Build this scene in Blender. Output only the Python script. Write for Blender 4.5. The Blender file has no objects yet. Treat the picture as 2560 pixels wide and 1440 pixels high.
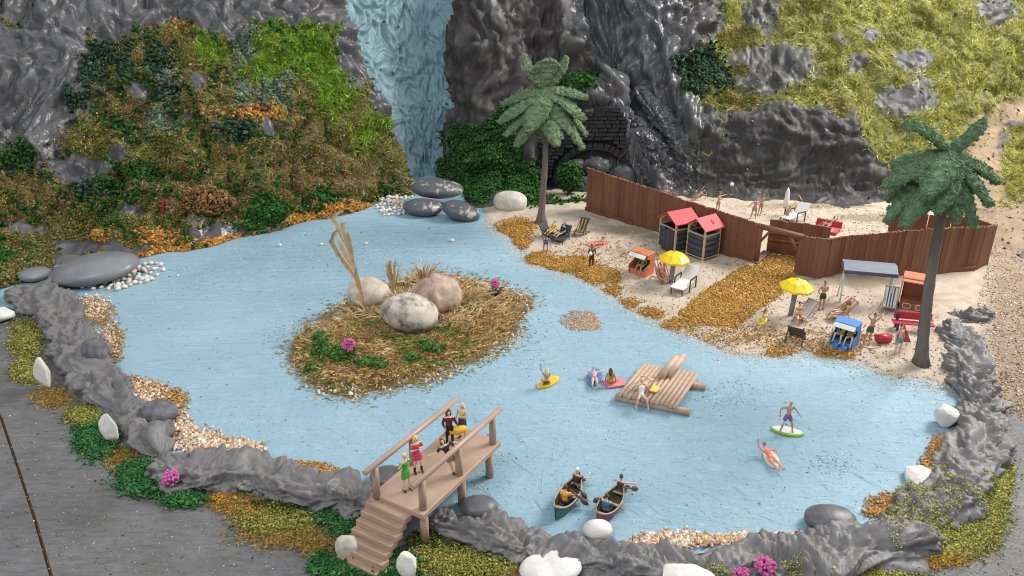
import bpy, bmesh, math, random
import numpy as np
from mathutils import Vector, Matrix

# ---------------------------------------------------------------- camera, lamps, exposure
scene = bpy.context.scene
col = scene.collection
FPX, PITCH, HC = 2000.0, math.radians(24.0), 21.0      # focal length in photo pixels, downward pitch, height
cam_data = bpy.data.cameras.new('camera')
cam_data.sensor_width = 36.0
cam_data.lens = 36.0 * FPX / 2560.0
cam_data.clip_start = 0.5
cam_data.clip_end = 1000.0
cam = bpy.data.objects.new('camera', cam_data)
col.objects.link(cam)
cam.location = (0, 0, HC)
cam.rotation_euler = (math.pi / 2 - PITCH, 0, 0)
cam_data.dof.use_dof = True
cam_data.dof.focus_distance = 46.0
cam_data.dof.aperture_fstop = 1.0
scene.camera = cam

world = bpy.data.worlds.new('World')
scene.world = world
world.use_nodes = True
bg = world.node_tree.nodes['Background']
bg.inputs[0].default_value = (0.86, 0.93, 1.0, 1)
bg.inputs[1].default_value = 0.54

def area_lamp(name, target, direction, dist, size, power, color):
    d = Vector(direction).normalized()
    L = bpy.data.lights.new(name, 'AREA')
    L.shape = 'RECTANGLE'
    L.size, L.size_y = size
    L.energy = power
    L.color = color
    o = bpy.data.objects.new(name, L)
    col.objects.link(o)
    o.location = Vector(target) + d * dist
    o.rotation_euler = (-d).to_track_quat('-Z', 'Y').to_euler()
    return o
area_lamp('window_lamp', (5, 50, 0), (0.74, 0.22, 0.70), 95, (40, 30), 98000, (1.0, 0.965, 0.91))
area_lamp('fill_lamp', (0, 55, 0), (-0.35, -0.62, 0.75), 110, (56, 30), 30000, (0.93, 0.96, 1.0))  # added fill from the camera side, gives the cliffs their sheen

scene.view_settings.view_transform = 'Standard'
scene.view_settings.look = 'None'
scene.view_settings.exposure = 0.26
scene.view_settings.gamma = 1.0
scene.cycles.use_denoising = True
scene.cycles.filter_width = 1.05
scene.cycles.max_bounces = 5
scene.cycles.diffuse_bounces = 3

# ---------------------------------------------------------------- where things stand
CP, SP = math.cos(PITCH), math.sin(PITCH)
def ray(px, py):
    cx, cy = (px - 1280) / FPX, (720 - py) / FPX
    return cx, CP + cy * SP, -SP + cy * CP
def at(px, py, z=0.0):
    dx, dy, dz = ray(px, py)
    t = (z - HC) / dz
    return Vector((dx * t, dy * t, z))
def atY(px, py, Y):
    dx, dy, dz = ray(px, py)
    t = Y / dy
    return Vector((dx * t, Y, HC + dz * t))
def project(P):
    P = np.asarray(P, dtype=np.float64)
    x, y, z = P[..., 0], P[..., 1], P[..., 2] - HC
    dep = y * CP - z * SP
    up = y * SP + z * CP
    return 1280 + FPX * x / dep, 720 - FPX * up / dep

rng = np.random.default_rng(7)
random.seed(7)

# ---------------------------------------------------------------- noise
_perm = rng.permutation(256).astype(np.int32)
_perm = np.concatenate([_perm, _perm, _perm])
_g = rng.normal(size=(256, 3)); _g /= np.linalg.norm(_g, axis=1)[:, None]
_g = _g.astype(np.float32)
def pnoise(P):
    P = np.asarray(P, dtype=np.float32)
    i = np.floor(P).astype(np.int32)
    f = P - i
    i &= 255
    u = f * f * f * (f * (f * 6 - 15) + 10)
    out = None
    res = []
    for dx in (0, 1):
        for dy in (0, 1):
            for dz in (0, 1):
                h = _perm[_perm[_perm[i[:, 0] + dx] + i[:, 1] + dy] + i[:, 2] + dz]
                g = _g[h]
                res.append(g[:, 0] * (f[:, 0] - dx) + g[:, 1] * (f[:, 1] - dy) + g[:, 2] * (f[:, 2] - dz))
    a = [res[k] + u[:, 2] * (res[k + 1] - res[k]) for k in (0, 2, 4, 6)]
    b = [a[k] + u[:, 1] * (a[k + 1] - a[k]) for k in (0, 2)]
    return (b[0] + u[:, 0] * (b[1] - b[0])) * 1.6
def fbm(P, octaves=3, gain=0.5):
    s, a, k = 0, 1.0, 1.0
    for _ in range(octaves):
        s = s + a * pnoise(P * k + 17.3 * _)
        a *= gain; k *= 2.03
    return s
def ridged(P, octaves=3, gain=0.5):
    s, a, k = 0, 1.0, 1.0
    for _ in range(octaves):
        s = s + a * (1 - 2 * np.abs(pnoise(P * k + 9.1 * _)))
        a *= gain; k *= 2.1
    return s
def billow(P, octaves=3, gain=0.5):      # round folds with sharp creases between
    s, a, k = 0, 1.0, 1.0
    for _ in range(octaves):
        s = s + a * (2.6 * np.abs(pnoise(P * k + 4.7 * _)) - 0.75)
        a *= gain; k *= 2.1
    return s
def warp(P, amt, sc):
    q = np.stack([pnoise(P * sc + o) for o in (3.1, 51.7, 88.2)], axis=1)
    return P + amt * q

def in_poly(x, y, poly):
    c = np.zeros(x.shape, bool)
    n = len(poly)
    for i in range(n):
        x1, y1 = poly[i]; x2, y2 = poly[(i + 1) % n]
        if y1 == y2: continue
        k = ((y1 > y) != (y2 > y)) & (x < (x2 - x1) * (y - y1) / (y2 - y1) + x1)
        c ^= k
    return c
def seg_dist(x, y, poly, closed=True):
    d = np.full(x.shape, 1e9)
    n = len(poly)
    for i in range(n if closed else n - 1):
        x1, y1 = poly[i]; x2, y2 = poly[(i + 1) % n]
        vx, vy = x2 - x1, y2 - y1
        t = np.clip(((x - x1) * vx + (y - y1) * vy) / max(1e-9, vx * vx + vy * vy), 0, 1)
        d = np.minimum(d, np.hypot(x - x1 - t * vx, y - y1 - t * vy))
    return d
def sdist(x, y, poly):
    d = seg_dist(x, y, poly)
    return np.where(in_poly(x, y, poly), d, -d)

# ---------------------------------------------------------------- materials
def _nodes(name):
    m = bpy.data.materials.new(name)
    m.use_nodes = True
    nt = m.node_tree
    return m, nt, nt.nodes['Principled BSDF']
def _noise(nt, scale, detail=4, rough=0.55, coord='Object', vscale=None):
    tc = nt.nodes.new('ShaderNodeTexCoord')
    n = nt.nodes.new('ShaderNodeTexNoise')
    n.inputs['Scale'].default_value = scale
    n.inputs['Detail'].default_value = detail
    n.inputs['Roughness'].default_value = rough
    src = tc.outputs[coord]
    if vscale:
        mp = nt.nodes.new('ShaderNodeMapping')
        mp.inputs['Scale'].default_value = vscale
        nt.links.new(src, mp.inputs['Vector'])
        src = mp.outputs['Vector']
    nt.links.new(src, n.inputs['Vector'])
    return n
def _ramp(nt, src, stops):
    r = nt.nodes.new('ShaderNodeValToRGB')
    e = r.color_ramp.elements
    while len(e) < len(stops): e.new(0.5)
    for k, (p, c) in enumerate(stops):
        e[k].position = p
        e[k].color = (*c, 1) if len(c) == 3 else c
    nt.links.new(src, r.inputs[0])
    return r
def _bump(nt, bsdf, src, strength, dist, prev=None):
    b = nt.nodes.new('ShaderNodeBump')
    b.inputs['Strength'].default_value = strength
    b.inputs['Distance'].default_value = dist
    nt.links.new(src, b.inputs['Height'])
    if prev: nt.links.new(prev.outputs[0], b.inputs['Normal'])
    nt.links.new(b.outputs[0], bsdf.inputs['Normal'])
    return b
def sc3(c, k): return tuple(min(1, max(0, v * k)) for v in c)
_mats = {}
def mat(name, c, rough=0.6, var=0.18, scale=2.5, bump=0.0, bscale=25.0, spec=0.4, vscale=None):
    if name in _mats: return _mats[name]
    m, nt, b = _nodes(name)
    n = _noise(nt, scale, 5, 0.6, vscale=vscale)
    r = _ramp(nt, n.outputs['Fac'], [(0.3, sc3(c, 1 - var)), (0.7, sc3(c, 1 + var))])
    nt.links.new(r.outputs[0], b.inputs['Base Color'])
    b.inputs['Roughness'].default_value = rough
    b.inputs['Specular IOR Level'].default_value = spec
    if bump:
        n2 = _noise(nt, bscale, 3, 0.6, vscale=vscale)
        _bump(nt, b, n2.outputs['Fac'], bump, 0.05)
    _mats[name] = m
    return m
def mat_attr(name, rough=0.7, spec=0.3, var=0.12, vsc=6.0, bump=0.0, bscale=8.0, bdist=0.1, rough_attr=False, creases=False):
    m, nt, b = _nodes(name)
    a = nt.nodes.new('ShaderNodeAttribute'); a.attribute_name = 'Col'
    n = _noise(nt, vsc, 5, 0.65)
    r = _ramp(nt, n.outputs['Fac'], [(0.25, (1 - var,) * 3), (0.75, (1 + var,) * 3)])
    mx = nt.nodes.new('ShaderNodeMix'); mx.data_type = 'RGBA'; mx.blend_type = 'MULTIPLY'
    mx.inputs[0].default_value = 1.0
    nt.links.new(a.outputs['Color'], mx.inputs[6]); nt.links.new(r.outputs[0], mx.inputs[7])
    nt.links.new(mx.outputs[2], b.inputs['Base Color'])
    b.inputs['Roughness'].default_value = rough
    if rough_attr:
        nr = _noise(nt, 0.9, 5, 0.6); rr = _ramp(nt, nr.outputs['Fac'], [(0.35, (0.55,) * 3), (0.68, (1.0,) * 3)])
        mr = nt.nodes.new('ShaderNodeMath'); mr.operation = 'MULTIPLY'; mr.use_clamp = True
        nt.links.new(a.outputs['Alpha'], mr.inputs[0]); nt.links.new(rr.outputs[0], mr.inputs[1]); nt.links.new(mr.outputs[0], b.inputs['Roughness'])
    b.inputs['Specular IOR Level'].default_value = spec
    if bump:
        n2 = _noise(nt, bscale, 6, 0.62)
        if creases:
            n3 = _noise(nt, bscale * 0.6, 5, 0.55); n3.noise_type = 'RIDGED_MULTIFRACTAL'; n3.inputs['Distortion'].default_value = 0.8; n3.normalize = True
            pv = _bump(nt, b, n3.outputs['Fac'], 0.28, bdist * 1.6)
            _bump(nt, b, n2.outputs['Fac'], bump, bdist, pv)
        else: _bump(nt, b, n2.outputs['Fac'], bump, bdist)
    _mats[name] = m
    return m

# ---------------------------------------------------------------- mesh and object helpers
def link(name, me, parent=None, m=None, loc=None):
    o = bpy.data.objects.new(name, me)
    col.objects.link(o)
    if m is not None and me is not None and not me.materials: me.materials.append(m)
    if parent: o.parent = parent
    if loc is not None: o.location = loc
    return o
def np_mesh(name, V, faces, cols=None, smooth=False):
    """faces: int array (n,3) or (n,4); cols: per-vertex rgb(a)"""
    V = np.ascontiguousarray(V, dtype=np.float32); faces = np.ascontiguousarray(faces, dtype=np.int32)
    me = bpy.data.meshes.new(name)
    n, k = faces.shape
    me.vertices.add(len(V)); me.vertices.foreach_set('co', V.ravel())
    me.loops.add(n * k); me.loops.foreach_set('vertex_index', faces.ravel())
    me.polygons.add(n)
    me.polygons.foreach_set('loop_start', np.arange(0, n * k, k, dtype=np.int32))
    if smooth: me.polygons.foreach_set('use_smooth', np.ones(n, bool))
    if cols is not None:
        c = np.ones((len(V), 4), np.float32); c[:, :cols.shape[1]] = cols
        a = me.color_attributes.new('Col', 'FLOAT_COLOR', 'POINT')
        a.data.foreach_set('color', c.ravel())
    me.update(calc_edges=True)
    me.validate()
    return me
def grid_faces(nu, nv, wrap_v=False):
    i = np.arange(nu - 1)[:, None]; j = np.arange(nv if wrap_v else nv - 1)[None, :]
    j2 = (j + 1) % nv
    return np.stack(np.broadcast_arrays(i * nv + j, (i + 1) * nv + j, (i + 1) * nv + j2, i * nv + j2), -1).reshape(-1, 4)
def tag(o, label=None, cat=None, group=None, kind=None):
    if label: o['label'] = label
    if cat: o['category'] = cat
    if group: o['group'] = group
    if kind: o['kind'] = kind
    return o
def thing(name, loc=(0, 0, 0), rz=0.0, label=None, cat=None, group=None):
    o = bpy.data.objects.new(name, None)
    col.objects.link(o)
    o.location = loc; o.rotation_euler = (0, 0, rz); o.empty_display_size = 0.2
    return tag(o, label, cat, group)
def kids(o): return [c for c in bpy.data.objects if c.parent == o]
def copy_tree(o, parent=None):
    c = o.copy(); col.objects.link(c)
    if parent: c.parent = parent
    for ch in kids(o): copy_tree(ch, c)
    return c

class MB:
    """collects simple shapes and links them as one mesh"""
    def __init__(s): s.bm = bmesh.new()
    def box(s, c, size, rot=None, bev=0.0):
        r = bmesh.ops.create_cube(s.bm, size=1.0)
        M = Matrix.Translation(c) @ (rot.to_4x4() if rot is not None else Matrix.Identity(4)) @ Matrix.Diagonal((*size, 1))
        vs = r['verts']
        bmesh.ops.transform(s.bm, matrix=M, verts=vs)
        if bev:
            es = list({e for v in vs for e in v.link_edges})
            bmesh.ops.bevel(s.bm, geom=es, offset=bev, segments=1, affect='EDGES')
        return s
    def tube(s, pts, rads, n=8, caps=True):
        pts = [Vector(p) for p in pts]
        if not isinstance(rads, (list, tuple)): rads = [rads] * len(pts)
        rings = []
        for k, p in enumerate(pts):
            d = (pts[min(k + 1, len(pts) - 1)] - pts[max(k - 1, 0)]).normalized()
            a = d.cross(Vector((0, 0, 1)) if abs(d.z) < 0.9 else Vector((1, 0, 0))).normalized()
            b = d.cross(a)
            rings.append([s.bm.verts.new(p + (a * math.cos(2 * math.pi * t / n) + b * math.sin(2 * math.pi * t / n)) * rads[k]) for t in range(n)])
        for r0, r1 in zip(rings, rings[1:]):
            for t in range(n):
                f = s.bm.faces.new((r0[t], r0[(t + 1) % n], r1[(t + 1) % n], r1[t])); f.smooth = True
        if caps:
            s.bm.faces.new(rings[0][::-1]); s.bm.faces.new(rings[-1])
        return s
    def ball(s, c, r, rot=None, sub=2):
        if not isinstance(r, (list, tuple)): r = (r, r, r)
        g = bmesh.ops.create_icosphere(s.bm, subdivisions=sub, radius=1.0)
        M = Matrix.Translation(c) @ (rot.to_4x4() if rot is not None else Matrix.Identity(4)) @ Matrix.Diagonal((*r, 1))
        bmesh.ops.transform(s.bm, matrix=M, verts=g['verts'])
        for v in g['verts']:
            for f in v.link_faces: f.smooth = True
        return s
    def poly(s, pts, faces, smooth=False):
        vs = [s.bm.verts.new(p) for p in pts]
        for f in faces:
            try:
                q = s.bm.faces.new([vs[i] for i in f]); q.smooth = smooth
            except ValueError: pass
        return s
    def prism(s, outline, thick):
        """outline: list of 3D points (planar), extruded by vector thick"""
        t = Vector(thick)
        n = len(outline)
        a = [s.bm.verts.new(p) for p in outline]; b = [s.bm.verts.new(Vector(p) + t) for p in outline]
        s.bm.faces.new(a[::-1]); s.bm.faces.new(b)
        for i in range(n): s.bm.faces.new((a[i], a[(i + 1) % n], b[(i + 1) % n], b[i]))
        return s
    def mesh(s, name):
        bmesh.ops.recalc_face_normals(s.bm, faces=s.bm.faces)
        me = bpy.data.meshes.new(name)
        s.bm.to_mesh(me); s.bm.free()
        return me
    def build(s, name, m, parent=None, loc=None):
        return link(name, s.mesh(name), parent, m, loc)
# ---------------------------------------------------------------- the ground sheets: board and water
WATER_Z = 0.0
BOARD_Z = -0.05
def dark_board_material():
    m, nt, b = _nodes('painted_board')
    n = _noise(nt, 0.22, 8, 0.62)
    n2 = _noise(nt, 1.2, 6, 0.7, vscale=(1.0, 4.0, 1.0))
    r = _ramp(nt, n.outputs['Fac'], [(0.32, (0.115, 0.109, 0.109)), (0.52, (0.165, 0.157, 0.157)), (0.72, (0.225, 0.213, 0.211))])
    r2 = _ramp(nt, n2.outputs['Fac'], [(0.3, (0.66, 0.66, 0.66)), (0.7, (1.2, 1.2, 1.2))])
    mx = nt.nodes.new('ShaderNodeMix'); mx.data_type = 'RGBA'; mx.blend_type = 'MULTIPLY'; mx.inputs[0].default_value = 1
    nt.links.new(r.outputs[0], mx.inputs[6]); nt.links.new(r2.outputs[0], mx.inputs[7])
    nt.links.new(mx.outputs[2], b.inputs['Base Color'])
    b.inputs['Roughness'].default_value = 0.5
    n3 = _noise(nt, 5.0, 6, 0.7, vscale=(1, 5, 1))
    p = _bump(nt, b, n2.outputs['Fac'], 0.5, 0.12)
    _bump(nt, b, n3.outputs['Fac'], 0.5, 0.06, p)
    return m
M_board = dark_board_material()
# a saw cut runs across the board at the left; the board is two pieces with a groove between
cut = [at(-260, 740, BOARD_Z), at(-60, 930, BOARD_Z), at(3, 1045, BOARD_Z), at(52, 1190, BOARD_Z), at(88, 1300, BOARD_Z), at(128, 1440, BOARD_Z), at(190, 1640, BOARD_Z)]
def board_piece(name, side):
    e = [Vector((p.x + side * 0.07, p.y, 0)) for p in cut]
    e = [Vector((e[0].x - 8, 74, 0))] + e + [Vector((e[-1].x + 0.5, 8, 0))]
    far = [Vector((side * 90, p.y, 0)) for p in e]
    mb = MB()
    n = len(e)
    top = [(p.x, p.y, BOARD_Z) for p in e] + [(p.x, p.y, BOARD_Z) for p in far]
    bot = [(p.x, p.y, BOARD_Z - 0.6) for p in e]
    mb.poly(top + bot, [(i, i + 1, n + i + 1, n + i) for i in range(n - 1)] + [(i, i + 1, 2 * n + i + 1, 2 * n + i) for i in range(n - 1)])
    o = mb.build(name, M_board)
    return tag(o, kind='structure')
board_piece('ground', -1); board_piece('ground', 1)
mb = MB(); mb.box((-20, 30, BOARD_Z - 0.18), (30, 90, 0.1))
tag(mb.build('ground_joint', mat('raw_board_edge', (0.13, 0.075, 0.04), 0.8)), kind='structure')

def water_material():
    m, nt, b = _nodes('painted_water')
    tc = nt.nodes.new('ShaderNodeTexCoord')
    n = _noise(nt, 0.09, 5, 0.55)
    r = _ramp(nt, n.outputs['Fac'], [(0.32, (0.265, 0.415, 0.495)), (0.5, (0.315, 0.48, 0.572)), (0.70, (0.37, 0.545, 0.645))])
    # brushed streaks in several directions
    prev = None
    col_in = r.outputs[0]
    for k, (ang, sc, st) in enumerate([(0.9, 0.9, 0.40), (-0.95, 1.1, 0.40), (1.5, 1.3, 0.45)]):
        mp = nt.nodes.new('ShaderNodeMapping')
        mp.inputs['Rotation'].default_value = (0, 0, ang)
        mp.inputs['Scale'].default_value = (0.16, 1.6, 1)
        nt.links.new(tc.outputs['Object'], mp.inputs['Vector'])
        nn = nt.nodes.new('ShaderNodeTexNoise')
        nn.inputs['Scale'].default_value = sc; nn.inputs['Detail'].default_value = 7; nn.inputs['Roughness'].default_value = 0.68
        nt.links.new(mp.outputs['Vector'], nn.inputs['Vector'])
        prev = _bump(nt, b, nn.outputs['Fac'], st, 0.42, prev)
    v = nt.nodes.new('ShaderNodeTexVoronoi'); v.inputs['Scale'].default_value = 1.7
    nt.links.new(tc.outputs['Object'], v.inputs['Vector'])
    rv = _ramp(nt, v.outputs['Distance'], [(0.03, (1, 1, 1)), (0.16, (0, 0, 0))])
    prev = _bump(nt, b, rv.outputs[0], 0.28, 0.10, prev)
    n5 = _noise(nt, 2.6, 6, 0.7, vscale=(1.25, 0.7, 1))
    _bump(nt, b, n5.outputs['Fac'], 0.5, 0.13, prev)
    # thin worn patches where the pale ground shows
    n6 = _noise(nt, 1.1, 9, 0.78, vscale=(0.6, 1.3, 1))
    r6 = _ramp(nt, n6.outputs['Fac'], [(0.54, (0, 0, 0)), (0.68, (0.7, 0.7, 0.7))])
    mx = nt.nodes.new('ShaderNodeMix'); mx.data_type = 'RGBA'
    nt.links.new(r6.outputs[0], mx.inputs[0]); nt.links.new(col_in, mx.inputs[6]); mx.inputs[7].default_value = (0.47, 0.62, 0.70, 1)
    nt.links.new(mx.outputs[2], b.inputs['Base Color'])
    b.inputs['Roughness'].default_value = 0.42
    b.inputs['Specular IOR Level'].default_value = 0.4
    return m
M_water = water_material()
pond_px = [(-150, 760), (150, 660), (420, 560), (800, 470), (1000, 420), (1120, 400), (1300, 470), (1600, 560), (2200, 700), (2480, 900), (2470, 1150), (2380, 1290), (2240, 1335), (2000, 1350), (1700, 1390), (1400, 1345), (1100, 1300), (930, 1240), (700, 1190), (480, 1170), (390, 1120), (280, 990), (160, 850), (60, 770)]
pw = [at(*p) for p in pond_px]
mb = MB()
NP = len(pw)
c0 = sum(pw, Vector()) / NP
mb.poly([(p.x, p.y, WATER_Z) for p in pw] + [(p.x, p.y, BOARD_Z - 0.02) for p in pw], [tuple(range(NP))] + [(i, (i + 1) % NP, NP + (i + 1) % NP, NP + i) for i in range(NP)])
water = tag(mb.build('water', M_water), kind='structure')

# ---------------------------------------------------------------- hillside: heights from control points
ctrl = []
def cZ(z, *pts):
    for p in pts: ctrl.append(at(p[0], p[1], z))
def cY(*pts):
    for p in pts: ctrl.append(atY(*p))
foot = [(-420, 830), (-250, 775), (-100, 728), (0, 700), (130, 676), (330, 652), (430, 645), (540, 612), (620, 592), (700, 575), (800, 548), (900, 525), (975, 490), (1020, 455)]
cZ(0.05, *foot)
cZ(-1.1, *[(x, y + 38) for x, y in foot[::2]])
cZ(-0.2, (1050, 445), (1105, 450)); cZ(-0.9, (1060, 480), (1150, 545))
cZ(0.3, (1185, 505), (1250, 505), (1330, 515), (1400, 512), (1450, 505)); cZ(-0.9, (1250, 560), (1350, 590), (1450, 600))
cZ(0.3, (1480, 492), (1560, 492), (1640, 497), (1700, 503), (1760, 497), (1900, 505), (2050, 517), (2150, 531), (2230, 560))
cZ(-0.8, (1500, 560), (1650, 575), (1800, 590), (1950, 610), (2100, 640), (2250, 660))
# left hill
cY((-400, 500, 49), (-400, 200, 56), (-400, -50, 62), (-400, -250, 68))
cY((0, 590, 53.5), (0, 480, 56), (0, 330, 59.5), (0, 150, 63), (0, -30, 67), (0, -250, 73))
cY((200, 610, 54.5), (200, 480, 57.3), (200, 330, 60.5), (200, 150, 64.5), (200, -50, 69), (200, -250, 74))
cY((430, 590, 55.0), (450, 480, 57.6), (450, 350, 60.4), (450, 200, 64.6), (450, 110, 67.5), (450, 60, 71.0), (570, 300, 62.0), (570, 420, 59.8), (570, 130, 68.0), (450, -100, 73), (450, -250, 77))
cY((700, 520, 60), (700, 400, 62.4), (700, 280, 65.0), (700, 130, 68.6), (700, 40, 73.0), (700, -100, 76), (700, -250, 79))
cY((880, 460, 64.2), (880, 350, 66.6), (860, 230, 69.3), (850, 100, 73), (850, -50, 77), (850, -250, 81))
cY((990, 430, 67.5), (950, 330, 69.8), (930, 250, 72))
# waterfall recess
cY((1050, 350, 74.6), (1050, 250, 76.3), (1000, 150, 77.6), (1000, 50, 79.5), (1000, -100, 82.5), (1000, -250, 86))
cY((1120, 250, 76), (1110, 350, 74.3))
# rock between waterfall and portal
cY((1190, 430, 69.8), (1190, 330, 72), (1180, 230, 74), (1180, 100, 76), (1180, -50, 79), (1180, -250, 84))
cY((1290, 430, 69.2), (1290, 330, 71.2), (1290, 230, 73.2), (1290, 100, 75.6), (1290, -50, 79), (1290, -250, 84))
# behind the portal, and the glossy ridge to its right
cY((1400, 430, 73.5), (1480, 430, 74), (1560, 430, 73.5), (1400, 330, 74), (1480, 300, 74.2), (1560, 330, 73.4))
cY((1400, 240, 72.0), (1470, 238, 70.8), (1440, 160, 73.2), (1440, 90, 75.6), (1440, -50, 79), (1440, -250, 84))
cY((1530, 225, 70.2), (1540, 160, 72.2), (1590, 300, 70.6), (1640, 380, 69.6), (1690, 440, 68.2))
cY((1600, 100, 74), (1600, -50, 77.5), (1600, -250, 82), (1680, 230, 71.2), (1720, 330, 69.3), (1740, 420, 68))
# ledge wall and the ground above it
cY((1790, 420, 67.7), (1790, 352, 68.2), (1900, 430, 66.9), (1900, 345, 67.5), (1980, 430, 66.4), (1980, 340, 67.0), (2050, 430, 66.0), (2060, 345, 66.6), (1880, 296, 69.2), (1960, 284, 69.0), (2040, 270, 68.8), (2130, 440, 65.3), (2140, 365, 65.9), (2200, 490, 64.6), (2210, 420, 65.4), (2270, 520, 64.0))
cY((1800, 290, 70.8), (1900, 262, 71.6), (2020, 245, 71.4), (2100, 262, 70.2), (2200, 350, 67.8), (2270, 430, 66.4), (2330, 480, 65.6))
cY((1780, 180, 73.8), (1780, 80, 76.2), (1780, -50, 79.5), (1780, -250, 85))
cY((1920, 200, 73.4), (1930, 120, 75.8), (1930, 0, 79), (1930, -150, 83), (1930, -280, 88))
cY((2100, 200, 73.2), (2120, 100, 77), (2120, 0, 81), (2120, -200, 88))
cY((2250, 260, 72.5), (2290, 330, 70), (2290, 150, 77), (2290, 40, 82), (2290, -150, 89))
cY((2420, 250, 76), (2450, 140, 80.5), (2450, 20, 86), (2450, -150, 93))
cZ(0.35, (2480, 620), (2560, 640), (2700, 660), (2850, 700)); cZ(0.9, (2480, 540), (2560, 540), (2700, 560))
cZ(2.0, (2500, 400), (2600, 420), (2850, 430)); cZ(3.5, (2470, 320)); cZ(5.4, (2560, 260), (2800, 270)); cZ(1.0, (2390, 500)); cZ(2.1, (2400, 420))
cZ(-0.7, (2480, 720), (2640, 740), (2850, 780))
cY((2600, 130, 84), (2600, -20, 90), (2850, 100, 88), (2850, -150, 97))
ctrl = np.array([tuple(c) for c in ctrl])
def _phi(r2): return np.sqrt(r2 + 0.35)
def _solve():
    X = ctrl[:, :2]; n = len(X)
    K = _phi(((X[:, None] - X[None]) ** 2).sum(-1))
    K[np.arange(n), np.arange(n)] += -0.25        # a little smoothing
    Pm = np.hstack([np.ones((n, 1)), X])
    A = np.block([[K, Pm], [Pm.T, np.zeros((3, 3))]])
    return np.linalg.solve(A, np.concatenate([ctrl[:, 2], np.zeros(3)]))
_w = _solve()
def hill_z(x, y):
    shp = np.shape(x)
    x = np.ravel(x).astype(np.float64); y = np.ravel(y).astype(np.float64)
    out = _w[-3] + _w[-2] * x + _w[-1] * y
    for (cx, cy, _), w in zip(ctrl, _w):
        out += w * np.sqrt((x - cx) ** 2 + (y - cy) ** 2 + 0.35)
    return out.reshape(shp)
def hit_hill(px, py):
    """where the line through a photo point meets the smooth hillside"""
    px = np.ravel(np.asarray(px, float)); py = np.ravel(np.asarray(py, float))
    Y = np.linspace(44, 98, 360)
    dx, dy, dz = ray(px, py)
    dx, dy, dz = [np.broadcast_to(v, px.shape) for v in (dx, dy, dz)]
    t = Y[None] / dy[:, None]
    z = HC + dz[:, None] * t
    h = hill_z(dx[:, None] * t, np.broadcast_to(Y[None], t.shape))
    below = z < h
    k = np.where(below.any(1), below.argmax(1), len(Y) - 1)
    k = np.clip(k, 1, None)
    r = np.arange(len(px))
    g0 = (z - h)[r, k - 1]; g1 = (z - h)[r, k]
    s = np.clip(g0 / np.where(np.abs(g0 - g1) < 1e-9, 1, g0 - g1), 0, 1)
    yy = Y[k - 1] + s * (Y[k] - Y[k - 1])
    tt = yy / dy
    return np.stack([dx * tt, yy, HC + dz * tt], 1)

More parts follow.
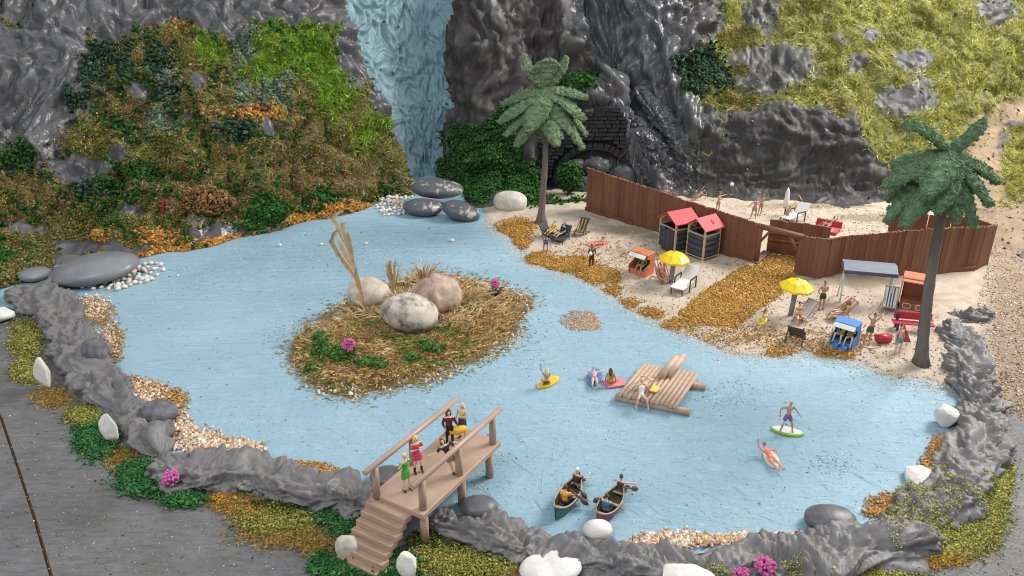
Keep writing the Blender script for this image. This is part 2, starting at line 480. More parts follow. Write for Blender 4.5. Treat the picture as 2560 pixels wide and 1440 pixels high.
# ---- zones of cover on the hillside: (type, px, py, rx, ry)
T = {n: i for i, n in enumerate(['rock', 'lime', 'pine', 'green', 'brown', 'orange', 'olive', 'sage', 'ygrass', 'path', 'gloss'])}
ZONES = [
 ('lime', 760, 118, 70, 50), ('lime', 806, 168, 60, 45), ('lime', 672, 165, 48, 45), ('lime', 838, 240, 45, 60), ('olive', 870, 300, 45, 50), ('olive', 955, 385, 55, 50), ('lime', 520, 140, 40, 22), ('lime', 905, 330, 40, 40),
 ('pine', 255, 130, 26, 32), ('pine', 225, 190, 30, 44), ('pine', 185, 255, 30, 36), ('pine', 403, 165, 30, 36), ('pine', 425, 235, 22, 26), ('pine', 588, 329, 36, 24), ('pine', 319, 165, 16, 36),  # last pine patch: dark foliage standing in for a shaded crevice
 ('brown', 437, 92, 60, 20), ('brown', 480, 170, 40, 55), ('orange', 450, 85, 30, 10), ('brown', 554, 255, 60, 35), ('orange', 640, 290, 60, 18), ('brown', 319, 285, 70, 28), ('brown', 790, 390, 130, 70), ('brown', 756, 235, 40, 40), ('brown', 760, 450, 110, 45), ('brown', 860, 430, 80, 60), ('brown', 560, 420, 50, 40),
 ('sage', 615, 134, 32, 45), ('sage', 689, 222, 45, 42), ('sage', 605, 240, 20, 40), ('sage', 400, 300, 40, 30), ('sage', 420, 200, 25, 30),
 ('olive', 235, 353, 80, 45), ('olive', 420, 390, 80, 40), ('green', 363, 437, 26, 28), ('green', 54, 396, 40, 30), ('green', 300, 310, 40, 20), ('olive', 620, 390, 60, 40),
 ('rock', 200, 420, 60, 36), ('rock', 296, 388, 28, 16), ('rock', 130, 200, 90, 190), ('rock', 40, 250, 90, 150), ('rock', 500, 30, 460, 45), ('rock', 280, 60, 60, 40), ('rock', 880, 120, 45, 90), ('rock', 935, 260, 22, 60), ('rock', 560, 90, 60, 16), ('rock', 500, 205, 20, 25), ('rock', 350, 230, 20, 16), ('rock', 670, 320, 18, 20),
 ('brown', 490, 510, 75, 35), ('brown', 560, 520, 50, 35), ('green', 672, 525, 50, 34), ('green', 640, 560, 28, 20), ('green', 279, 470, 34, 16), ('olive', 200, 555, 95, 32), ('orange', 252, 592, 20, 18), ('olive', 67, 612, 70, 38), ('green', 17, 650, 30, 30), ('olive', 370, 560, 60, 40), ('brown', 60, 470, 60, 30), ('brown', 140, 500, 40, 25), ('pine', 240, 480, 30, 20), ('green', 800, 490, 60, 25), ('olive', 330, 610, 30, 20),
 ('rock', 225, 618, 90, 16), ('rock', 320, 625, 60, 16), ('gloss', 524, 578, 46, 26), ('rock', 340, 535, 25, 16), ('rock', 60, 572, 70, 12), ('orange', 400, 590, 45, 18),
 ('orange', 437, 634, 90, 14), ('orange', 560, 606, 70, 14), ('orange', 740, 545, 70, 12), ('orange', 860, 518, 70, 12), ('orange', 330, 655, 40, 10), ('brown', 720, 500, 50, 25),
 ('green', 1215, 390, 58, 56), ('green', 1195, 455, 46, 34), ('green', 1262, 300, 30, 40), ('green', 1440, 205, 45, 28), ('green', 1120, 420, 18, 22), ('green', 1400, 450, 45, 40), ('green', 1320, 470, 40, 35), ('green', 1430, 495, 40, 30),
 ('gloss', 1640, 120, 70, 150), ('gloss', 1600, 250, 45, 60), ('gloss', 1690, 300, 55, 60), ('gloss', 1660, 370, 50, 60), ('gloss', 1730, 300, 60, 30), ('gloss', 100, 300, 60, 110), ('gloss', 1560, 60, 80, 80),
 ('rock', 1300, 130, 150, 170), ('rock', 1950, 420, 170, 85), ('rock', 1960, 310, 160, 40), ('rock', 2190, 470, 60, 50), ('rock', 2100, 360, 45, 70), ('rock', 1710, 450, 50, 60),
 ('rock', 1925, 172, 100, 52), ('rock', 1905, 190, 60, 60), ('rock', 1770, 50, 55, 55), ('rock', 1700, 70, 50, 90), ('rock', 1900, 40, 45, 45), ('rock', 2100, 100, 16, 12), ('rock', 2175, 92, 22, 18), ('rock', 2280, 155, 45, 26), ('rock', 2140, 155, 22, 22), ('rock', 2265, 255, 66, 34), ('rock', 2485, 30, 48, 32), ('rock', 2300, 210, 20, 14),
 ('olive', 1840, 98, 60, 20), ('ygrass', 1830, 40, 24, 40), ('olive', 1850, 180, 40, 16), ('pine', 1730, 170, 50, 40), ('pine', 1790, 195, 40, 25), ('pine', 1720, 230, 30, 20), ('olive', 1840, 262, 90, 16), ('olive', 2090, 300, 22, 45), ('olive', 2200, 520, 50, 22), ('olive', 1760, 470, 36, 22), ('olive', 2100, 405, 20, 40),
 ('path', 2480, 330, 50, 55), ('path', 2540, 280, 60, 30), ('path', 2470, 400, 50, 60), ('path', 2450, 480, 60, 60), ('path', 2520, 560, 120, 50), ('rock', 2500, 350, 12, 60), ('rock', 2530, 310, 40, 8), ('ygrass', 2540, 400, 40, 90),
]
CHECK_ONLY = False
GX0, GX1, GY0, GY1, GS = -62.0, 64.0, 46.0, 97.0, 0.125
gx = np.arange(GX0, GX1, GS); gy = np.arange(GY0, GY1, GS)
XX, YY = np.meshgrid(gx, gy, indexing='ij')
ZZ = hill_z(XX, YY)
nu, nv = XX.shape
fx, fy = np.gradient(ZZ, GS)
Nrm = np.stack([-fx, -fy, np.ones_like(fx)], -1); Nrm /= np.linalg.norm(Nrm, axis=-1, keepdims=True)
P0 = np.stack([XX, YY, ZZ], -1).reshape(-1, 3)
PX, PY = project(P0)
jit = fbm(P0 * 0.55, 4, 0.6) * 0.55
W = np.full((len(T), len(P0)), -9.0)
base_n = fbm(P0 * np.array([0.28, 0.28, 0.28]), 3)
left = PX < 1030
right = (PX > 1700)
W[T['rock']] = -0.35
W[T['brown']] = np.where(left, 0.25 * base_n - 0.30, -9)
W[T['olive']] = np.where(left, -0.22 - 0.1 * base_n, -9)
W[T['green']] = np.where(left, -0.42 - 0.35 * base_n + 0.4 * pnoise(P0 * 0.7), -9)
W[T['ygrass']] = np.where(right & (PY < 560), 0.0, -9)
for zi, (t, zx, zy, rx, ry) in enumerate(ZONES):
    d = 1.0 - np.sqrt(((PX - zx) / rx) ** 2 + ((PY - zy) / ry) ** 2) 
    d = np.clip(d, -3, 0.75) * 1.4 + 0.35
    W[T[t]] = np.maximum(W[T[t]], d + (0.12 if t == 'gloss' else 0))
W[T['pine']] -= 0.14; W[T['sage']] -= 0.10; W[T['green']] -= 0.08
for k in range(len(T)): W[k] += (0.5 * pnoise(P0 * 0.8 + 31.7 * k) + 0.4 * pnoise(P0 * 2.0 + 7.7 * k)) * (1 if k not in (0, 10) else 0.6) * np.where(PX > 1640, 0.5, 1.0)
zone = W.argmax(0)
soft = np.exp((W - W.max(0)) / 0.22); soft /= soft.sum(0)
zone_loose = (W - 0.36 * np.log(-np.log(rng.uniform(1e-6, 1 - 1e-6, W.shape)))).argmax(0)      # ragged edges for what is strewn
gloss_poly = in_poly(PX + 14 * pnoise(P0 * 0.9), PY + 14 * pnoise(P0 * 0.9 + 9), [(1400, -300), (1380, 0), (1440, 100), (1490, 200), (1560, 290), (1640, 390), (1690, 500), (1745, 500), (1748, 400), (1755, 345), (1805, 330), (1795, 285), (1740, 252), (1692, 200), (1660, 110), (1650, -300)])
zone[gloss_poly] = T['gloss']; zone_loose[gloss_poly] = T['gloss']
ledge_poly = in_poly(PX + 12 * pnoise(P0 * 0.9 + 3), PY + 10 * pnoise(P0 * 0.9 + 19), [(1745, 345), (1800, 325), (1850, 285), (1960, 270), (2060, 260), (2110, 300), (2150, 345), (2220, 420), (2265, 490), (2265, 540), (1745, 505)])
zone[ledge_poly] = T['rock']; zone_loose[ledge_poly & (rng.random(len(P0)) > 0.03)] = T['rock']
sure = (zone == T['rock']) & (W[0] - np.sort(W, axis=0)[-2] > 0.25); zone_loose[sure] = T['rock']
fall_px = [(838, -300), (845, -50), (858, 40), (890, 130), (920, 210), (950, 280), (975, 350), (1000, 410), (1020, 455), (1085, 455), (1110, 400), (1120, 330), (1150, 270), (1130, 200), (1125, 100), (1140, 40), (1140, -300)]
in_fall = in_poly(PX, PY, fall_px)
portal_zone = in_poly(PX, PY, [(1345, 500), (1345, 330), (1400, 265), (1530, 255), (1570, 330), (1620, 420), (1650, 500)])
zone[in_fall | portal_zone] = T['rock']; zone_loose[in_fall | portal_zone] = T['rock']

isrock = (zone == T['rock']) | (zone == T['gloss'])
fl = isrock.astype(np.float32).reshape(nu, nv)
k_ = 5
for ax in (0, 1):
    c = np.cumsum(np.pad(fl, [(k_ + 1, k_) if a == ax else (0, 0) for a in (0, 1)], mode='edge'), axis=ax)
    fl = (np.take(c, np.arange(2 * k_ + 1, c.shape[ax]), ax) - np.take(c, np.arange(0, c.shape[ax] - 2 * k_ - 1), ax)) / (2 * k_ + 1)
rockw = fl.ravel()
# crumpled plaster: folds that run down the slope
Q = warp(warp(P0 * np.array([1.0, 0.8, 0.72]), 1.7, 0.2), 0.7, 0.55)
n_big = ridged(Q * 0.17, 2, 0.5)
n_mid = 0.6 * billow(Q * 0.55, 2, 0.55) + 0.5 * ridged(warp(Q, 0.5, 0.8) * 0.62 + 13, 2, 0.5)
n_fin = billow(warp(Q, 0.45, 1.3) * 1.7 + 5, 2, 0.5)
n_cr = ridged(warp(Q, 0.4, 1.2) * 2.1 + 31, 2, 0.5)
Q2 = warp(P0 * np.array([0.36, 0.6, 1.35]), 0.8, 0.3)
G_ = np.stack([(P0[:, 0] * 0.5 - P0[:, 2] * 0.86) * 0.30, (P0[:, 0] * 0.86 + P0[:, 2] * 0.5) * 0.95, P0[:, 1] * 0.6], 1)
G_ = warp(G_, 0.7, 0.4)
n_flow = billow(warp(G_, 0.4, 0.9) * 0.75, 3, 0.55)
n_str = billow(warp(Q2, 0.4, 0.9) * 0.75, 3, 0.5)
lumps = billow(warp(P0, 1.0, 0.3) * 0.34, 2, 0.5)
ledge_zone = in_poly(PX, PY, [(1740, 330), (2060, 262), (2150, 330), (2280, 470), (2280, 560), (1740, 520)])
n_mid = np.where(ledge_zone, n_str, n_mid); n_mid = np.where(gloss_poly, n_flow * 0.95, n_mid)
disp = rockw * (0.70 * n_big + 0.62 * n_mid + 0.085 * n_fin + 0.05 * n_cr) + (1 - rockw) * (0.35 * n_big + 0.75 * lumps + 0.16 * n_fin)
ramp_up = np.clip((P0[:, 2] + 0.1) / 1.6, 0.12, 1)
ld = 0.22 * n_big + 0.36 * n_str + 0.12 * n_cr + 0.06 * n_fin
disp = np.where(ledge_poly, ld, disp)
disp = disp * ramp_up
disp = np.where(zone == T['path'], disp * 0.15, disp)
disp = np.where((PX > 1780) & (PY < 520) & ~ledge_poly, disp * 0.62, disp)
disp = np.where(in_fall, -0.7, disp)
disp = np.where(portal_zone, np.minimum(disp, 0) - 0.6, disp)
P1 = P0 + Nrm.reshape(-1, 3) * disp[:, None]
dug = (portal_zone & (P0[:, 1] < 69.5)) | (in_poly(PX, PY, [(1396, 500), (1396, 420), (1430, 385), (1482, 374), (1535, 385), (1572, 420), (1575, 500)]) & (P0[:, 1] < 73.5))
P1[dug] = P0[dug]; P1[dug, 2] = np.minimum(P0[dug, 2], 0.25)

C = {'rock': (0.060, 0.056, 0.057), 'gloss': (0.085, 0.084, 0.090), 'lime': (0.10, 0.15, 0.02), 'pine': (0.03, 0.05, 0.03), 'green': (0.03, 0.065, 0.02), 'brown': (0.15, 0.088, 0.042), 'orange': (0.22, 0.105, 0.02), 'olive': (0.12, 0.118, 0.036), 'sage': (0.10, 0.12, 0.09), 'ygrass': (0.17, 0.17, 0.045), 'path': (0.285, 0.195, 0.13)}
tabc = np.array([C[n] for n in T])
hc = (soft[:, :, None] * tabc[:, None, :]).sum(0)
hc[in_fall | portal_zone] = tabc[T['rock']]
brownish = in_poly(PX, PY, [(1130, -300), (1130, 480), (1350, 480), (1420, 330), (1500, 200), (1430, 60), (1380, -300)])
hc = np.where((isrock & brownish)[:, None], np.array([0.038, 0.031, 0.029]), hc)
leftrock = isrock & (PX < 900)
hc = np.where(leftrock[:, None], np.array([0.088, 0.083, 0.086]), hc)
ledge_m = isrock & in_poly(PX, PY, [(1740, 330), (2060, 262), (2150, 330), (2280, 470), (2280, 560), (1740, 520)])
hc = np.where(ledge_m[:, None], np.array([0.042, 0.038, 0.038]), hc)
# patchy highlights painted pale into some raised folds
patch_highlight = np.clip((fbm(P0 * 0.5 + 3, 3) - 0.45) * 1.6, 0, 0.8) * np.clip(n_mid, 0, 1) * isrock
hc = hc * (1 - 0.5 * patch_highlight[:, None]) + np.array([0.34, 0.335, 0.34]) * 0.5 * patch_highlight[:, None]
fold_highlight = np.clip(1.1 * n_mid + 0.3 * n_cr - 0.45, 0, 1) * np.where(gloss_poly, 0.40, np.where(leftrock, 0.26, np.where(ledge_poly, 0.06, 0.10))) * isrock * (0.6 + 0.6 * np.clip(fbm(P0 * 0.3 + 60, 2), -0.5, 0.8))
hc = hc * (1 - fold_highlight[:, None]) + np.array([0.40, 0.40, 0.42]) * fold_highlight[:, None]      # highlights of the raised folds, painted into the colour
hc = hc * (1 + 0.18 * fbm(P0 * 0.8, 2))[:, None]
rough = np.where(zone == T['gloss'], 0.32, np.where(isrock, 0.46, 1.0))
rough = np.where(isrock & brownish, 0.75, rough); rough = np.where(isrock & ledge_poly, 0.85, rough); rough = np.where(isrock & (PX > 1760) & ~ledge_poly, 0.75, rough)
hc4 = np.concatenate([np.clip(hc, 0.004, 1), rough[:, None]], 1)
F = grid_faces(nu, nv)
keep = (P1[:, 2] > -0.35)
F = F[keep[F].any(1)]
hill_mesh = np_mesh('hillside', P1, F, hc4, smooth=True)
M_hill = mat_attr('hillside_paint', spec=0.5, var=0.22, vsc=1.3, bump=0.24, bscale=4.5, bdist=0.09, rough_attr=True, creases=True)
M_hill.node_tree.nodes['Principled BSDF'].inputs['Specular IOR Level'].default_value = 0.42
hill = tag(link('hillside', hill_mesh, m=M_hill), kind='structure')

# smooth normals after displacement, for what grows on it
G = P1.reshape(nu, nv, 3)
N1 = np.cross(np.gradient(G, axis=0), np.gradient(G, axis=1)).reshape(-1, 3)
N1 /= np.linalg.norm(N1, axis=1)[:, None] + 1e-9

# ---------------------------------------------------------------- the waterfall: modelled blue paste over the rock
def resample(poly, n):
    p = np.array(poly, float)
    s = np.concatenate([[0], np.cumsum(np.linalg.norm(np.diff(p, axis=0), axis=1))])
    u = np.linspace(0, s[-1], n)
    return np.stack([np.interp(u, s, p[:, k]) for k in range(p.shape[1])], 1)
def edge_at(poly, ys):
    p = np.array(sorted(poly, key=lambda q: q[1]), float)
    return np.interp(ys, p[:, 1], p[:, 0])
ys = np.linspace(-200, 462, 330)
l_edge = edge_at([(824, -300), (830, -50), (845, 40), (880, 130), (920, 210), (950, 280), (975, 350), (1000, 410), (1014, 462)], ys)
r_edge = edge_at([(1152, -300), (1152, 40), (1136, 100), (1140, 200), (1162, 265), (1120, 330), (1110, 400), (1092, 462)], ys)
ys3 = np.stack([ys, ys, ys * 0], 1)
l_edge = l_edge + 7 * pnoise(ys3 * np.array([0.05, 0, 0]) + 3) + 3 * pnoise(ys3 * np.array([0.2, 0, 0]) + 9)
r_edge = r_edge + 8 * pnoise(ys3 * np.array([0.05, 0, 0]) + 5) + 4 * pnoise(ys3 * np.array([0.17, 0, 0]) + 13)
ns = 190
s_ = np.linspace(0, 1, ns)
wpx = l_edge[:, None] + (r_edge - l_edge)[:, None] * s_[None]
wpy = np.broadcast_to(ys[:, None], wpx.shape)
# smooth surface first on a coarse lattice, then refined
cy_, cs_ = np.linspace(-200, 462, 40), np.linspace(0, 1, 16)
ci = np.interp(cy_, ys, np.arange(len(ys)))
cpx = np.interp(ci, np.arange(len(ys)), l_edge)[:, None] * (1 - cs_)[None] + np.interp(ci, np.arange(len(ys)), r_edge)[:, None] * cs_[None]
HP = hit_hill(cpx, np.broadcast_to(cy_[:, None], cpx.shape)).reshape(40, 16, 3)
def lerp2(A, n0, n1):
    a = np.stack([[np.interp(np.linspace(0, A.shape[0] - 1, n0), np.arange(A.shape[0]), A[:, j, c]) for j in range(A.shape[1])] for c in range(3)], -1)
    a = a.transpose(1, 0, 2)
    return np.stack([[np.interp(np.linspace(0, A.shape[1] - 1, n1), np.arange(A.shape[1]), a[i, :, c]) for i in range(n0)] for c in range(3)], -1)
WS = lerp2(HP, len(ys), ns)
WN = np.cross(np.gradient(WS, axis=1), np.gradient(WS, axis=0)); WN /= np.linalg.norm(WN, axis=-1, keepdims=True) + 1e-9
WN = np.where((WN[..., 1:2] > 0), -WN, WN)
wp = WS.reshape(-1, 3)
q = warp(wp * np.array([1, 0.6, 0.62]), 0.8, 0.5)
wd = 0.34 * ridged(q * 0.42 + 2, 2) + 0.30 * billow(warp(q, 0.6, 0.9) * 0.75, 2, 0.5) + 0.04 * billow(warp(q, 0.3, 1.6) * 1.9, 2)
wd = wd.reshape(len(ys), ns)
edge = np.minimum(s_, 1 - s_)[None] * (r_edge - l_edge)[:, None] * 0.035
wd = wd * np.clip(edge * 1.5 + 0.25, 0, 1) + 0.12 - 0.65 * np.exp(-edge * 3.0)
wd = np.where(ys[:, None] > 420, wd * np.clip((470 - ys[:, None]) / 50, 0.15, 1), wd)
WP = WS + WN * wd[..., None]
wcol = np.array([0.18, 0.285, 0.325]) * (1 + 0.10 * fbm(wp * 0.35, 3))[:, None]
specks = pnoise(wp * 1.7 + 40) > 0.72
wcol = np.where(specks[:, None], np.array([0.04, 0.06, 0.065]), wcol)
fall_mesh = np_mesh('waterfall', WP.reshape(-1, 3), grid_faces(len(ys), ns), wcol, smooth=True)
M_fall = mat_attr('waterfall_paint', rough=0.45, spec=0.4, var=0.1, vsc=2.0, bump=0.22, bscale=3.0, bdist=0.1)
tag(link('waterfall', fall_mesh, m=M_fall), kind='structure')
# ---------------------------------------------------------------- what covers the ground: loose stuff
def fibres(name, P, N, length, width, colors, m, lean=0.7, curl=0.6):
    n = len(P)
    r = rng.normal(size=(n, 3)); r -= N * (r * N).sum(1)[:, None]; r /= np.linalg.norm(r, axis=1)[:, None] + 1e-9
    d1 = N * (1 - lean) + r * lean; d1 /= np.linalg.norm(d1, axis=1)[:, None]
    r2 = rng.normal(size=(n, 3))
    d2 = d1 + curl * r2; d2 /= np.linalg.norm(d2, axis=1)[:, None]
    L = (length * rng.uniform(0.6, 1.3, n))[:, None]
    s = np.cross(d1, rng.normal(size=(n, 3))); s /= np.linalg.norm(s, axis=1)[:, None] + 1e-9
    w = (width * rng.uniform(0.7, 1.3, n))[:, None] * 0.5
    p1 = P + d1 * L * 0.5; p2 = p1 + d2 * L * 0.5
    V = np.stack([P - s * w, P + s * w, p1 - s * w, p1 + s * w, p2], 1).reshape(-1, 3)
    b = (np.arange(n) * 5)[:, None]
    F = np.concatenate([b + [0, 1, 3], b + [0, 3, 2], b + [2, 3, 4]], 0)
    me = np_mesh(name, V, F, np.repeat(colors, 5, 0))
    return tag(link(name, me, m=m), kind='stuff')
_oct = np.array([(1, 0, 0), (-1, 0, 0), (0, 1, 0), (0, -1, 0), (0, 0, 1), (0, 0, -1)], float)
_octF = np.array([(0, 2, 4), (2, 1, 4), (1, 3, 4), (3, 0, 4), (2, 0, 5), (1, 2, 5), (3, 1, 5), (0, 3, 5)])
def crumbs(name, P, size, colors, m, stretch=0.35, smooth=False, flat=1.0):
    n = len(P)
    q = rng.normal(size=(n, 4)); q /= np.linalg.norm(q, axis=1)[:, None]
    w, x, y, z = q.T
    R = np.stack([1 - 2 * (y * y + z * z), 2 * (x * y - z * w), 2 * (x * z + y * w), 2 * (x * y + z * w), 1 - 2 * (x * x + z * z), 2 * (y * z - x * w), 2 * (x * z - y * w), 2 * (y * z + x * w), 1 - 2 * (x * x + y * y)], 1).reshape(n, 3, 3)
    S = np.asarray(size)[:, None] * np.exp(stretch * rng.normal(size=(n, 3)))
    loc = _oct[None] * S[:, None, :] * (1 + 0.25 * rng.normal(size=(n, 6, 1)))
    V = np.einsum('nij,nkj->nki', R, loc)
    V[..., 2] *= flat
    V = V + P[:, None, :]
    F = (np.arange(n) * 6)[:, None, None] + _octF[None]
    me = np_mesh(name, V.reshape(-1, 3), F.reshape(-1, 3), np.repeat(colors, 6, 0), smooth)
    return tag(link(name, me, m=m), kind='stuff')
def pick(cols, n, jitter=0.22):
    c = np.array(cols, float)[rng.integers(0, len(cols), n)]
    return np.clip(c * np.exp(jitter * rng.normal(size=(n, 1))) * np.exp(0.06 * rng.normal(size=(n, 3))), 0.003, 0.9)
M_fibre = mat_attr('fibre', rough=0.85, spec=0.15, var=0.1, vsc=3)
M_foam = mat_attr('foam_flock', rough=0.95, spec=0.1, var=0.12, vsc=4)
M_grain = mat_attr('grain', rough=0.6, spec=0.4, var=0.08, vsc=5)

# ---- on the hillside
vis = (PX > -160) & (PX < 2720) & (PY > -90) & (PY < 760) & (P1[:, 2] > -0.02) & ~in_fall
area_w = 1 / np.clip(np.abs(N1[:, 2]), 0.2, 1)
def on_hill(types, n, extra=None):
    mk = vis & np.isin(zone_loose, [T[t] for t in types])
    if extra is not None: mk &= extra
    idx = np.flatnonzero(mk)
    if len(idx) == 0: return np.zeros((0, 3)), np.zeros((0, 3)), idx
    p = area_w[idx]; k = rng.choice(idx, n, p=p / p.sum())
    return P1[k] + rng.uniform(-0.07, 0.07, (n, 3)), N1[k], k
def clumpy(k, sc, lo=0.0):     # patchy thinning
    return fbm(P0[k] * sc, 3) + rng.normal(size=len(k)) * 0.35 > lo
LIME = [(0.19, 0.32, 0.025), (0.27, 0.42, 0.04), (0.12, 0.22, 0.02)]
P, N, k = on_hill(['lime'], 15000)
fibres('lime_grass', P, N, np.full(len(P), 0.62), 0.055, pick(LIME, len(P)), M_fibre, 0.8, 0.45)
P, N, k = on_hill(['ygrass'], 82000)
tone = (fbm(P0[k] * 0.35, 3) + 0.6 * pnoise(P0[k] * 1.1))[:, None]  # paints lit and shadowed tufts into the grass colour
yc = pick([(0.42, 0.40, 0.09), (0.33, 0.33, 0.07), (0.24, 0.26, 0.045), (0.50, 0.47, 0.15)], len(P)) * (1 + 0.5 * tone).clip(0.35, 1.7)
fibres('yellow_grass', P, N, np.full(len(P), 0.66), 0.04, np.clip(yc, 0.01, 0.8), M_fibre, 0.8, 0.6)
P, N, k = on_hill(['brown', 'olive'], 56000)
mk = clumpy(k, 0.6, -0.25); P, N = P[mk], N[mk]
fibres('dried_moss', P, N, np.full(len(P), 0.46), 0.04, np.clip(pick([(0.33, 0.175, 0.065), (0.44, 0.265, 0.115), (0.23, 0.12, 0.05), (0.50, 0.34, 0.17)], len(P), 0.15) * (1 + 0.4 * fbm(P * 0.4, 2))[:, None], 0.01, 0.8), M_fibre, 0.75, 0.9)
P, N, k = on_hill(['olive', 'brown'], 34000)
mk = clumpy(k, 0.8, 0.1) | ((zone[k] == T['olive']) & clumpy(k, 0.8, -0.5)); P, N = P[mk] + N[mk] * 0.08, N[mk]
crumbs('olive_moss', P, rng.uniform(0.04, 0.10, len(P)), pick([(0.15, 0.17, 0.035), (0.21, 0.22, 0.055), (0.11, 0.13, 0.028), (0.26, 0.22, 0.055)], len(P), 0.15), M_foam)
P, N, k = on_hill(['olive', 'green', 'brown'], 20000)
fibres('meadow_grass', P, N, np.full(len(P), 0.48), 0.04, pick([(0.17, 0.24, 0.04), (0.25, 0.29, 0.07), (0.12, 0.18, 0.03)], len(P)), M_fibre, 0.65, 0.6)
P, N, k = on_hill(['pine'], 20000)
P = P + N * rng.uniform(0, 0.45, (len(P), 1)) * (0.5 + 0.5 * (fbm(P0[k] * 0.9, 2) > 0))[:, None]
crumbs('pine_green_foliage', P, rng.uniform(0.05, 0.13, len(P)), pick([(0.034, 0.062, 0.040), (0.045, 0.09, 0.05), (0.02, 0.04, 0.022), (0.07, 0.12, 0.07)], len(P)), M_foam)
P, N, k = on_hill(['green'], 36000)
P = P + N * rng.uniform(0, 0.5, (len(P), 1)) * (0.4 + 0.6 * (fbm(P0[k] * 0.9, 2) > 0))[:, None]
crumbs('leafy_green_foliage', P, rng.uniform(0.05, 0.125, len(P)), pick([(0.036, 0.105, 0.024), (0.055, 0.14, 0.034), (0.02, 0.07, 0.014), (0.025, 0.09, 0.02)], len(P)), M_foam)
P, N, k = on_hill(['orange'], 12000)
crumbs('orange_foliage', P + N * 0.06, rng.uniform(0.05, 0.11, len(P)), pick([(0.50, 0.22, 0.03), (0.40, 0.17, 0.02), (0.58, 0.32, 0.07), (0.22, 0.10, 0.02)], len(P)), M_grain)
P, N, k = on_hill(['sage'], 4500)
crumbs('sage_lichen', P + N * 0.06, rng.uniform(0.06, 0.13, len(P)), pick([(0.16, 0.20, 0.14), (0.10, 0.14, 0.09), (0.22, 0.25, 0.19)], len(P)), M_foam)
# crumbs of every colour strewn over the left hill
P, N, k = on_hill(['brown', 'olive', 'green', 'sage', 'lime'], 5500, PX < 1040)
crumbs('scattered_flock', P + N * 0.1, rng.uniform(0.03, 0.075, len(P)), pick([(0.50, 0.24, 0.05), (0.06, 0.16, 0.03), (0.45, 0.33, 0.2), (0.30, 0.33, 0.06), (0.03, 0.05, 0.03), (0.55, 0.50, 0.42)], len(P)), M_grain)
P, N, k = on_hill(['rock', 'ygrass', 'path'], 2200, (PX > 1700) & (~ledge_poly | (rng.random(len(P0)) < 0.25)))
crumbs('hill_crumbs', P + N * 0.05, rng.uniform(0.05, 0.13, len(P)), pick([(0.03, 0.06, 0.02), (0.10, 0.13, 0.03), (0.16, 0.15, 0.05), (0.3, 0.24, 0.18)], len(P)), M_foam)

# ---------------------------------------------------------------- the beach
shore_px = [(1205, 520), (1228, 548), (1236, 572), (1285, 598), (1300, 625), (1322, 655), (1400, 674), (1480, 706), (1540, 745), (1600, 780), (1660, 815), (1740, 842), (1800, 872), (1850, 890), (1930, 886), (2000, 880), (2080, 897), (2160, 908), (2205, 935), (2260, 945), (2330, 952), (2400, 985), (2480, 1000), (2600, 1060), (2800, 1100), (3000, 1000), (3000, 470), (2300, 430), (2250, 470), (1760, 460), (1480, 455), (1320, 470), (1240, 490)]
shore = [(p.x, p.y) for p in (at(*q) for q in shore_px)]
def beach_z(x, y, fine=True):
    x = np.atleast_1d(np.asarray(x, float)); y = np.atleast_1d(np.asarray(y, float))
    d = sdist(x, y, shore)
    P = np.stack([x, y, x * 0], 1)
    d = d + 0.45 * fbm(P * 0.45, 3)
    z = np.where(d > 0, 0.42 * (1 - np.exp(-d / 2.2)) + 0.02, d * 0.35)
    if fine: z = z + np.clip(d, 0, 1) * (0.07 * fbm(P * 0.5, 2) + 0.02 * fbm(P * 2.2, 2))
    return z
def gz(x, y): return float(beach_z(x, y)[0])
def on_beach(px, py):
    z = 0.4
    for _ in range(4):
        p = at(px, py, z); z = gz(p.x, p.y)
    return at(px, py, z)
bx, by = np.meshgrid(np.arange(-4, 66, 0.16), np.arange(31.5, 74, 0.16), indexing='ij')
bz = beach_z(bx.ravel(), by.ravel())
BP = np.stack([bx.ravel(), by.ravel(), bz], 1)
bpx, bpy_ = project(BP)
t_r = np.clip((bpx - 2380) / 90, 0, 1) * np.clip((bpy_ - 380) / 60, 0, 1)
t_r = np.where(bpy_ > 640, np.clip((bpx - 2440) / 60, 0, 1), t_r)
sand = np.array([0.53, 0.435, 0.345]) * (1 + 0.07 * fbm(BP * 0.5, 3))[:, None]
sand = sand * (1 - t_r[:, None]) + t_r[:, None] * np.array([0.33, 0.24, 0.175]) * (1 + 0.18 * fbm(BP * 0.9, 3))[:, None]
dark_patch = np.zeros(len(BP))  # darker brown sand in patches along the fence and ledge feet
for (zx, zy, rx, ry) in [(2150, 705, 110, 22), (2060, 700, 60, 22), (1560, 575, 110, 14), (1640, 590, 60, 10), (2160, 545, 90, 14), (2020, 515, 200, 9)]:
    dark_patch = np.maximum(dark_patch, 1 - np.hypot((bpx - zx) / rx, (bpy_ - zy) / ry))
dark_patch = np.clip(dark_patch * 2 + 0.7 * fbm(BP * 1.1, 3), 0, 1) * (dark_patch > -0.2)
sand = sand * (1 - 0.55 * dark_patch[:, None]) + np.array([0.15, 0.115, 0.06]) * 0.55 * dark_patch[:, None]
Fb = grid_faces(*bx.shape)
Fb = Fb[(BP[:, 2] > -0.25)[Fb].any(1)]
M_sand = mat_attr('sand', rough=0.9, spec=0.15, var=0.16, vsc=9, bump=0.6, bscale=7, bdist=0.08)
tag(link('beach', np_mesh('beach', BP, Fb, np.clip(sand, 0, 1), True), m=M_sand), kind='structure')

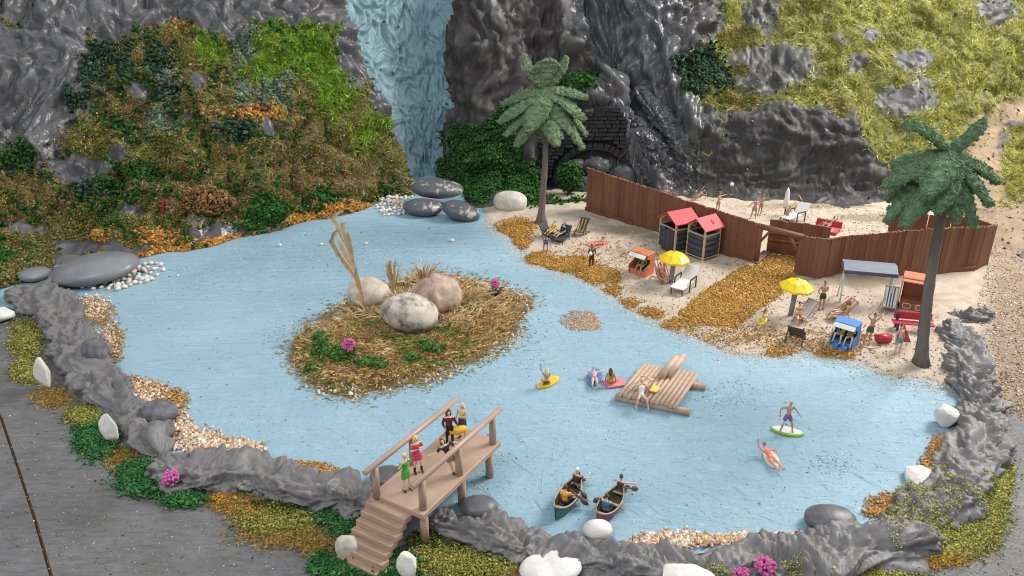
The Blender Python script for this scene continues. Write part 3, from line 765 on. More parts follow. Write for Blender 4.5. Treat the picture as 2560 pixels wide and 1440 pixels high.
def sample_px(n, poly=None, ell=None, edge=0.25):
    """random photo points in a polygon or a ragged ellipse"""
    if poly is not None:
        a = np.array(poly); lo, hi = a.min(0), a.max(0)
        q = rng.uniform(lo, hi, (n * 4, 2))
        q = q[in_poly(q[:, 0], q[:, 1], poly)][:n]
    else:
        cx, cy, rx, ry = ell
        th = rng.uniform(0, 2 * math.pi, n); r = np.sqrt(rng.uniform(0, 1, n)) * (1 + edge * rng.normal(size=n))
        q = np.stack([cx + rx * r * np.cos(th), cy + ry * r * np.sin(th)], 1)
    return q
def px_plane(q, z):
    dx, dy, dz = ray(q[:, 0], q[:, 1])
    t = (z - HC) / dz
    return np.stack([dx * t, dy * t, np.full(len(q), z) if np.isscalar(z) else z], 1)
def on_sand(q):
    P = px_plane(q, 0.38)
    P[:, 2] = beach_z(P[:, 0], P[:, 1])
    return P
TURF = [(0.46, 0.235, 0.035), (0.54, 0.29, 0.05), (0.36, 0.17, 0.02), (0.62, 0.38, 0.10), (0.28, 0.13, 0.02)]
qs = [sample_px(13000, poly=[(1905, 640), (1990, 640), (1988, 690), (1955, 735), (1905, 770), (1845, 812), (1770, 806), (1698, 782), (1740, 745), (1800, 705), (1858, 668)]),
      sample_px(2600, ell=(1290, 566, 44, 21)), sample_px(900, ell=(1300, 598, 26, 14)), sample_px(1500, ell=(1345, 640, 32, 13)), sample_px(2400, ell=(1420, 655, 60, 17)), sample_px(1900, ell=(1490, 682, 46, 17)),
      sample_px(500, ell=(1530, 718, 22, 14)), sample_px(500, ell=(1560, 750, 40, 14)), sample_px(600, ell=(1620, 775, 40, 12)), sample_px(500, ell=(1700, 800, 50, 10)), sample_px(300, ell=(1540, 690, 10, 20)),
      sample_px(400, ell=(1955, 868, 34, 9)), sample_px(400, ell=(2050, 874, 40, 9)), sample_px(200, ell=(2120, 876, 20, 8)), sample_px(700, ell=(1800, 830, 140, 28)), sample_px(500, ell=(1500, 640, 120, 50)), sample_px(700, ell=(2050, 850, 160, 30))]
q = np.concatenate(qs)
P = on_sand(q); P[:, 2] += rng.uniform(-0.01, 0.09, len(P))
P = np.concatenate([P, P + rng.normal(size=P.shape) * [0.12, 0.12, 0.01]]); crumbs('orange_turf_grit', P, rng.uniform(0.024, 0.056, len(P)), pick(TURF, len(P)), M_grain)
q = np.concatenate([sample_px(2900, poly=[(1330, 560), (1500, 540), (1640, 600), (1900, 680), (2000, 700), (2350, 760), (2370, 940), (2200, 930), (1840, 880), (1600, 775), (1400, 668)]),
                    sample_px(900, poly=[(1700, 480), (2240, 520), (2280, 590), (2060, 590), (1900, 550)]), sample_px(2600, poly=[(2480, 600), (2580, 600), (2580, 1050), (2490, 1000), (2440, 780)])])
P = on_sand(q); P[:, 2] += 0.012
crumbs('beach_grit', P, rng.uniform(0.02, 0.06, len(P)), pick([(0.30, 0.21, 0.13), (0.18, 0.14, 0.10), (0.40, 0.27, 0.15), (0.66, 0.60, 0.54), (0.42, 0.24, 0.08), (0.72, 0.68, 0.62)], len(P)), M_grain)
# pale sand grains washed out over the painted water
s = np.array(shore)[:28]; qq = []
for (x1, y1), (x2, y2) in zip(s[1:22], s[2:23]):
    m_ = max(20, int(150 * math.hypot(x2 - x1, y2 - y1)))
    u = rng.uniform(0, 1, m_); off = -np.abs(rng.normal(size=m_)) * 0.75 + 0.3
    nx, ny = -(y2 - y1), x2 - x1; L = math.hypot(nx, ny) + 1e-9
    qq.append(np.stack([x1 + u * (x2 - x1) + nx / L * off, y1 + u * (y2 - y1) + ny / L * off, np.zeros(m_)], 1))
P = np.concatenate(qq)
zz = beach_z(P[:, 0], P[:, 1]); P[:, 2] = np.maximum(zz, 0.0) + 0.01
crumbs('washed_sand', P, rng.uniform(0.02, 0.045, len(P)), pick([(0.66, 0.58, 0.49), (0.74, 0.68, 0.60), (0.58, 0.48, 0.38)], len(P), 0.1), M_grain)
q = np.concatenate([sample_px(500, ell=(1450, 800, 48, 24), edge=0.1), sample_px(500, ell=(1470, 812, 30, 14))])
crumbs('sand_spill', px_plane(q, 0.01), rng.uniform(0.05, 0.11, len(q)), pick([(0.42, 0.27, 0.17), (0.48, 0.33, 0.22)], len(q), 0.12), M_grain, flat=0.25)

# ---------------------------------------------------------------- the island
isl_px = [(722, 880), (752, 832), (835, 780), (900, 740), (1010, 700), (1130, 688), (1225, 708), (1290, 735), (1330, 750), (1308, 790), (1290, 840), (1225, 885), (1130, 930), (1010, 966), (880, 990), (800, 975), (750, 930)]
isl = [(p.x, p.y) for p in (at(*q_) for q_ in isl_px)]
def island_z(x, y):
    x = np.atleast_1d(np.asarray(x, float)); y = np.atleast_1d(np.asarray(y, float))
    P = np.stack([x, y, x * 0], 1)
    d = sdist(x, y, isl) + 0.35 * fbm(P * 0.6, 3)
    return np.where(d > 0, 0.95 * (1 - np.exp(-d / 2.4)) + 0.03, d * 0.3) + np.clip(d, 0, 1) * 0.10 * fbm(P * 0.9, 2)
ia = np.array(isl)
ix, iy = np.meshgrid(np.arange(ia[:, 0].min() - 1, ia[:, 0].max() + 1, 0.14), np.arange(ia[:, 1].min() - 1, ia[:, 1].max() + 1, 0.14), indexing='ij')
iz = island_z(ix.ravel(), iy.ravel())
IP = np.stack([ix.ravel(), iy.ravel(), iz], 1)
ipx, ipy = project(IP)
pale = np.clip(1 - np.hypot((ipx - 1180) / 100, (ipy - 712) / 28), 0, 1) + np.clip(1 - np.hypot((ipx - 830) / 90, (ipy - 800) / 40), 0, 1)
ic = np.array([0.19, 0.13, 0.06]) * (1 + 0.3 * fbm(IP * 0.7, 3))[:, None]
ic = ic * (1 - np.clip(pale * 2, 0, 1)[:, None]) + np.array([0.58, 0.50, 0.41]) * np.clip(pale * 2, 0, 1)[:, None]
Fi = grid_faces(*ix.shape); Fi = Fi[(IP[:, 2] > -0.15)[Fi].any(1)]
tag(link('island_ground', np_mesh('island_ground', IP, Fi, np.clip(ic, 0.01, 1), True), m=M_sand), kind='structure')
def on_isl(q, lift=0.0):
    P = px_plane(q, 0.7); P[:, 2] = island_z(P[:, 0], P[:, 1]); P2 = px_plane(q, P[:, 2].clip(0, 2)); P2[:, 2] = island_z(P2[:, 0], P2[:, 1])
    P2 = P2[P2[:, 2] > 0.0]; P2[:, 2] += lift
    return P2
q = np.concatenate([sample_px(4500, ell=(1010, 780, 150, 70)), sample_px(1500, ell=(840, 830, 80, 50)), sample_px(1200, ell=(1120, 720, 90, 30)), sample_px(11000, poly=[(740, 880), (780, 840), (900, 790), (960, 820), (1090, 820), (1150, 760), (1250, 725), (1310, 755), (1280, 830), (1200, 885), (1080, 935), (960, 965), (850, 980), (780, 955)]), sample_px(1500, ell=(1150, 730, 70, 20))])
P = on_isl(q)
tx, ty = project(P)
dryc = pick([(0.55, 0.36, 0.14), (0.44, 0.27, 0.10), (0.64, 0.48, 0.25), (0.30, 0.18, 0.07)], len(P))
grn = (fbm(P * 0.45, 2) > 0.28)
dryc[grn] = pick([(0.28, 0.27, 0.08), (0.36, 0.32, 0.10), (0.22, 0.22, 0.06)], grn.sum())
fibres('island_dry_moss', P, np.tile([0, 0, 1.0], (len(P), 1)), np.full(len(P), 0.48), 0.055, dryc, M_fibre, 0.8, 0.9)
q = np.concatenate([sample_px(300, ell=e, edge=0.4) for e in [(810, 880, 20, 22), (855, 900, 26, 12), (915, 915, 30, 14), (945, 925, 20, 10), (1075, 872, 22, 12), (1095, 885, 14, 8), (1030, 905, 16, 8), (800, 850, 14, 10), (860, 880, 22, 10), (780, 930, 12, 8)]])
P = on_isl(q); P[:, 2] += rng.uniform(0, 0.28, len(P))
crumbs('island_green_clumps', P, rng.uniform(0.04, 0.10, len(P)), pick([(0.055, 0.15, 0.035), (0.08, 0.20, 0.045), (0.03, 0.09, 0.02), (0.12, 0.16, 0.05)], len(P)), M_foam)
q = np.concatenate([sample_px(n_, ell=e) for n_, e in [(260, (1060, 705, 60, 14)), (220, (985, 748, 40, 14)), (260, (1175, 748, 60, 18)), (200, (1120, 800, 60, 20)), (160, (930, 785, 50, 16)), (160, (1220, 770, 60, 18))]])
P = on_isl(q, 0.05)
fibres('island_straw', P, np.tile([0, 0, 1.0], (len(P), 1)), np.full(len(P), 1.15), 0.05, pick([(0.62, 0.46, 0.25), (0.54, 0.37, 0.17), (0.70, 0.55, 0.33)], len(P), 0.12), M_fibre, 0.72, 0.5)
# gravel round the rim
u = resample(isl_px + [isl_px[0]], 2600) + rng.normal(size=(2600, 2)) * np.array([15, 9])
q2 = u[rng.integers(0, 2600, 2600)] + rng.normal(size=(2600, 2)) * np.array([10, 7]); P2_ = px_plane(q2, 0.0); P2_[:, 2] = np.maximum(island_z(P2_[:, 0], P2_[:, 1]), 0)
fibres('island_rim_moss', P2_, np.tile([0, 0, 1.0], (len(P2_), 1)), np.full(len(P2_), 0.4), 0.045, pick([(0.40, 0.26, 0.10), (0.30, 0.26, 0.08), (0.50, 0.37, 0.18), (0.2, 0.2, 0.06)], len(P2_)), M_fibre, 0.85, 0.8)
q = u[fbm(np.stack([u[:, 0] * 0.012, u[:, 1] * 0.012, u[:, 0] * 0], 1), 2) > 0.1]
P = px_plane(q, 0.0); P[:, 2] = np.maximum(island_z(P[:, 0], P[:, 1]), 0) + 0.02
crumbs('island_rim_gravel', P, rng.uniform(0.03, 0.09, len(P)), pick([(0.62, 0.52, 0.42), (0.70, 0.64, 0.56), (0.46, 0.28, 0.14), (0.30, 0.22, 0.13), (0.22, 0.20, 0.17)], len(P)), M_grain)

# ---------------------------------------------------------------- gravel and turf along the near rim of the pond
GR = [(0.72, 0.58, 0.45), (0.78, 0.70, 0.62), (0.60, 0.38, 0.20), (0.50, 0.27, 0.10), (0.66, 0.50, 0.38)]
OR = [(0.55, 0.27, 0.05), (0.62, 0.34, 0.09), (0.44, 0.20, 0.03)]
def gravel(name, specs, cols, s0, s1, z=0.02, lift=0.12, m=M_grain):
    q = np.concatenate([sample_px(n, ell=e) for n, e in specs])
    P = px_plane(q, z); P[:, 2] += rng.uniform(0, lift, len(q))
    return crumbs(name, P, rng.uniform(s0, s1, len(P)), pick(cols, len(P), 0.12), m, 0.2)
q = np.concatenate([sample_px(3200, poly=[(-60, 650), (60, 640), (135, 640), (130, 672), (0, 712), (-60, 740)]), sample_px(900, poly=[(-60, 700), (0, 690), (135, 668), (330, 650), (345, 662), (130, 690), (40, 712), (-60, 740)])])
P = px_plane(q, 0.05); P[:, 2] += rng.uniform(0, 0.3, len(q))
crumbs('shore_moss', P, rng.uniform(0.06, 0.14, len(q)), pick([(0.16, 0.16, 0.04), (0.06, 0.12, 0.03), (0.28, 0.16, 0.05), (0.10, 0.09, 0.05)], len(q)), M_foam)
gravel('rim_gravel', [(380, (225, 770, 48, 28)), (200, (275, 850, 22, 40)), (450, (365, 985, 56, 30)), (500, (430, 1050, 40, 30)), (900, (500, 1110, 62, 32)), (700, (590, 1125, 60, 22)), (250, (470, 1075, 20, 10)), (1000, (1690, 1352, 90, 18)), (500, (1850, 1350, 80, 14)), (260, (1620, 1362, 40, 10)), (250, (1950, 1345, 50, 10))], GR, 0.05, 0.105)
gravel('rim_orange_grit', [(500, (760, 1168, 60, 12)), (300, (820, 1180, 30, 8)), (700, (2345, 1130, 24, 36)), (500, (2320, 1175, 22, 30)), (900, (2240, 1262, 62, 24)), (300, (2190, 1285, 30, 8)), (500, (290, 860, 22, 46)), (500, (250, 790, 40, 36)), (400, (370, 985, 50, 30)), (400, (440, 1000, 30, 26)), (500, (560, 1135, 60, 20)), (300, (330, 960, 30, 18))], OR + [(0.32, 0.2, 0.08)], 0.03, 0.065)
# turf on the board outside the clay bank: (n, ellipse)
def turf(name, specs, cols, kind, size=(0.05, 0.11), z=BOARD_Z + 0.02):
    q = np.concatenate([sample_px(int(n * 1.9), ell=e, edge=0.28) for n, e in specs]); size = (size[0] * 0.68, size[1] * 0.7)
    if kind == 'foam':
        P = px_plane(q, z); P[:, 2] += np.abs(rng.normal(size=len(q))) * 0.06
        return crumbs(name, P, rng.uniform(*size, len(P)), pick(cols, len(P)), M_foam)
    P = px_plane(q, z)
    return fibres(name, P, np.tile([0, 0, 1.0], (len(P), 1)), np.full(len(P), size[1] * 3), size[0], pick(cols, len(P)), M_fibre, 0.7, 0.7)
OL = [(0.26, 0.245, 0.05), (0.18, 0.18, 0.035), (0.36, 0.34, 0.10)]
turf('rim_olive_turf', [(1300, (65, 850, 42, 52)), (800, (68, 930, 42, 28)), (900, (215, 1040, 52, 24)), (1200, (690, 1300, 90, 34)), (900, (1120, 1385, 100, 40)), (1000, (1180, 1420, 120, 26)), (600, (1560, 1425, 90, 16)), (500, (2060, 1430, 60, 20))], OL, 'foam', (0.04, 0.085))
turf('rim_yellow_turf', [(1900, (2370, 1355, 105, 44)), (1700, (2470, 1270, 52, 76)), (1100, (2505, 1195, 28, 56)), (900, (2190, 1432, 120, 16))], [(0.36, 0.35, 0.09), (0.28, 0.29, 0.06), (0.44, 0.42, 0.15), (0.22, 0.22, 0.05)], 'foam', (0.035, 0.075))
turf('rim_brown_turf', [(900, (132, 993, 46, 24)), (900, (308, 1143, 46, 28)), (900, (580, 1255, 60, 22)), (1100, (700, 1330, 110, 40)), (700, (800, 1360, 60, 30)), (500, (2300, 1395, 110, 28)), (500, (1300, 1435, 60, 14)), (300, (1580, 1430, 60, 12)), (400, (2430, 1350, 60, 30))], [(0.34, 0.20, 0.06), (0.42, 0.25, 0.06), (0.26, 0.17, 0.05), (0.36, 0.26, 0.09)], 'fibre', (0.05, 0.10))
turf('rim_green_turf', [(1500, (240, 1100, 50, 44)), (1700, (370, 1195, 72, 44)), (700, (460, 1245, 56, 24)), (800, (840, 1290, 60, 24)), (500, (870, 1330, 40, 20)), (1500, (930, 1410, 100, 34)), (500, (830, 1415, 50, 28)), (300, (990, 1440, 60, 14))], [(0.035, 0.12, 0.038), (0.05, 0.165, 0.05), (0.025, 0.08, 0.028), (0.07, 0.20, 0.055)], 'foam', (0.05, 0.10))
turf('rim_dark_moss', [(700, (900, 1285, 60, 22)), (600, (1090, 1350, 60, 20)), (500, (700, 1265, 80, 12))], [(0.06, 0.08, 0.025), (0.09, 0.10, 0.03), (0.04, 0.05, 0.02)], 'foam', (0.04, 0.09))
turf('rim_orange_flock', [(350, (2330, 1400, 100, 22)), (250, (2200, 1430, 60, 10)), (300, (620, 1275, 70, 24)), (200, (560, 1245, 30, 12))], OR, 'foam', (0.03, 0.06))
q = np.concatenate([sample_px(1500, poly=[(0, 1000), (560, 1300), (800, 1440), (0, 1440)]), sample_px(900, poly=[(2480, 950), (2560, 900), (2560, 1440), (2380, 1440), (2500, 1250)])])
crumbs('board_dust', px_plane(q, BOARD_Z + 0.004), rng.uniform(0.012, 0.035, len(q)), pick([(0.45, 0.42, 0.38), (0.3, 0.28, 0.26), (0.26, 0.2, 0.12), (0.06, 0.06, 0.06), (0.12, 0.17, 0.07)], len(q)), M_grain, 0.5, flat=0.4)

# ---------------------------------------------------------------- strokes and crumbs left in the thick blue paint
def strokes(n, seed_dirs):
    q = np.stack([rng.uniform(60, 2480, n), rng.uniform(520, 1400, n)], 1)
    ok = in_poly(q[:, 0], q[:, 1], [(300, 720), (900, 545), (1230, 560), (1320, 660), (1800, 880), (2350, 960), (2330, 1150), (2200, 1270), (1900, 1330), (1500, 1320), (1250, 1260), (950, 1170), (700, 1130), (480, 1030), (330, 900)])
    P = px_plane(q[ok], 0.0)
    P = P[(sdist(P[:, 0], P[:, 1], isl) < -0.4)]
    n = len(P)
    a = rng.choice(seed_dirs, n) + rng.normal(size=n) * 0.3
    L = np.exp(rng.normal(size=n) * 0.7 - 1.25).clip(0.08, 2.4) * np.where(P[:, 0] > -2, 1.25, 0.85); L[:140] = rng.uniform(1.6, 4.5, 140)
    Wd = rng.uniform(0.018, 0.05, n); H = rng.uniform(0.012, 0.035, n)
    d = np.stack([np.cos(a), np.sin(a), a * 0], 1); s = np.stack([-np.sin(a), np.cos(a), a * 0], 1)
    z = np.array([0, 0, 1.0])
    L_, W_, H_ = L[:, None] / 2, Wd[:, None], H[:, None]
    V = np.stack([P - d * L_, P - d * L_ * 0.3 + s * W_, P + d * L_ * 0.5 + s * W_ * 0.8, P + d * L_, P + d * L_ * 0.4 - s * W_, P - d * L_ * 0.4 - s * W_, P - d * L_ * 0.3 + z * H_, P + d * L_ * 0.5 + z * H_ * 0.8], 1)
    V[..., 2] = np.maximum(V[..., 2], 0.001)
    f = np.array([(0, 6, 1), (1, 6, 7), (1, 7, 2), (2, 7, 3), (3, 7, 4), (4, 7, 6), (4, 6, 5), (5, 6, 0)])[:, ::-1]
    F = (np.arange(n) * 8)[:, None, None] + f[None]
    c = pick([(0.33, 0.53, 0.64), (0.28, 0.48, 0.59), (0.40, 0.59, 0.69), (0.24, 0.42, 0.52)], n, 0.08)
    tag(link('paint_strokes', np_mesh('paint_strokes', V.reshape(-1, 3), F.reshape(-1, 3), np.repeat(c, 8, 0)), m=M_water), kind='stuff')
strokes(9500, [0.6, 0.75, -0.7, -0.5, 1.5, 0.05, 2.6])
q = np.concatenate([sample_px(2600, poly=[(300, 720), (900, 545), (1230, 560), (1800, 880), (2350, 960), (2200, 1270), (1500, 1320), (950, 1170), (480, 1030)]), sample_px(1300, ell=(800, 610, 300, 60)), sample_px(1300, ell=(1000, 640, 260, 60)), sample_px(700, ell=(520, 700, 200, 50)), sample_px(700, ell=(1320, 830, 50, 110)), sample_px(500, ell=(720, 850, 50, 60)), sample_px(300, ell=(1830, 990, 80, 40)), sample_px(300, ell=(2080, 1160, 70, 30))])
P = px_plane(q, 0.0); P = P[sdist(P[:, 0], P[:, 1], isl) < -0.1]
crumbs('pond_crumbs', P + [0, 0, 0.01], rng.uniform(0.010, 0.038, len(P)), pick([(0.16, 0.23, 0.24), (0.24, 0.35, 0.40), (0.70, 0.70, 0.66), (0.15, 0.19, 0.11), (0.48, 0.62, 0.70), (0.28, 0.2, 0.1), (0.6, 0.7, 0.75)], len(P)), M_grain, 0.5, flat=0.5)

# ---------------------------------------------------------------- the clay bank that holds the pond
def mat_clay():
    m = mat('grey_clay', (0.185, 0.173, 0.169), 0.5, 0.16, 0.6, 0.6, 3.0, 0.35)
    return m
M_clay = mat_clay()
def smooth_path(pts, n):
    p = np.array([tuple(at(*q)) for q in pts])
    for _ in range(3):
        a = p[:-1] * 0.75 + p[1:] * 0.25; b = p[:-1] * 0.25 + p[1:] * 0.75
        p = np.concatenate([p[:1], np.stack([a, b], 1).reshape(-1, 3), p[-1:]])
    return resample(p, n)
def bank(pts, half, height, seed, label, n=420, moss=None, path=None, name='clay_bank', m=None, upv=(0, 0, 1.0)):
    c = smooth_path(pts, n) if path is None else path
    UP = np.array(upv, float); UP /= np.linalg.norm(UP)
    t = np.gradient(c, axis=0); t /= np.linalg.norm(t, axis=1)[:, None]
    side = np.cross(t, UP); side /= np.linalg.norm(side, axis=1)[:, None]
    s = np.linspace(0, 1, n)
    hw = np.interp(s, np.linspace(0, 1, len(half)), half) * (1 + 0.22 * pnoise(c * 0.45 + seed))
    hh = np.interp(s, np.linspace(0, 1, len(height)), height) * (1 + 0.30 * pnoise(c * 0.5 + seed + 7))
    hw = hw * 1.02; hh = hh * 0.78
    e_ = np.minimum(s, 1 - s) * (np.linalg.norm(np.diff(c, axis=0), axis=1).sum())
    taper = np.clip(e_ / 1.3, 0.0, 1); taper = np.sqrt(1 - (1 - taper) ** 2).clip(0.03, 1)
    m_ = 48
    th = np.linspace(-0.25, math.pi + 0.25, m_)
    ct, st = np.cos(th), np.sin(th)
    ct = np.sign(ct) * np.abs(ct) ** 0.8; st = np.sign(st) * np.abs(st) ** 0.85
    V = c[:, None] + side[:, None] * (ct[None] * (hw * taper)[:, None])[..., None] + UP * (st[None] * (hh * taper)[:, None])[..., None]
    N = side[:, None] * ct[None, :, None] + UP * st[None, :, None]
    p = V.reshape(-1, 3)
    # folds of the squeezed clay: mostly along the bank
    L = np.concatenate([[0], np.cumsum(np.linalg.norm(np.diff(c, axis=0), axis=1))])
    loc = np.stack([np.broadcast_to(L[:, None], (n, m_)) * 0.6, np.broadcast_to(ct[None] * hw[:, None], (n, m_)) * 1.3, np.broadcast_to(st[None] * hh[:, None], (n, m_)) * 1.3], -1).reshape(-1, 3) + seed
    w = warp(loc, 0.8, 0.5)
    d = 0.27 * billow(w * 0.55, 2, 0.5) + 0.17 * billow(warp(w, 0.6, 1.0) * 1.55, 2, 0.55) + 0.045 * billow(warp(w, 0.3, 2.0) * 3.2, 2) - 0.02
    d = d + 0.16 * fbm(loc * 0.45 + 30, 2)
    V = p + (N.reshape(-1, 3)) * (d * np.repeat(taper, m_))[:, None]
    me = np_mesh(name, V, grid_faces(n, m_), smooth=True)
    o = link(name, me, m=m or M_clay)
    tag(o, label, 'bank' if name == 'clay_bank' else 'rock')
    if moss:
        pos = V.reshape(n, m_, 3)
        out = []
        for (s0, s1, j0, j1, cnt) in moss:
            i = rng.integers(int(s0 * n), int(s1 * n), cnt); j = rng.integers(j0, j1, cnt)
            ok = fbm(pos[i, j] * 0.6 + 5, 2) > -0.1
            out.append(pos[i, j][ok] + rng.normal(size=(ok.sum(), 3)) * 0.05)
        P = np.concatenate(out)
        crumbs('bank_moss', P, rng.uniform(0.02, 0.045, len(P)), pick([(0.36, 0.36, 0.12), (0.45, 0.45, 0.20), (0.28, 0.28, 0.08)], len(P)), M_foam)
    return o
bank([(178, 820), (195, 880), (225, 935), (268, 985), (325, 1035), (378, 1085), (405, 1140)], [1.3, 1.35, 1.2, 1.05, 1.0, 0.95], [0.9, 0.95, 0.85, 0.8, 0.8], 3.3, 'grey clay bank with two upright white stones on its outer foot', 330)
bank([(60, 728), (110, 755), (150, 790), (190, 838)], [1.3, 1.5, 1.45, 1.2], [1.0, 1.1, 1.0, 0.9], 11.1, 'crumpled grey clay bank at the far left, below the flat grey pebble', 240)
bank([(398, 1150), (450, 1182), (560, 1190), (660, 1190), (750, 1222), (850, 1245), (925, 1262), (990, 1275)], [0.9, 1.0, 1.05, 1.0, 1.0, 0.9, 0.8], [0.75, 0.85, 0.95, 0.9, 0.95, 0.85, 0.6], 21.7, 'grey clay bank that runs from the lone pink flower to the footbridge', 400)
bank([(1076, 1298), (1150, 1324), (1260, 1354), (1400, 1380), (1540, 1408), (1660, 1424), (1760, 1424)], [0.8, 0.85, 0.9, 0.95, 1.0, 0.95], [0.75, 0.9, 0.85, 0.8, 0.8, 0.7], 33.9, 'grey clay bank between the footbridge and the pale gravel', 400)
bank([(1690, 1438), (1820, 1424), (1960, 1404), (2100, 1388), (2240, 1364), (2325, 1318)], [0.9, 0.95, 1.0, 1.15, 1.2, 1.1], [0.7, 0.7, 0.75, 0.9, 0.95, 0.9], 45.2, 'grey clay bank with moss at the foot of the round dark pebble', 380, [(0.1, 0.5, 4, 20, 3300), (0.75, 1.0, 8, 34, 2200)])
bank([(2250, 1330), (2335, 1276), (2414, 1200), (2446, 1112), (2450, 1040), (2440, 985)], [1.1, 1.25, 1.3, 1.2, 1.1, 1.05], [0.8, 0.9, 1.0, 1.0, 1.0], 57.7, 'thick grey clay bank beside the two white stones, mossy at its bend', 360, [(0.0, 0.45, 4, 40, 6500)])
bank([(2440, 1010), (2425, 950), (2405, 900), (2390, 855), (2392, 822)], [1.1, 1.15, 1.2, 1.2, 1.0], [1.1, 1.15, 1.1, 1.1, 1.0], 69.3, 'grey clay bank behind the big palm trunk', 260)
bank([(2350, 795), (2385, 808), (2430, 806), (2482, 800)], [0.5, 0.9, 1.0, 0.7], [0.7, 0.9, 1.1, 0.7], 75.1, 'horned lump of grey clay that ends the bank by the red bench', 160)

M_drape = mat('glossy_grey_rock', (0.060, 0.060, 0.066), 0.26, 0.3, 0.8, 0.5, 3.0, 0.5)
def drape(label, pts, half, height, seed):
    p = np.array([tuple(atY(*q_)) for q_ in pts])
    for _ in range(3):
        a, b = p[:-1] * 0.75 + p[1:] * 0.25, p[:-1] * 0.25 + p[1:] * 0.75
        p = np.concatenate([p[:1], np.stack([a, b], 1).reshape(-1, 3), p[-1:]])
    bank(None, half, height, seed, label, 260, None, resample(p, 260), 'rock_fold', M_drape, (0.15, -0.8, 0.55))
drape('glossy dark rock fold that runs from above the portal down to the long fence', [(1500, 225, 72.6), (1560, 285, 70.3), (1610, 345, 69.4), (1660, 410, 68.6), (1712, 482, 67.6)], [0.7, 0.9, 1.0, 1.0, 0.8], [0.7, 0.8, 0.9, 0.9, 0.7], 81.0)
drape('glossy grey rock fold under the bright ridge, right of the portal', [(1590, 215, 72.0), (1650, 290, 70.2), (1700, 360, 69.2), (1740, 440, 68.0), (1748, 492, 67.3)], [0.8, 1.1, 1.1, 1.0, 0.8], [0.6, 0.8, 0.9, 0.8, 0.6], 93.0)
drape('thin dark rock strand that hangs beside the right edge of the portal', [(1545, 330, 70.0), (1600, 400, 69.0), (1640, 450, 68.4), (1665, 497, 67.8)], [0.35, 0.4, 0.4, 0.35], [0.45, 0.5, 0.5, 0.4], 97.0)
# ---------------------------------------------------------------- stones
def stone_mesh(name, semi, seed, kind='pebble', sub=4, rough=0.06):
    bm = bmesh.new(); bmesh.ops.create_icosphere(bm, subdivisions=sub, radius=1.0)
    V = np.array([v.co[:] for v in bm.verts]); r = np.random.default_rng(seed)
    off = r.uniform(0, 50, 3)
    if kind == 'quartz':
        V = V * (1 + 0.10 * fbm(V * 0.9 + off, 2)[:, None])
        for _ in range(15):
            n = r.normal(size=3); n /= np.linalg.norm(n); k = r.uniform(0.62, 0.86)
            d = np.maximum(V @ n - k, 0); V = V - d[:, None] * n * 0.93
        V = V * (1 + 0.025 * fbm(V * 3 + off, 2)[:, None])
    elif kind == 'dip':
        V = V * (1 + 0.03 * fbm(V * 0.7 + off, 2)[:, None]); V[:, 2] -= 0.34 * np.exp(-((V[:, 0] + 0.12) / 0.26) ** 2) * (V[:, 2] > 0)
    elif kind == 'slab':
        V = np.sign(V) * np.abs(V) ** 0.85
        V = V * (1 + 0.05 * fbm(V * 0.9 + off, 2)[:, None])
    elif kind == 'wrinkled':
        V = V * (1 + 0.10 * fbm(V * 0.8 + off, 2)[:, None] - 0.12 * ridged(warp(V * np.array([1, 1, 0.4]) + off, 0.4, 1.2) * 2.0, 2)[:, None])
    elif kind == 'chipped':
        V = V * (1 + 0.07 * fbm(V * 0.8 + off, 2)[:, None] + 0.022 * fbm(V * 2.6 + off, 3)[:, None] - 0.05 * np.clip(pnoise(V * 2.2 + off + 9) - 0.35, 0, 1)[:, None])
    elif kind == 'pitted':
        V = V * (1 + 0.06 * fbm(V * 0.8 + off, 2)[:, None] - 0.13 * np.clip(pnoise(V * 3.1 + off) - 0.42, 0, 1)[:, None] + 0.015 * fbm(V * 5 + off, 2)[:, None])
    else:
        V = V * (1 + rough * fbm(V * 0.8 + off, 2)[:, None] + 0.012 * fbm(V * 3.5 + off, 3)[:, None])
    V = V * np.array(semi)
    for v, c in zip(bm.verts, V): v.co = c
    for f in bm.faces: f.smooth = True
    me = bpy.data.meshes.new(name); bm.to_mesh(me); bm.free()
    return me
def stone(label, x0, y0, x1, y1, m, kind='pebble', ratio=0.8, seed=1, tilt=0.0, yaw=0.0, sink=0.15, zb=0.0, name='stone', cat='stone', group=None, lift=None):
    cx, cy = (x0 + x1) / 2, (y0 + y1) / 2
    p = at(cx, y1, zb); dep = p.y * CP + (HC - zb) * SP
    a = (x1 - x0) / 2 * dep / FPX; hh = (y1 - y0) / 2 * dep / FPX
    ang = math.atan2(HC, p.y)
    b = a * ratio
    c2 = hh * hh - (b * math.sin(ang)) ** 2
    if c2 < (0.3 * hh) ** 2:
        b = hh * 0.85 / math.sin(ang); c2 = hh * hh - (b * math.sin(ang)) ** 2
    c = math.sqrt(c2) / math.cos(ang)
    zc = zb + c * (1 - sink) if lift is None else lift
    o = link(name, stone_mesh(name, (a, b, c), seed, kind), m=m)
    o.location = at(cx, cy, zc)
    o.rotation_euler = (0, tilt, yaw)
    return tag(o, label, cat, group)
def stone_mat(name, c1, c2, scale, rough, bump, lo=0.4, hi=0.6, spec=0.4, vscale=None):
    m, nt, b = _nodes(name)
    n = _noise(nt, scale, 8, 0.65, vscale=vscale); r = _ramp(nt, n.outputs['Fac'], [(lo, c1), (hi, c2)])
    nt.links.new(r.outputs[0], b.inputs['Base Color']); b.inputs['Roughness'].default_value = rough; b.inputs['Specular IOR Level'].default_value = spec
    n2 = _noise(nt, scale * 3.5, 6, 0.65); _bump(nt, b, n2.outputs['Fac'], bump, 0.06)
    return m
M_quartz = stone_mat('white_quartz', (0.58, 0.50, 0.42), (0.74, 0.70, 0.65), 1.4, 0.55, 0.7, 0.25, 0.5)
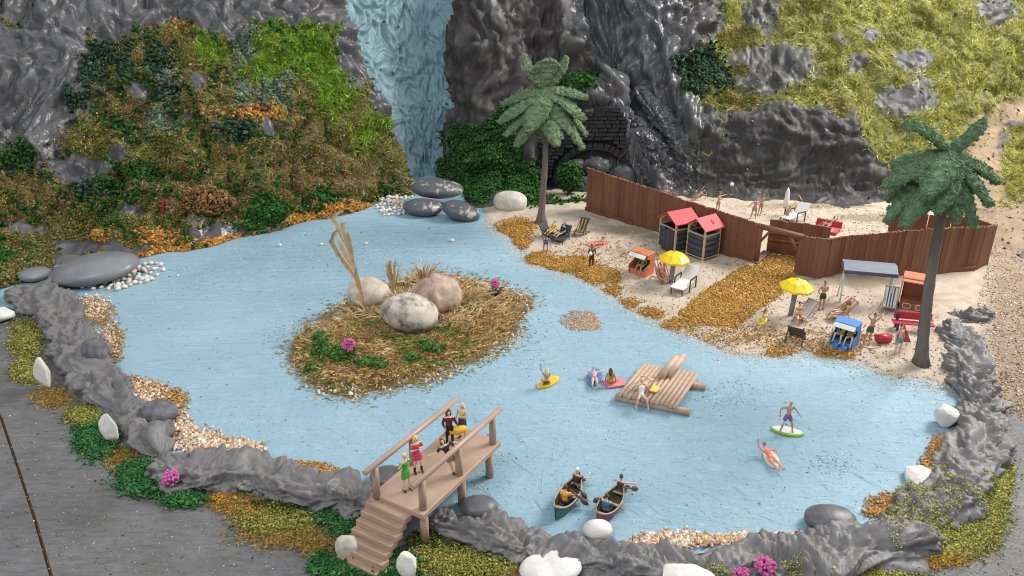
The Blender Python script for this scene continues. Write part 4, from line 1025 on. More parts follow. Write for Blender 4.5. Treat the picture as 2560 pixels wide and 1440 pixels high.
M_cream = stone_mat('cream_stone', (0.48, 0.43, 0.36), (0.66, 0.62, 0.54), 1.4, 0.7, 0.5)
M_slate = stone_mat('grey_pebble', (0.20, 0.195, 0.205), (0.24, 0.235, 0.245), 0.7, 0.34, 0.12)
M_slate2 = stone_mat('dark_grey_pebble', (0.105, 0.102, 0.11), (0.15, 0.146, 0.155), 1.2, 0.38, 0.35)
M_worn = stone_mat('worn_painted_pebble', (0.10, 0.10, 0.112), (0.45, 0.41, 0.33), 1.3, 0.36, 0.3, 0.55, 0.62)
M_rough = stone_mat('rough_grey_stone', (0.11, 0.105, 0.115), (0.19, 0.185, 0.2), 2.5, 0.75, 0.9)
M_isl1 = stone_mat('mottled_stone', (0.13, 0.115, 0.105), (0.60, 0.52, 0.42), 1.1, 0.75, 0.6, 0.36, 0.56)
M_isl2 = stone_mat('brown_banded_stone', (0.27, 0.155, 0.11), (0.58, 0.43, 0.32), 0.9, 0.75, 0.7, 0.35, 0.6, vscale=(1, 1, 0.5))
M_isl3 = stone_mat('pale_pitted_stone', (0.46, 0.37, 0.29), (0.66, 0.58, 0.49), 1.6, 0.8, 0.6)
WS_ = [('white stone cut off by the left edge of the picture', -40, 766, 33, 810, 'quartz', 0.8, 11, 'q'),
 ('tall white stone leaning on the left clay bank above the brown turf', 80, 893, 132, 975, 'quartz', 0.6, 12, 'q'),
 ('tall white stone standing in bright green turf by the left bank', 250, 1034, 294, 1112, 'quartz', 0.6, 13, 'q'),
 ('cream stone wedged against the left side of the stairs', 834, 1330, 905, 1394, 'quartz', 0.7, 14, 'c'),
 ('bright white stone at the right foot of the stairs', 984, 1377, 1052, 1446, 'quartz', 0.7, 15, 'q'),
 ('small smooth white stone behind the bank, next to the red canoe', 1456, 1297, 1532, 1352, 'pebble', 0.8, 16, 'q'),
 ('wide white stone by the bottom edge with a dip in its top', 1294, 1374, 1460, 1462, 'dip', 0.7, 17, 'q'),
 ('pointed white stone cut off by the bottom edge beside the pink flowers', 1632, 1400, 1806, 1520, 'quartz', 0.8, 18, 'q'),
 ('white stone in the water against the right clay bank', 2332, 1008, 2402, 1072, 'quartz', 0.8, 19, 'q'),
 ('flat white stone on orange grit near the mossy bend of the bank', 2248, 1160, 2348, 1218, 'quartz', 0.85, 20, 'q'),
 ('cream boulder between the cairn and the far palm', 1234, 478, 1320, 532, 'slab', 0.7, 21, 'c')]
for (lb, x0, y0, x1, y1, kd, ra, sd, mm) in WS_:
    stone(lb, x0, y0, x1, y1, M_quartz if mm == 'q' else M_cream, kd, ra, sd, sink=0.12, zb=-0.05, name='white_stone' if mm == 'q' else 'cream_stone', yaw=0.3 * (sd % 3 - 1))
stone('big flat smooth grey pebble lying beside the white pebble heap', 128, 628, 344, 716, M_slate, 'pebble', 0.75, 31, tilt=-0.10, yaw=0.25, sink=0.1, name='grey_pebble', cat='pebble')
stone('small grey pebble half buried behind the far left bank', 48, 666, 130, 706, M_slate, 'pebble', 0.8, 32, name='grey_pebble', cat='pebble')
stone('left lower pebble of the three stacked dark pebbles', 1008, 496, 1108, 541, M_worn, 'pebble', 0.75, 33, tilt=0.08, name='dark_pebble', cat='pebble', group='three stacked pebbles at the waterfall foot')
stone('right lower pebble of the three stacked dark pebbles', 1103, 502, 1200, 553, M_worn, 'pebble', 0.75, 34, tilt=0.28, yaw=-0.2, name='dark_pebble', cat='pebble', group='three stacked pebbles at the waterfall foot')
stone('top pebble resting on the other two dark pebbles', 1026, 446, 1158, 496, M_worn, 'pebble', 0.7, 35, tilt=0.05, lift=1.46, name='dark_pebble', cat='pebble', group='three stacked pebbles at the waterfall foot')
stone('round rough grey stone on the left gravel shore', 354, 997, 445, 1063, M_rough, 'pebble', 0.85, 36, name='grey_stone')
stone('dark grey pebble in the water left of the footbridge', 924, 1162, 1020, 1215, M_slate2, 'pebble', 0.8, 37, name='dark_pebble', cat='pebble')
stone('dark grey pebble in the water behind the bank, right of the footbridge', 1150, 1235, 1244, 1296, M_slate2, 'pebble', 0.85, 38, name='dark_pebble', cat='pebble')
stone('round dark grey pebble at the lower right shore', 2008, 1258, 2140, 1332, M_slate2, 'pebble', 0.85, 39, name='dark_pebble', cat='pebble')
stone('rough dark stone pressed into the inner side of the left bank', 204, 842, 268, 922, M_rough, 'wrinkled', 0.9, 40, name='dark_stone')
zi = float(island_z(*at(1020, 800, 0.8)[:2])[0])
stone('mottled boulder in front on the island', 948, 730, 1098, 832, M_isl1, 'chipped', 0.8, 41, tilt=0.18, zb=0.7, sink=0.1, name='boulder', cat='boulder')
stone('brown wrinkled boulder behind on the island', 1030, 684, 1158, 792, M_isl2, 'wrinkled', 0.8, 42, zb=0.7, sink=0.1, name='boulder', cat='boulder')
stone('pale pitted boulder beside the tall dried reed', 868, 690, 975, 772, M_isl3, 'pitted', 0.85, 43, zb=0.5, sink=0.1, name='boulder', cat='boulder')
for (lb, b, sd) in [('dark boulder filling the middle of the tunnel mouth', (1452, 392, 1530, 440), 51), ('dark boulder at the right of the tunnel mouth, above the fence top', (1520, 408, 1592, 486), 52), ('small dark boulder at the back of the tunnel mouth', (1424, 396, 1462, 420), 53), ('blue-grey glossy rock behind the left end of the fence', (1436, 440, 1482, 505), 54)]:
    x0, y0, x1, y1 = b
    o = link('dark_boulder', stone_mesh('dark_boulder', ((x1 - x0) / 2 * 0.036, 0.7, (y1 - y0) / 2 * 0.036), sd, 'wrinkled'), m=mat('dark_gloss_rock', (0.075, 0.077, 0.085), 0.4, 0.3, 1.2, 0.4, 4))
    o.location = atY((x0 + x1) / 2, (y0 + y1) / 2, 68.6 if sd < 54 else 67.4)
    tag(o, lb, 'boulder')

# heaps of white pebbles: every pebble by itself
M_peb = stone_mat('white_pebble', (0.70, 0.58, 0.48), (0.80, 0.71, 0.62), 1.5, 0.55, 0.2)
pebs = [stone_mesh('white_pebble', (1.0, 0.85, 0.75), 60 + k, 'pebble', 2, 0.16) for k in range(5)]
for me in pebs: me.materials.append(M_peb)
def heap(poly, n, r0, r1, mind, label, group, second=0.35, zf=None):
    q = sample_px(2500, poly=poly); got = []
    for p in q:
        if all(math.hypot(p[0] - g[0], (p[1] - g[1]) * 1.5) > mind for g in got): got.append(p)
        if len(got) >= n: break
    for k in range(int(len(got) * second)):
        a = got[rng.integers(0, len(got))]; got.append(np.array([a[0] + rng.normal() * 5, a[1] - 5 + rng.normal() * 2]))
    for i, p in enumerate(got):
        r = rng.uniform(r0, r1)
        top = i >= n
        w = at(p[0], p[1], 0.0)
        o = bpy.data.objects.new('white_pebble', pebs[i % 5]); col.objects.link(o)
        o.scale = (r, r, r); o.rotation_euler = rng.uniform(-0.6, 0.6, 3) + np.array([0, 0, rng.uniform(0, 6)])
        o.location = (w.x, w.y, r * 0.6 + (0.22 if top else 0.0))
        tag(o, label, 'pebble', group)
heap([(196, 722), (300, 730), (345, 712), (372, 706), (410, 680), (404, 660), (375, 656), (325, 680), (260, 700)], 95, 0.13, 0.22, 13, 'one of the white pebbles heaped in front of the big flat grey pebble', 'white pebbles heaped by the flat grey pebble')
heap([(938, 522), (955, 486), (985, 464), (1022, 468), (1045, 490), (1012, 510), (1015, 538), (960, 540)], 85, 0.13, 0.22, 9, 'one of the white pebbles heaped left of the three stacked pebbles', 'white pebbles heaped by the stacked pebbles', 0.6)
for lb, x, y, r in [('lone white pebble in the water straight above the small grass tufts of the island', 1130, 604, 0.2), ('lone white pebble in the water right of the tall reed', 915, 611, 0.16), ('lone white pebble in the water left of the reed tip', 804, 613, 0.15), ('lone pale pebble in the upper left of the pond', 700, 615, 0.16), ('small white pebble lying on the water by the left gravel shore', 445, 690, 0.1)]:
    o = bpy.data.objects.new('white_pebble', pebs[int(x) % 5]); col.objects.link(o)
    w = at(x, y, 0); o.location = (w.x, w.y, r * 0.5); o.scale = (r, r, r); tag(o, lb, 'pebble')

# ---------------------------------------------------------------- palms with towelling fronds
M_trunk = mat('palm_trunk', (0.165, 0.13, 0.112), 0.75, 0.25, 1.5, 0.5, 6, 0.25, vscale=(3, 3, 0.4))
def frond_mesh(hub, tip, width, rise, fold, seed):
    n, m_ = 56, 34
    t = np.linspace(0.02, 1, n)
    hub = np.array(hub); tip = np.array(tip); mid = (hub + tip) / 2 + np.array([0, 0, rise])
    C_ = ((1 - t) ** 2)[:, None] * hub + (2 * t * (1 - t))[:, None] * mid + (t ** 2)[:, None] * tip
    d = np.gradient(C_, axis=0); d /= np.linalg.norm(d, axis=1)[:, None]
    s = np.cross(d, np.array([0, 0, 1.0])); s /= np.linalg.norm(s, axis=1)[:, None] + 1e-6
    u = np.cross(s, d)
    wd = width / 2 * np.clip(0.28 + 2.6 * t, 0, 1) * np.clip((1 - t) * 3 + 0.05, 0, 1) ** 0.6
    a = np.linspace(0, 2 * math.pi, m_, endpoint=False)
    ex, ez = np.sign(np.cos(a)) * np.abs(np.cos(a)) ** 0.7, np.sin(a)
    th = 0.13
    V = C_[:, None] + s[:, None] * (ex[None] * wd[:, None])[..., None] + u[:, None] * (ez[None] * th - fold * np.abs(ex)[None] ** 1.3 * wd[:, None])[..., None]
    p = V.reshape(-1, 3)
    N = (s[:, None] * (ex * 0.35)[None, :, None] + u[:, None] * np.sign(ez)[None, :, None]).reshape(-1, 3)
    N /= np.linalg.norm(N, axis=1)[:, None] + 1e-6
    rib = np.sin((np.repeat(t, m_) * np.linalg.norm(tip - hub)) * 15.0 + 2 * np.abs(np.tile(ex, n)))
    b = 0.10 * pnoise(p * 3.2 + seed) + 0.09 * pnoise(p * 6.5 + seed) + 0.03 * rib
    V = p + N * b[:, None] + 0.05 * np.stack([pnoise(p * 2.6 + seed + 11), pnoise(p * 2.6 + seed + 23), pnoise(p * 2.6 + seed + 37)], 1)
    F = grid_faces(n, m_, True)
    e = np.arange(m_ - 2)
    cap = np.stack([e * 0 + (n - 1) * m_, (n - 1) * m_ + e + 1, (n - 1) * m_ + e + 2, (n - 1) * m_ + e + 2], 1)
    nl = 1500
    kk = rng.integers(m_, len(V), nl); lp = V[kk] + N[kk] * 0.02
    oc = _oct[None] * rng.uniform(0.03, 0.065, (nl, 1, 1)) * np.exp(0.3 * rng.normal(size=(nl, 6, 1))); lv = (lp[:, None] + oc).reshape(-1, 3)
    me = bpy.data.meshes.new('frond')
    fs = [tuple(f) for f in F.tolist()] + [tuple((n - 1) * m_ + k for k in range(m_))]
    fs += [tuple(f) for f in ((np.arange(nl) * 6)[:, None, None] + _octF[None] + len(V)).reshape(-1, 3).tolist()]
    me.from_pydata(V.tolist() + lv.tolist(), [], fs)
    me.polygons.foreach_set('use_smooth', [True] * len(fs)); me.update()
    return me
def palm(label, base, hubpx, r0, r1, fr, mcol, seed, flare):
    root = thing('palm_tree', base, 0, label, 'palm tree')
    hub = atY(hubpx[0], hubpx[1], base.y + 0.1)
    loc = lambda v: Vector(v) - base
    pts, rad = [], []
    for k in range(26):
        t = k / 25
        p = base.lerp(hub, t) - base
        p.x += 0.10 * math.sin(t * 5 + seed); pts.append(p)
        rad.append(r0 * (1 - t) + r1 * t + flare * math.exp(-t * 26) + 0.02 * math.sin(t * 60 + seed))
    pts[0].z -= 0.15
    MB().tube(pts, rad, 14).build('trunk', M_trunk, root)
    m = mat('palm_frond_' + str(seed), sc3(mcol, 0.62), 0.9, 0.25, 3.5, 0.9, 22, 0.15); m2 = mat('palm_loops_' + str(seed), sc3(mcol, 1.45), 0.9, 0.3, 9.0, 0, 1, 0.15)  # base darkened for the shade between loops, loops lightened
    for k, (tx, ty, dy, w, rise, fold) in enumerate(fr):
        tip = atY(tx, ty, base.y + 0.1 + dy)
        me = frond_mesh(tuple(loc(hub) + Vector((0, 0, 0.1))), tuple(loc(tip)), w * (0.82 if seed == 3 else 0.86), rise * 0.6, fold * 1.15, seed * 7 + k * 3.3)
        me.polygons.foreach_set('material_index', np.concatenate([np.zeros(len(me.polygons) - 1500 * 8, np.int32), np.ones(1500 * 8, np.int32)])); f_ = link('frond', me, root); me.materials.clear(); me.materials.append(m); me.materials.append(m2)
    MB().ball(loc(hub), (0.35, 0.35, 0.3)).build('crown_bud', m, root)
    return root
b2 = on_beach(2302, 906)
palm('nearer palm with a thick dark trunk at the right end of the beach', b2, (2372, 388), 0.30, 0.20,
 [(2262, 306, 0.3, 1.35, 1.2, 0.35), (2466, 298, 0.6, 0.75, 0.2, 0.5), (2498, 458, -0.1, 1.15, 0.9, 0.4), (2476, 515, -1.0, 1.5, 1.0, 0.3), (2226, 412, 0.9, 1.2, 0.7, 0.4), (2208, 468, -0.9, 1.45, 1.0, 0.35), (2216, 500, 0.3, 1.3, 0.9, 0.4), (2212, 556, -0.8, 1.5, 1.2, 0.35), (2258, 568, -1.6, 1.7, 1.3, 0.3), (2318, 492, -2.4, 1.6, 0.9, 0.25), (2345, 532, -2.2, 1.7, 1.2, 0.25), (2438, 568, -1.2, 1.4, 1.4, 0.4), (2392, 560, -1.6, 1.5, 1.3, 0.35), (2300, 440, 1.8, 1.3, 1.0, 0.3), (2440, 480, 1.7, 1.4, 1.1, 0.3)],
 (0.255, 0.405, 0.215), 3, 0.20)
b1 = on_beach(1356, 556)
palm('farther palm with a thin brown trunk beside the cream boulder', b1, (1364, 226), 0.26, 0.185,
 [(1306, 138, 0.3, 1.7, 0.1, 0.3), (1418, 142, 0.5, 1.1, 0.0, 0.4), (1372, 148, -0.5, 2.5, 0.25, -0.15), (1468, 244, -0.2, 1.5, 0.9, 0.4), (1254, 262, 0.1, 1.7, 1.2, 0.4), (1246, 306, -0.8, 2.0, 1.2, 0.4), (1262, 340, -0.8, 2.0, 1.4, 0.35), (1290, 366, -1.4, 2.2, 1.4, 0.35), (1320, 330, -2.4, 2.3, 1.2, 0.25), (1392, 366, -2.2, 2.3, 1.5, 0.3), (1430, 336, -1.4, 2.0, 1.4, 0.35), (1458, 372, -0.8, 1.7, 1.6, 0.4), (1464, 300, -0.8, 2.1, 1.5, 0.35), (1350, 350, 1.8, 2.0, 1.2, 0.3), (1466, 338, 0.6, 1.4, 1.4, 0.4)],
 (0.30, 0.42, 0.23), 5, 0.30)

# ---------------------------------------------------------------- the plank fence round the upper beach
M_plank = [mat('brown_plank_%d' % k, c, 0.55, 0.22, 1.2, 0.45, 5, 0.35, vscale=(6, 6, 0.35)) for k, c in enumerate([(0.190, 0.078, 0.044), (0.170, 0.067, 0.038), (0.208, 0.090, 0.052)])]
M_splint = mat('torn_edge', (0.36, 0.20, 0.12), 0.8, 0.3, 6)
def height_at(p, py_top):
    """height over ground point p whose top shows at photo row py_top"""
    x, y = project(np.array([tuple(p)]))
    return atY(float(x[0]), py_top, p.y).z - p.z
def plank_mesh(seed):
    r = random.Random(seed)
    mb = MB(); w = 0.5
    pts = [(-w, -0.5, 0), (w, -0.5, 0), (w, -0.5, 1 + r.uniform(-.012, .012)), (r.uniform(-.3, .3), -0.5, 1 + r.uniform(-.02, .012)), (-w, -0.5, 1 + r.uniform(-.012, .012))]
    mb.prism(pts, (0, 1, 0))
    me = mb.mesh('plank'); me.materials.append(M_plank[seed % 3]); return me
planks = [plank_mesh(k) for k in range(9)]
def fence_run(root, a, b, ha, hb, n, th=0.10, back=False):
    a, b = Vector(a), Vector(b)
    d = (b - a); L = math.hypot(d.x, d.y); yaw = math.atan2(d.y, d.x)
    ws = np.array([random.uniform(0.65, 1.4) for _ in range(n)]); ws = ws / ws.sum() * L
    s = 0
    for k, w in enumerate(ws):
        t = (s + w / 2) / L; s += w
        p = a + d * t
        o = bpy.data.objects.new('plank', random.choice(planks)); col.objects.link(o)
        o.parent = root
        o.location = p - root.location + Vector((0, 0, -0.1)) + Vector((math.sin(yaw), -math.cos(yaw), 0)) * random.uniform(-0.025, 0.025)
        o.rotation_euler = (random.uniform(-.012, .012), random.uniform(-.012, .012), yaw)
        o.scale = (w * 0.985, th * random.uniform(0.8, 1.15), (ha + (hb - ha) * t + 0.1) * random.uniform(0.99, 1.012))
    return yaw
def rail(root, a, b, r, name='rail', m=None, n=8):
    MB().tube([Vector(a) - root.location, Vector(b) - root.location], r, n).build(name, m or M_plank[1], root)
fa, fb_ = on_beach(1466, 524), on_beach(1890, 661)
ha, hb = height_at(fa, 419), height_at(fb_, 561)
fA = thing('plank_fence', fa, 0, 'long tall brown plank fence that runs from the palm to the gate', 'fence')
yawA = fence_run(fA, fa, fb_, ha, hb, 30)
nA = Vector((math.sin(yawA), -math.cos(yawA), 0))
def board_along(root, a, b, z0, z1, off, th, name='base_board', m=None):
    a, b = Vector(a), Vector(b); d = b - a; yaw = math.atan2(d.y, d.x); n = Vector((math.sin(yaw), -math.cos(yaw), 0)) * off
    mb = MB(); c = (a + b) / 2 + n - root.location + Vector((0, 0, (z0 + z1) / 2))
    tilt = math.atan2(d.z, math.hypot(d.x, d.y))
    mb.box(c, (math.hypot(d.x, d.y), th, z1 - z0), (Matrix.Rotation(yaw, 3, 'Z') @ Matrix.Rotation(-tilt, 3, 'Y')), 0.02)
    mb.build(name, m or M_plank[1], root)
board_along(fA, fa, fa.lerp(fb_, 0.32), -0.05, 0.28, 0.16, 0.12)
board_along(fA, fa.lerp(fb_, 0.62), fb_, -0.05, 0.22, 0.14, 0.10)
mb = MB()
for k in range(150):
    t = random.random(); p = fa.lerp(fb_, t) - fa + nA * random.uniform(0.0, 0.07); h = ha + (hb - ha) * t
    mb.box(p + Vector((0, 0, h + random.uniform(-0.06, 0.02))), (random.uniform(.04, .16), random.uniform(.04, .1), random.uniform(.03, .08)), Matrix.Rotation(random.uniform(0, 3), 3, 'Z'))
for k in range(34):
    t = random.random(); p = fa.lerp(fb_, t) - fa + nA * 0.075; h = (ha + (hb - ha) * t) * random.uniform(0.1, 0.9)
    mb.box(p + Vector((0, 0, h)), (random.uniform(.03, .06), 0.03, random.uniform(.06, .22)), Matrix.Rotation(yawA, 3, 'Z'))
tag(mb.build('torn_edge', M_splint, fA), kind='stuff')
gp = on_beach(1890, 660)
gate = thing('gate', gp, 0, 'open brown gateway with a log beam, braces and a plank leaf swung inwards', 'gate')
bl, br = on_beach(1983, 682), on_beach(2051, 694)
post_h = hb - 0.1
MB().tube([(0, 0, -0.1), (0, 0, post_h)], 0.17, 8).build('post', M_plank[0], gate)
topL = gp + Vector((0, 0, height_at(gp, 566))); topR = bl + Vector((0, 0, height_at(bl, 590)))
rail(gate, topL + (topL - topR) * 0.06, topR + (topR - topL) * 0.12, 0.19, 'beam', M_plank[2], 10)
rail(gate, gp + Vector((0, 0, post_h * 0.55)), topL.lerp(topR, 0.30), 0.10, 'brace', M_plank[2], 6)
rail(gate, bl + Vector((0, 0, post_h * 0.55)), topL.lerp(topR, 0.74), 0.10, 'brace', M_plank[2], 6)
lf = thing('leaf', (0, 0, 0)); lf.parent = gate
la, lb_ = on_beach(1915, 630), on_beach(2064, 652)
hl = height_at(la, 547)
d = lb_ - la; yaw = math.atan2(d.y, d.x); nn = 9
for k in range(nn):
    t = (k + 0.5) / nn; p = la + d * t - gp
    o = bpy.data.objects.new('plank', planks[k % 9]); col.objects.link(o); o.parent = lf
    o.location = p + Vector((0, 0, 0)); o.rotation_euler = (0, 0, yaw); o.scale = (math.hypot(d.x, d.y) / nn * 0.98, 0.14, hl * random.uniform(0.985, 1.01))
nl = Vector((math.sin(yaw), -math.cos(yaw), 0)) * 0.16
for f_ in (0.42, 0.62):
    a_, b_ = la - gp + nl + Vector((0, 0, hl * f_)), lb_ - gp + nl + Vector((0, 0, hl * f_))
    o = MB().tube([a_, b_], 0.09, 6).build('rail', M_plank[2], lf)
s0, s1 = on_beach(1916, 634), on_beach(1886, 662)
board_along(gate, s0, s1, -0.1, 0.22, 0.0, 0.5, 'threshold', mat('weathered_board', (0.22, 0.15, 0.11), 0.8, 0.25, 3, 0.4, 10))
# right of the gate: a corner run and the long slightly bent run
fR = thing('plank_fence', bl, 0, 'brown plank fence right of the gate, bent towards the nearer palm', 'fence')
ptsR = [(1983, 684, 588), (2051, 696, 598), (2098, 684, 590), (2300, 690, 571), (2438, 674, 566), (2468, 660, 562)]
gr = [on_beach(x, y) for x, y, _ in ptsR]; hr = [height_at(p, t) for p, (_, _, t) in zip(gr, ptsR)]
for k, n in enumerate([5, 4, 17, 11, 3]): fence_run(fR, gr[k], gr[k + 1], hr[k], hr[k + 1], n)
board_along(fR, gr[2].lerp(gr[3], 0.55), gr[4].lerp(gr[3], 0.05), -0.05, 0.34, 0.2, 0.16)
fE = thing('plank_fence', gr[5], 0, 'short brown plank fence that closes the enclosure behind the nearer palm', 'fence')
e1 = gr[5] + Vector((-0.6, 1.6, 0)); e2 = gr[5] + Vector((-5.6, 3.2, 0.0))
fence_run(fE, gr[5], e1, hr[5] - 0.05, hr[5] - 0.1, 3); fence_run(fE, e1, e2, hr[5] - 0.1, hr[5] - 0.15, 12)
mb = MB()
for k in range(4):
    for q_ in range(26):
        t = random.random(); p = gr[k].lerp(gr[k + 1], t) - bl; h = hr[k] + (hr[k + 1] - hr[k]) * t
        mb.box(p + Vector((0, -0.03, h + random.uniform(-0.06, 0.02))), (random.uniform(.04, .14), random.uniform(.04, .1), random.uniform(.03, .07)), Matrix.Rotation(random.uniform(0, 3), 3, 'Z'))
tag(mb.build('torn_edge', M_splint, fR), kind='stuff')

# ---------------------------------------------------------------- tunnel portal of dark stone
M_brick = [mat('dark_stone_%d' % k, c, 0.5, 0.3, 1.5, 0.5, 5, 0.4) for k, c in enumerate([(0.016, 0.016, 0.018), (0.012, 0.012, 0.014), (0.020, 0.020, 0.022)])]
PYp = 69.2
pc = atY(1482, 478, PYp)
portal = thing('tunnel_portal', pc, 0, 'dark stone tunnel portal with a low arch, half hidden by rock and fence', 'tunnel')
kx = (atY(1582, 478, PYp).x - atY(1482, 478, PYp).x) / 100
R_in = 84 * kx; z_top = atY(1482, 372, PYp).z - pc.z; z_spring = z_top - R_in * 0.93
bricks = []
for k in range(6):
    r = random.Random(k); mb = MB(); mb.box((0, 0, 0), (1, 1, 1), None, 0.05)
    for v in mb.bm.verts: v.co += Vector((r.uniform(-.03, .03), r.uniform(-.12, .12), r.uniform(-.04, .04)))
    me = mb.mesh('stone_block'); me.materials.append(M_brick[k % 3]); bricks.append(me)
z = -0.4; row = 0
while z < atY(1482, 262, PYp).z - pc.z:
    ch = random.uniform(0.30, 0.42)
    x = -140 * kx + random.uniform(0, 0.4)
    while x < 190 * kx:
        w = random.uniform(0.5, 1.05)
        cx, cz = x + w / 2, z + ch / 2
        dd = math.hypot(cx, (cz - z_spring) / 0.93) if cz > z_spring else abs(cx)
        px_, py_ = project(np.array([[pc.x + cx, PYp, pc.z + cz]]))
        if dd > R_in + 0.62 + w * 0.3 and in_poly(px_, py_, [(1335, 520), (1340, 350), (1400, 290), (1550, 262), (1670, 420), (1690, 520)])[0]:
            o = bpy.data.objects.new('stone_block', random.choice(bricks)); col.objects.link(o); o.parent = portal
            o.location = (cx, random.uniform(-0.07, 0.05), cz); o.rotation_euler = (random.uniform(-.05, .05), random.uniform(-.03, .03), random.uniform(-.04, .04)); o.scale = (w - 0.05, 0.4, ch - 0.045)
        x += w
    z += ch; row += 1
nv_ = 21
for k in range(-2, nv_ + 2):
    a = math.pi * (k + 0.5) / nv_
    ri, ro = R_in, R_in + 0.62
    o = bpy.data.objects.new('arch_stone', bricks[k % 6]); col.objects.link(o); o.parent = portal
    rm = (ri + ro) / 2
    o.location = (rm * math.cos(a), -0.12, z_spring + rm * 0.93 * math.sin(a)); o.rotation_euler = (0, -(a - math.pi / 2), 0)
    o.scale = (math.pi * rm / nv_ - 0.04, 0.5, 0.6)
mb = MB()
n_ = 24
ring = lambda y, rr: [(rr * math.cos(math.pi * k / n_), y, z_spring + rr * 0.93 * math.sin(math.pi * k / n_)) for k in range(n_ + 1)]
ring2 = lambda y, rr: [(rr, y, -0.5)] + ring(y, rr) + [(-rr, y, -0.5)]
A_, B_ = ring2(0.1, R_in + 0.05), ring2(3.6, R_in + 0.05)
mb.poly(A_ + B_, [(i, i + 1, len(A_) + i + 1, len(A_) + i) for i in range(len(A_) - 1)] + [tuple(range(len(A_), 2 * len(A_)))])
mb.build('tunnel_lining', mat('black_lining', (0.012, 0.012, 0.014), 0.8), portal)  # near-black colour paints in the darkness inside the tunnel
O_ = [(190 * kx, 0.24, -0.5), (190 * kx, 0.24, 3.0), (110 * kx, 0.24, 7.0), (-60 * kx, 0.24, 7.0), (-150 * kx, 0.24, 4.0), (-150 * kx, 0.24, -0.5)]
mb = MB()
arc = ring2(0.24, R_in + 0.1)
outer = []
for (x, y, z) in arc:
    a = math.atan2(z - z_spring + 1e-6, x); 
    rr = 160 * kx
    outer.append((max(-140 * kx, min(105 * kx, rr * 1.4 * math.cos(a))), 0.24, max(-0.5, min(5.2, z_spring + rr * math.sin(a) * 1.4))) if z > -0.4 else ((105 * kx if x > 0 else -140 * kx), 0.24, -0.5))
mb.poly(arc + outer, [(i, i + 1, len(arc) + i + 1, len(arc) + i) for i in range(len(arc) - 1)])
mb.build('backing', mat('dark_mortar', (0.018, 0.018, 0.02), 0.8), portal)

